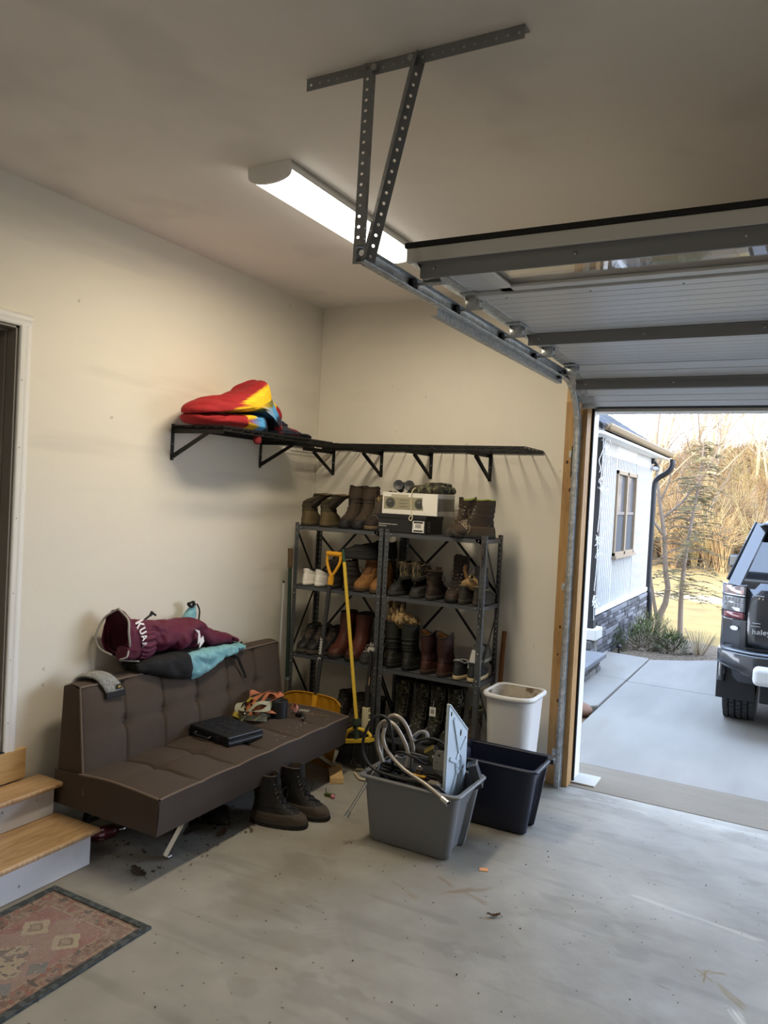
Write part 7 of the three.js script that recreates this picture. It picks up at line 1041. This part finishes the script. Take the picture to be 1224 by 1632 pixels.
  part(bt, 'body', [turnB(prof)], M(0x4a0f18, 0.3)); part(bt, 'neck', [turnB(lathe([[0.0145, 0.188], [0.016, 0.19], [0.016, 0.215], [0.008, 0.225]], 18))], MAT.chrome); part(bt, 'nozzle', [turnB(rb(0.012, 0.05, 0.03, 0.004, 0, 0.235, 0.012))], MAT.blackPlastic); part(bt, 'label', [turnB(lathe([[0.0346, 0.07], [0.0346, 0.12]], 24))], M(0xffffff, 0.5, { map: tex(64, 32, (u, v) => ((Math.abs(u - 0.5) % 0.12 < 0.05 && v > 0.25 && v < 0.75) ? [190, 170, 168] : [104, 24, 34])) }), true);
}
// ---------------------------------------------------------------- totes, bin and what is in the grey tote
function rrect(x0, x1, z0, z1, r, y, n = 9, dent) {              // rounded rectangle ring; dent pushes the side walls in
  const o = []; for (const [cx, cz, a0] of [[x1 - r, z1 - r, 0], [x0 + r, z1 - r, PI / 2], [x0 + r, z0 + r, PI], [x1 - r, z0 + r, -PI / 2]]) for (let i = 0; i <= n; i++) { const a = a0 + (i / n) * PI / 2; o.push(V(cx + r * Math.cos(a), y, cz + r * Math.sin(a))); }
  const out = []; o.forEach((p, i) => { out.push(p); const q = o[(i + 1) % o.length]; if ((i + 1) % (n + 1) === 0) for (let k = 1; k < 24; k++) out.push(p.clone().lerp(q, k / 24)); });
  return dent ? out.map((p) => dent(p)) : out;
}
function tote(name, label, b, t, hgt, m, dentAmt) {
  const g = thing(name, label, 'storage bin', [0, 0, 0]);
  const at = (k, off, y) => { const x0 = lerp(b[0], t[0], k) - off, x1 = lerp(b[1], t[1], k) + off, z0 = lerp(b[2], t[2], k) - off, z1 = lerp(b[3], t[3], k) + off; return rrect(x0, x1, z0, z1, 0.038, y, 7, (p) => { const q = p.clone(), zc = (z0 + z1) / 2; const s = (z0 + z1) / 2 + 0.02, w = 0.06; const f = sstep(0.62, 0.55, Math.abs((p.z - zc) / ((z1 - z0) / 2))) * dentAmt * (k < 0.93 ? 1 : 0); if (p.x > x1 - 0.012) q.x -= f; if (p.x < x0 + 0.012) q.x += f; return q; }); };
  part(g, 'shell', [loft([at(0, -0.012, 0.0), at(0, 0, 0.01), at(0.35, 0, hgt * 0.35), at(0.7, 0, hgt * 0.7), at(0.92, 0, hgt * 0.92), at(0.94, 0, hgt * 0.94), at(0.975, 0, hgt * 0.975)], { cap0: true }), loft([at(0.975, -0.004, hgt * 0.975), at(0.6, -0.004, hgt * 0.6), at(0.03, -0.004, 0.014)], { cap1: true })], m);
  part(g, 'rim', [loft([at(0.96, 0.0, hgt * 0.955), at(0.96, 0.016, hgt * 0.955), at(0.97, 0.021, hgt * 0.965), at(0.98, 0.021, hgt * 0.985), at(1, 0.016, hgt), at(1, 0.0, hgt), at(1, -0.006, hgt * 0.985)], {})], m);
  return g;
}
const greyP = M(0x6d6f72, 0.42, { bumpMap: bumpFine, bumpScale: 0.0004 }), navyP = M(0x141b30, 0.4, { bumpMap: bumpFine, bumpScale: 0.0004 });
tote('grey_tote', 'grey plastic tote overflowing with hoses and cables', [1.395, 1.855, 1.15, 1.42], [1.375, 1.915, 1.12, 1.475], 0.365, greyP, 0.028);
const nt = tote('navy_tote', 'empty navy blue plastic tote beside the white bin', [1.70, 2.09, 0.7, 0.905], [1.66, 2.15, 0.672, 0.978], 0.395, navyP, 0.028);
part(nt, 'handle_clip', [rb(0.04, 0.03, 0.05, 0.006, 2.165, 0.385, 0.72)], MAT.blackPlastic);
{ // white bin with curved front corner
  const g = thing('waste_bin', 'tall white plastic waste bin with a dirty inside, against the end wall', 'bin', [1.815, 0, 0.36]);
  const wp = M(0xd9d8d6, 0.4), ring = (k, off, y) => { const hx = lerp(0.115, 0.15, k) + off, hz = lerp(0.125, 0.16, k) + off; return rrect(-hx, hx, -hz, hz, lerp(0.05, 0.07, k), y, 9, (p) => { const q = p.clone(); q.z += 0.03 * (1 - Math.pow(q.x / hx, 2)) * (q.z > 0 ? 1 : 0) * k; return q; }); };
  part(g, 'shell', [loft([ring(0, -0.01, 0), ring(0, 0, 0.012), ring(0.4, 0, 0.26), ring(0.8, 0, 0.52), ring(0.97, 0, 0.632)], { cap0: true })], wp);
  part(g, 'inner_wall', [loft([ring(0.99, -0.003, 0.645), ring(0.6, -0.004, 0.4), ring(0.03, -0.005, 0.02)], { cap1: true })], M(0xffffff, 0.6, { map: tex(256, 256, (u, v) => mix3([200, 190, 172], [120, 100, 76], sstep(0.45, 0.75, fbm(u * 10, v * 10, 5, 10, 4))), true, 2) }));
  part(g, 'rim', [loft([ring(0.97, 0, 0.628), ring(0.97, 0.013, 0.626), ring(0.98, 0.017, 0.638), ring(1, 0.013, 0.652), ring(1, 0, 0.655), ring(1, -0.005, 0.645)], {})], wp);
}
{ // contents of the grey tote
  const black = M(0x17181a, 0.5), steel = M(0xa19a90, 0.4, { metalness: 0.6, bumpMap: bumpWeave, bumpScale: 0.0006 });
  const T = (n, l, cat, pts, r, m, seg = 80, closed = false) => tag(mesh(n, [tube(pts, r, seg, 9, closed)], m), l, cat);
  T('rubber_hose', 'black rubber hose looping high out of the grey tote and along its rim', 'hose', [[1.48, 0.3, 1.36], [1.515, 0.5, 1.4], [1.506, 0.582, 1.42], [1.489, 0.645, 1.42], [1.447, 0.668, 1.42], [1.395, 0.645, 1.42], [1.352, 0.56, 1.425], [1.345, 0.47, 1.43], [1.384, 0.414, 1.44], [1.451, 0.385, 1.45], [1.581, 0.378, 1.455], [1.70, 0.38, 1.455], [1.8, 0.375, 1.445], [1.86, 0.3, 1.4]], 0.0085, black, 160);
  T('braided_hose', 'braided steel hose in a tall narrow loop, nearest the broom', 'hose', [[1.44, 0.25, 1.3], [1.40, 0.377, 1.3], [1.365, 0.46, 1.3], [1.361, 0.541, 1.3], [1.395, 0.6, 1.3], [1.459, 0.6, 1.31], [1.518, 0.547, 1.32], [1.562, 0.478, 1.33], [1.565, 0.411, 1.34], [1.55, 0.345, 1.35]], 0.0115, steel, 140);
  T('braided_hose', 'second braided steel hose looping behind the first', 'hose', [[1.36, 0.3, 1.22], [1.35, 0.45, 1.23], [1.394, 0.6, 1.25], [1.45, 0.628, 1.25], [1.51, 0.58, 1.25], [1.553, 0.48, 1.25], [1.545, 0.4, 1.25], [1.54, 0.28, 1.25]], 0.0115, steel, 120);
  const lh = thing('braided_hose', 'long braided steel hose ending over the front rim of the grey tote', 'hose', [0, 0, 0]);
  part(lh, 'hose', [tube([[1.452, 0.6, 1.40], [1.461, 0.54, 1.42], [1.505, 0.483, 1.43], [1.604, 0.428, 1.45], [1.75, 0.388, 1.48], [1.862, 0.345, 1.503]], 0.010, 100, 9)], steel);
  part(lh, 'coupling', [rod(V(1.845, 0.351, 1.5), V(1.885, 0.337, 1.509), 0.0145, 0.0155, 14), rod(V(1.54, 0.35, 1.352), V(1.555, 0.33, 1.352), 0.016, 0.016, 6)], MAT.chrome); part(lh, 'opening', [rod(V(1.884, 0.3372, 1.5088), V(1.8865, 0.3363, 1.5095), 0.011, 0.011, 14)], MAT.blackRubber);
  const rd = thing('steel_rod', 'thin steel rod poking out past the left side of the grey tote', 'rod', [0, 0, 0]);
  part(rd, 'rod', [rod(V(1.435, 0.405, 1.42), V(1.325, 0.15, 1.52), 0.0075, 0.0075, 10)], MAT.chrome); part(rd, 'nut', [rod(V(1.33, 0.162, 1.515), V(1.319, 0.136, 1.5255), 0.013, 0.013, 8)], MAT.bolt);
  // the ribbed cover plate standing in the tote
  const pm = M(0xc8d6e0, 0.35, { metalness: 0.1 }), pl2 = thing('cover_plate', 'pale blue ribbed metal cover plate standing upright in the grey tote', 'plate', [1.812, 0, 1.39], 0);
  const O = [[0, 0.2], [0.265, 0.2], [0.265, 0.585], [0.255, 0.6], [0.012, 0.785], [0, 0.785]], hole = (x, y, r, e = 1) => { const p = new THREE.Path(); p.absellipse(x, y, r, r * e, 0, 2 * PI); return p; };
  const face = (g) => g.rotateY(PI / 2);                           // x runs away from the viewer (-z)
  part(pl2, 'plate', [face(extr(O, 0.0022, 0, [hole(0.17, 0.6, 0.012, 1.6), hole(0.235, 0.53, 0.008), hole(0.18, 0.5, 0.009), hole(0.12, 0.37, 0.008), hole(0.22, 0.4, 0.009), hole(0.03, 0.73, 0.01, 1.4), hole(0.19, 0.36, 0.008), hole(0.03, 0.3, 0.01)]))], pm);
  part(pl2, 'flange', [face(extr([[0, 0.2], [0.012, 0.2], [0.012, 0.785], [0, 0.785]], 0.016).translate(0, 0, -0.014)), bar(V(0, 0.786, 0), V(0, 0.594, -0.262), 0.014, 0.006)], pm);
  const rib = (a, b, w = 0.017) => bar(V(0.003, a[1], -a[0]), V(0.003, b[1], -b[0]), 0.013, w);
  part(pl2, 'rib', [rib([0.06, 0.7], [0.15, 0.5])], pm); part(pl2, 'rib', [rib([0.03, 0.5], [0.12, 0.46])], pm); part(pl2, 'rib', [rib([0.05, 0.28], [0.13, 0.4])], pm); part(pl2, 'rib', [rib([0.16, 0.5], [0.24, 0.56])], pm); part(pl2, 'rib', [rib([0.17, 0.28], [0.16, 0.4])], pm);
  part(pl2, 'hub', [face(new THREE.TorusGeometry(0.042, 0.006, 8, 28).scale(0.9, 1.2, 1.2).translate(0.15, 0.445, 0.003)), face(new THREE.TorusGeometry(0.02, 0.004, 8, 20).translate(0.15, 0.445, 0.003))], pm);
  // coiled cables, boxes and fittings
  const coil = (cx, cy, cz, r, turns, sd, tilt) => { const R = rngOf(sd), p = []; for (let i = 0; i <= turns * 9; i++) { const a = i / 9 * 2 * PI, k = r * (0.86 + 0.22 * R()); p.push(V(cx + k * Math.cos(a), cy + tilt * Math.sin(a) + 0.012 * (R() - 0.5) + 0.006 * (i / 9), cz + k * 0.62 * Math.sin(a))); } return p; };
  T('cable', 'coil of black cable under the tall black hose', 'cable', coil(1.51, 0.35, 1.3, 0.105, 4, 3, 0.03), 0.007, black, 260);
  T('cable', 'grey cable coiled at the back of the grey tote', 'cable', coil(1.56, 0.4, 1.21, 0.1, 3, 5, 0.035), 0.0065, M(0x4a4c50, 0.5), 200);
  T('cable', 'loose ring of thick black cable along the front of the grey tote', 'cable', coil(1.6, 0.345, 1.34, 0.13, 2, 8, 0.015), 0.009, black, 160);
  T('cable', 'ring of dark brown cable beside the cover plate', 'cable', coil(1.7, 0.34, 1.27, 0.085, 3, 9, 0.03), 0.0075, M(0x2a2420, 0.6), 160);
  T('cable', 'black cable arching from the coil to behind the cover plate', 'cable', [[1.52, 0.4, 1.26], [1.56, 0.5, 1.24], [1.64, 0.535, 1.22], [1.72, 0.52, 1.22], [1.775, 0.46, 1.24]], 0.0075, black, 60);
  T('cable', 'loose black cable sagging across the middle of the grey tote', 'cable', [[1.45, 0.42, 1.36], [1.52, 0.47, 1.34], [1.6, 0.46, 1.34], [1.66, 0.43, 1.32], [1.73, 0.44, 1.3]], 0.007, black, 60);
  T('strap_loop', 'pale grey webbing loop at the back of the grey tote', 'strap', [[1.52, 0.5, 1.2], [1.56, 0.545, 1.19], [1.6, 0.55, 1.19], [1.61, 0.52, 1.2], [1.56, 0.5, 1.21]], 0.011, M(0x82848a, 0.6), 50, true);
  const bt = thing('spray_bottle', 'white and blue plastic bottle half buried in cables', 'bottle', [1.44, 0.345, 1.31], 0.5); part(bt, 'body', [lathe([[0, -0.1], [0.034, -0.098], [0.036, -0.08], [0.036, 0.04], [0.02, 0.07], [0.014, 0.08]], 24).rotateX(1.2).rotateY(0.6)], M(0xb9c6da, 0.35)); part(bt, 'band', [lathe([[0.0366, -0.04], [0.0366, -0.01]], 24).rotateX(1.2).rotateY(0.6)], M(0x26345e, 0.4)); part(bt, 'cap', [lathe([[0.016, 0.078], [0.018, 0.1], [0, 0.102]], 18).rotateX(1.2).rotateY(0.6)], M(0x26345e, 0.4));
  const vl = thing('solenoid_box', 'olive green metal cylinder with brass ends in the tote', 'fitting', [1.705, 0.47, 1.31], 0.4); part(vl, 'body', [rb(0.045, 0.095, 0.045, 0.01, 0, 0, 0, 3).rotateZ(0.55)], M(0x3c3e2a, 0.45)); part(vl, 'end', [rb(0.055, 0.01, 0.055, 0.003, 0, 0.05, 0).rotateZ(0.55), rb(0.055, 0.01, 0.055, 0.003, 0, -0.05, 0).rotateZ(0.55)], M(0x8a7a3c, 0.35, { metalness: 0.7 })); part(vl, 'label', [rb(0.008, 0.04, 0.002, 0.001, 0.004, 0, 0.0235).rotateZ(0.55)], MAT.white);
  const cl = thing('clamp', 'dark steel clamp with a yellow lever in the tote', 'fitting', [1.655, 0.37, 1.37]); part(cl, 'body', [rb(0.04, 0.08, 0.03, 0.005, 0, -0.02, 0), rb(0.035, 0.03, 0.025, 0.004, 0, 0.035, 0)], M(0x57504a, 0.4, { metalness: 0.5 })); part(cl, 'lever', [wobble(rb(0.085, 0.01, 0.02, 0.004, 0, 0.015, 0.012, 3), 0.001, 30)], M(0xc8982a, 0.45)); part(cl, 'ring', [new THREE.TorusGeometry(0.014, 0.005, 8, 18).translate(0, 0.045, 0)], MAT.chrome);
  const ch = thing('bracket_plate', 'bent grey steel bracket with holes beside the cover plate', 'bracket', [1.745, 0.47, 1.33], 0.2); part(ch, 'plate', [extr([[-0.03, -0.05], [0.03, -0.05], [0.032, 0.02], [0.02, 0.05], [-0.012, 0.05], [-0.03, 0.02]], 0.004, 0.001, [hole(0, 0.025, 0.007), hole(-0.012, -0.01, 0.005)])], M(0x8c8a84, 0.45, { metalness: 0.4 }));
  const gb = thing('speaker_box', 'dark grey boxy housing tilted in the corner of the tote', 'box', [1.885, 0.375, 1.16], 0.3); part(gb, 'housing', [rb(0.05, 0.13, 0.08, 0.006, 0, 0, 0, 3).rotateZ(0.35)], M(0x36383b, 0.5)); part(gb, 'edge', [rb(0.054, 0.006, 0.084, 0.002, 0.0, 0.06, 0).rotateZ(0.35)], M(0x7a7c7e, 0.4));
  const ka = thing('gearbox', 'tan cast metal housing low in the tote beside the cover plate', 'fitting', [1.755, 0.335, 1.41]); part(ka, 'housing', [wobble(rb(0.07, 0.1, 0.06, 0.02, 0, 0, 0, 4), 0.006, 30)], M(0x6e675a, 0.6)); part(ka, 'flange', [rod(V(0, 0, 0.025), V(0, 0, 0.04), 0.028, 0.028, 16)], M(0x57524a, 0.6));
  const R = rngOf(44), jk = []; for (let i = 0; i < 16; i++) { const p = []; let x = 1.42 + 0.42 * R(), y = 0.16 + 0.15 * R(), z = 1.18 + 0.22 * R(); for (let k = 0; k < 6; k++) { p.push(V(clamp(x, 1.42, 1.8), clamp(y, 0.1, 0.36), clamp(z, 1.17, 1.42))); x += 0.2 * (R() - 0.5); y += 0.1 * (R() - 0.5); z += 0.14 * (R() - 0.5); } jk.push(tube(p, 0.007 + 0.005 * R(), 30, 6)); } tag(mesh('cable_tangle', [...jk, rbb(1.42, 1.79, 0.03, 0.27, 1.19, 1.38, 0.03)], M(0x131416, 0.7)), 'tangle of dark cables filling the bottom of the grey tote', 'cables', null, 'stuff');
}
renderer.render(scene, camera);
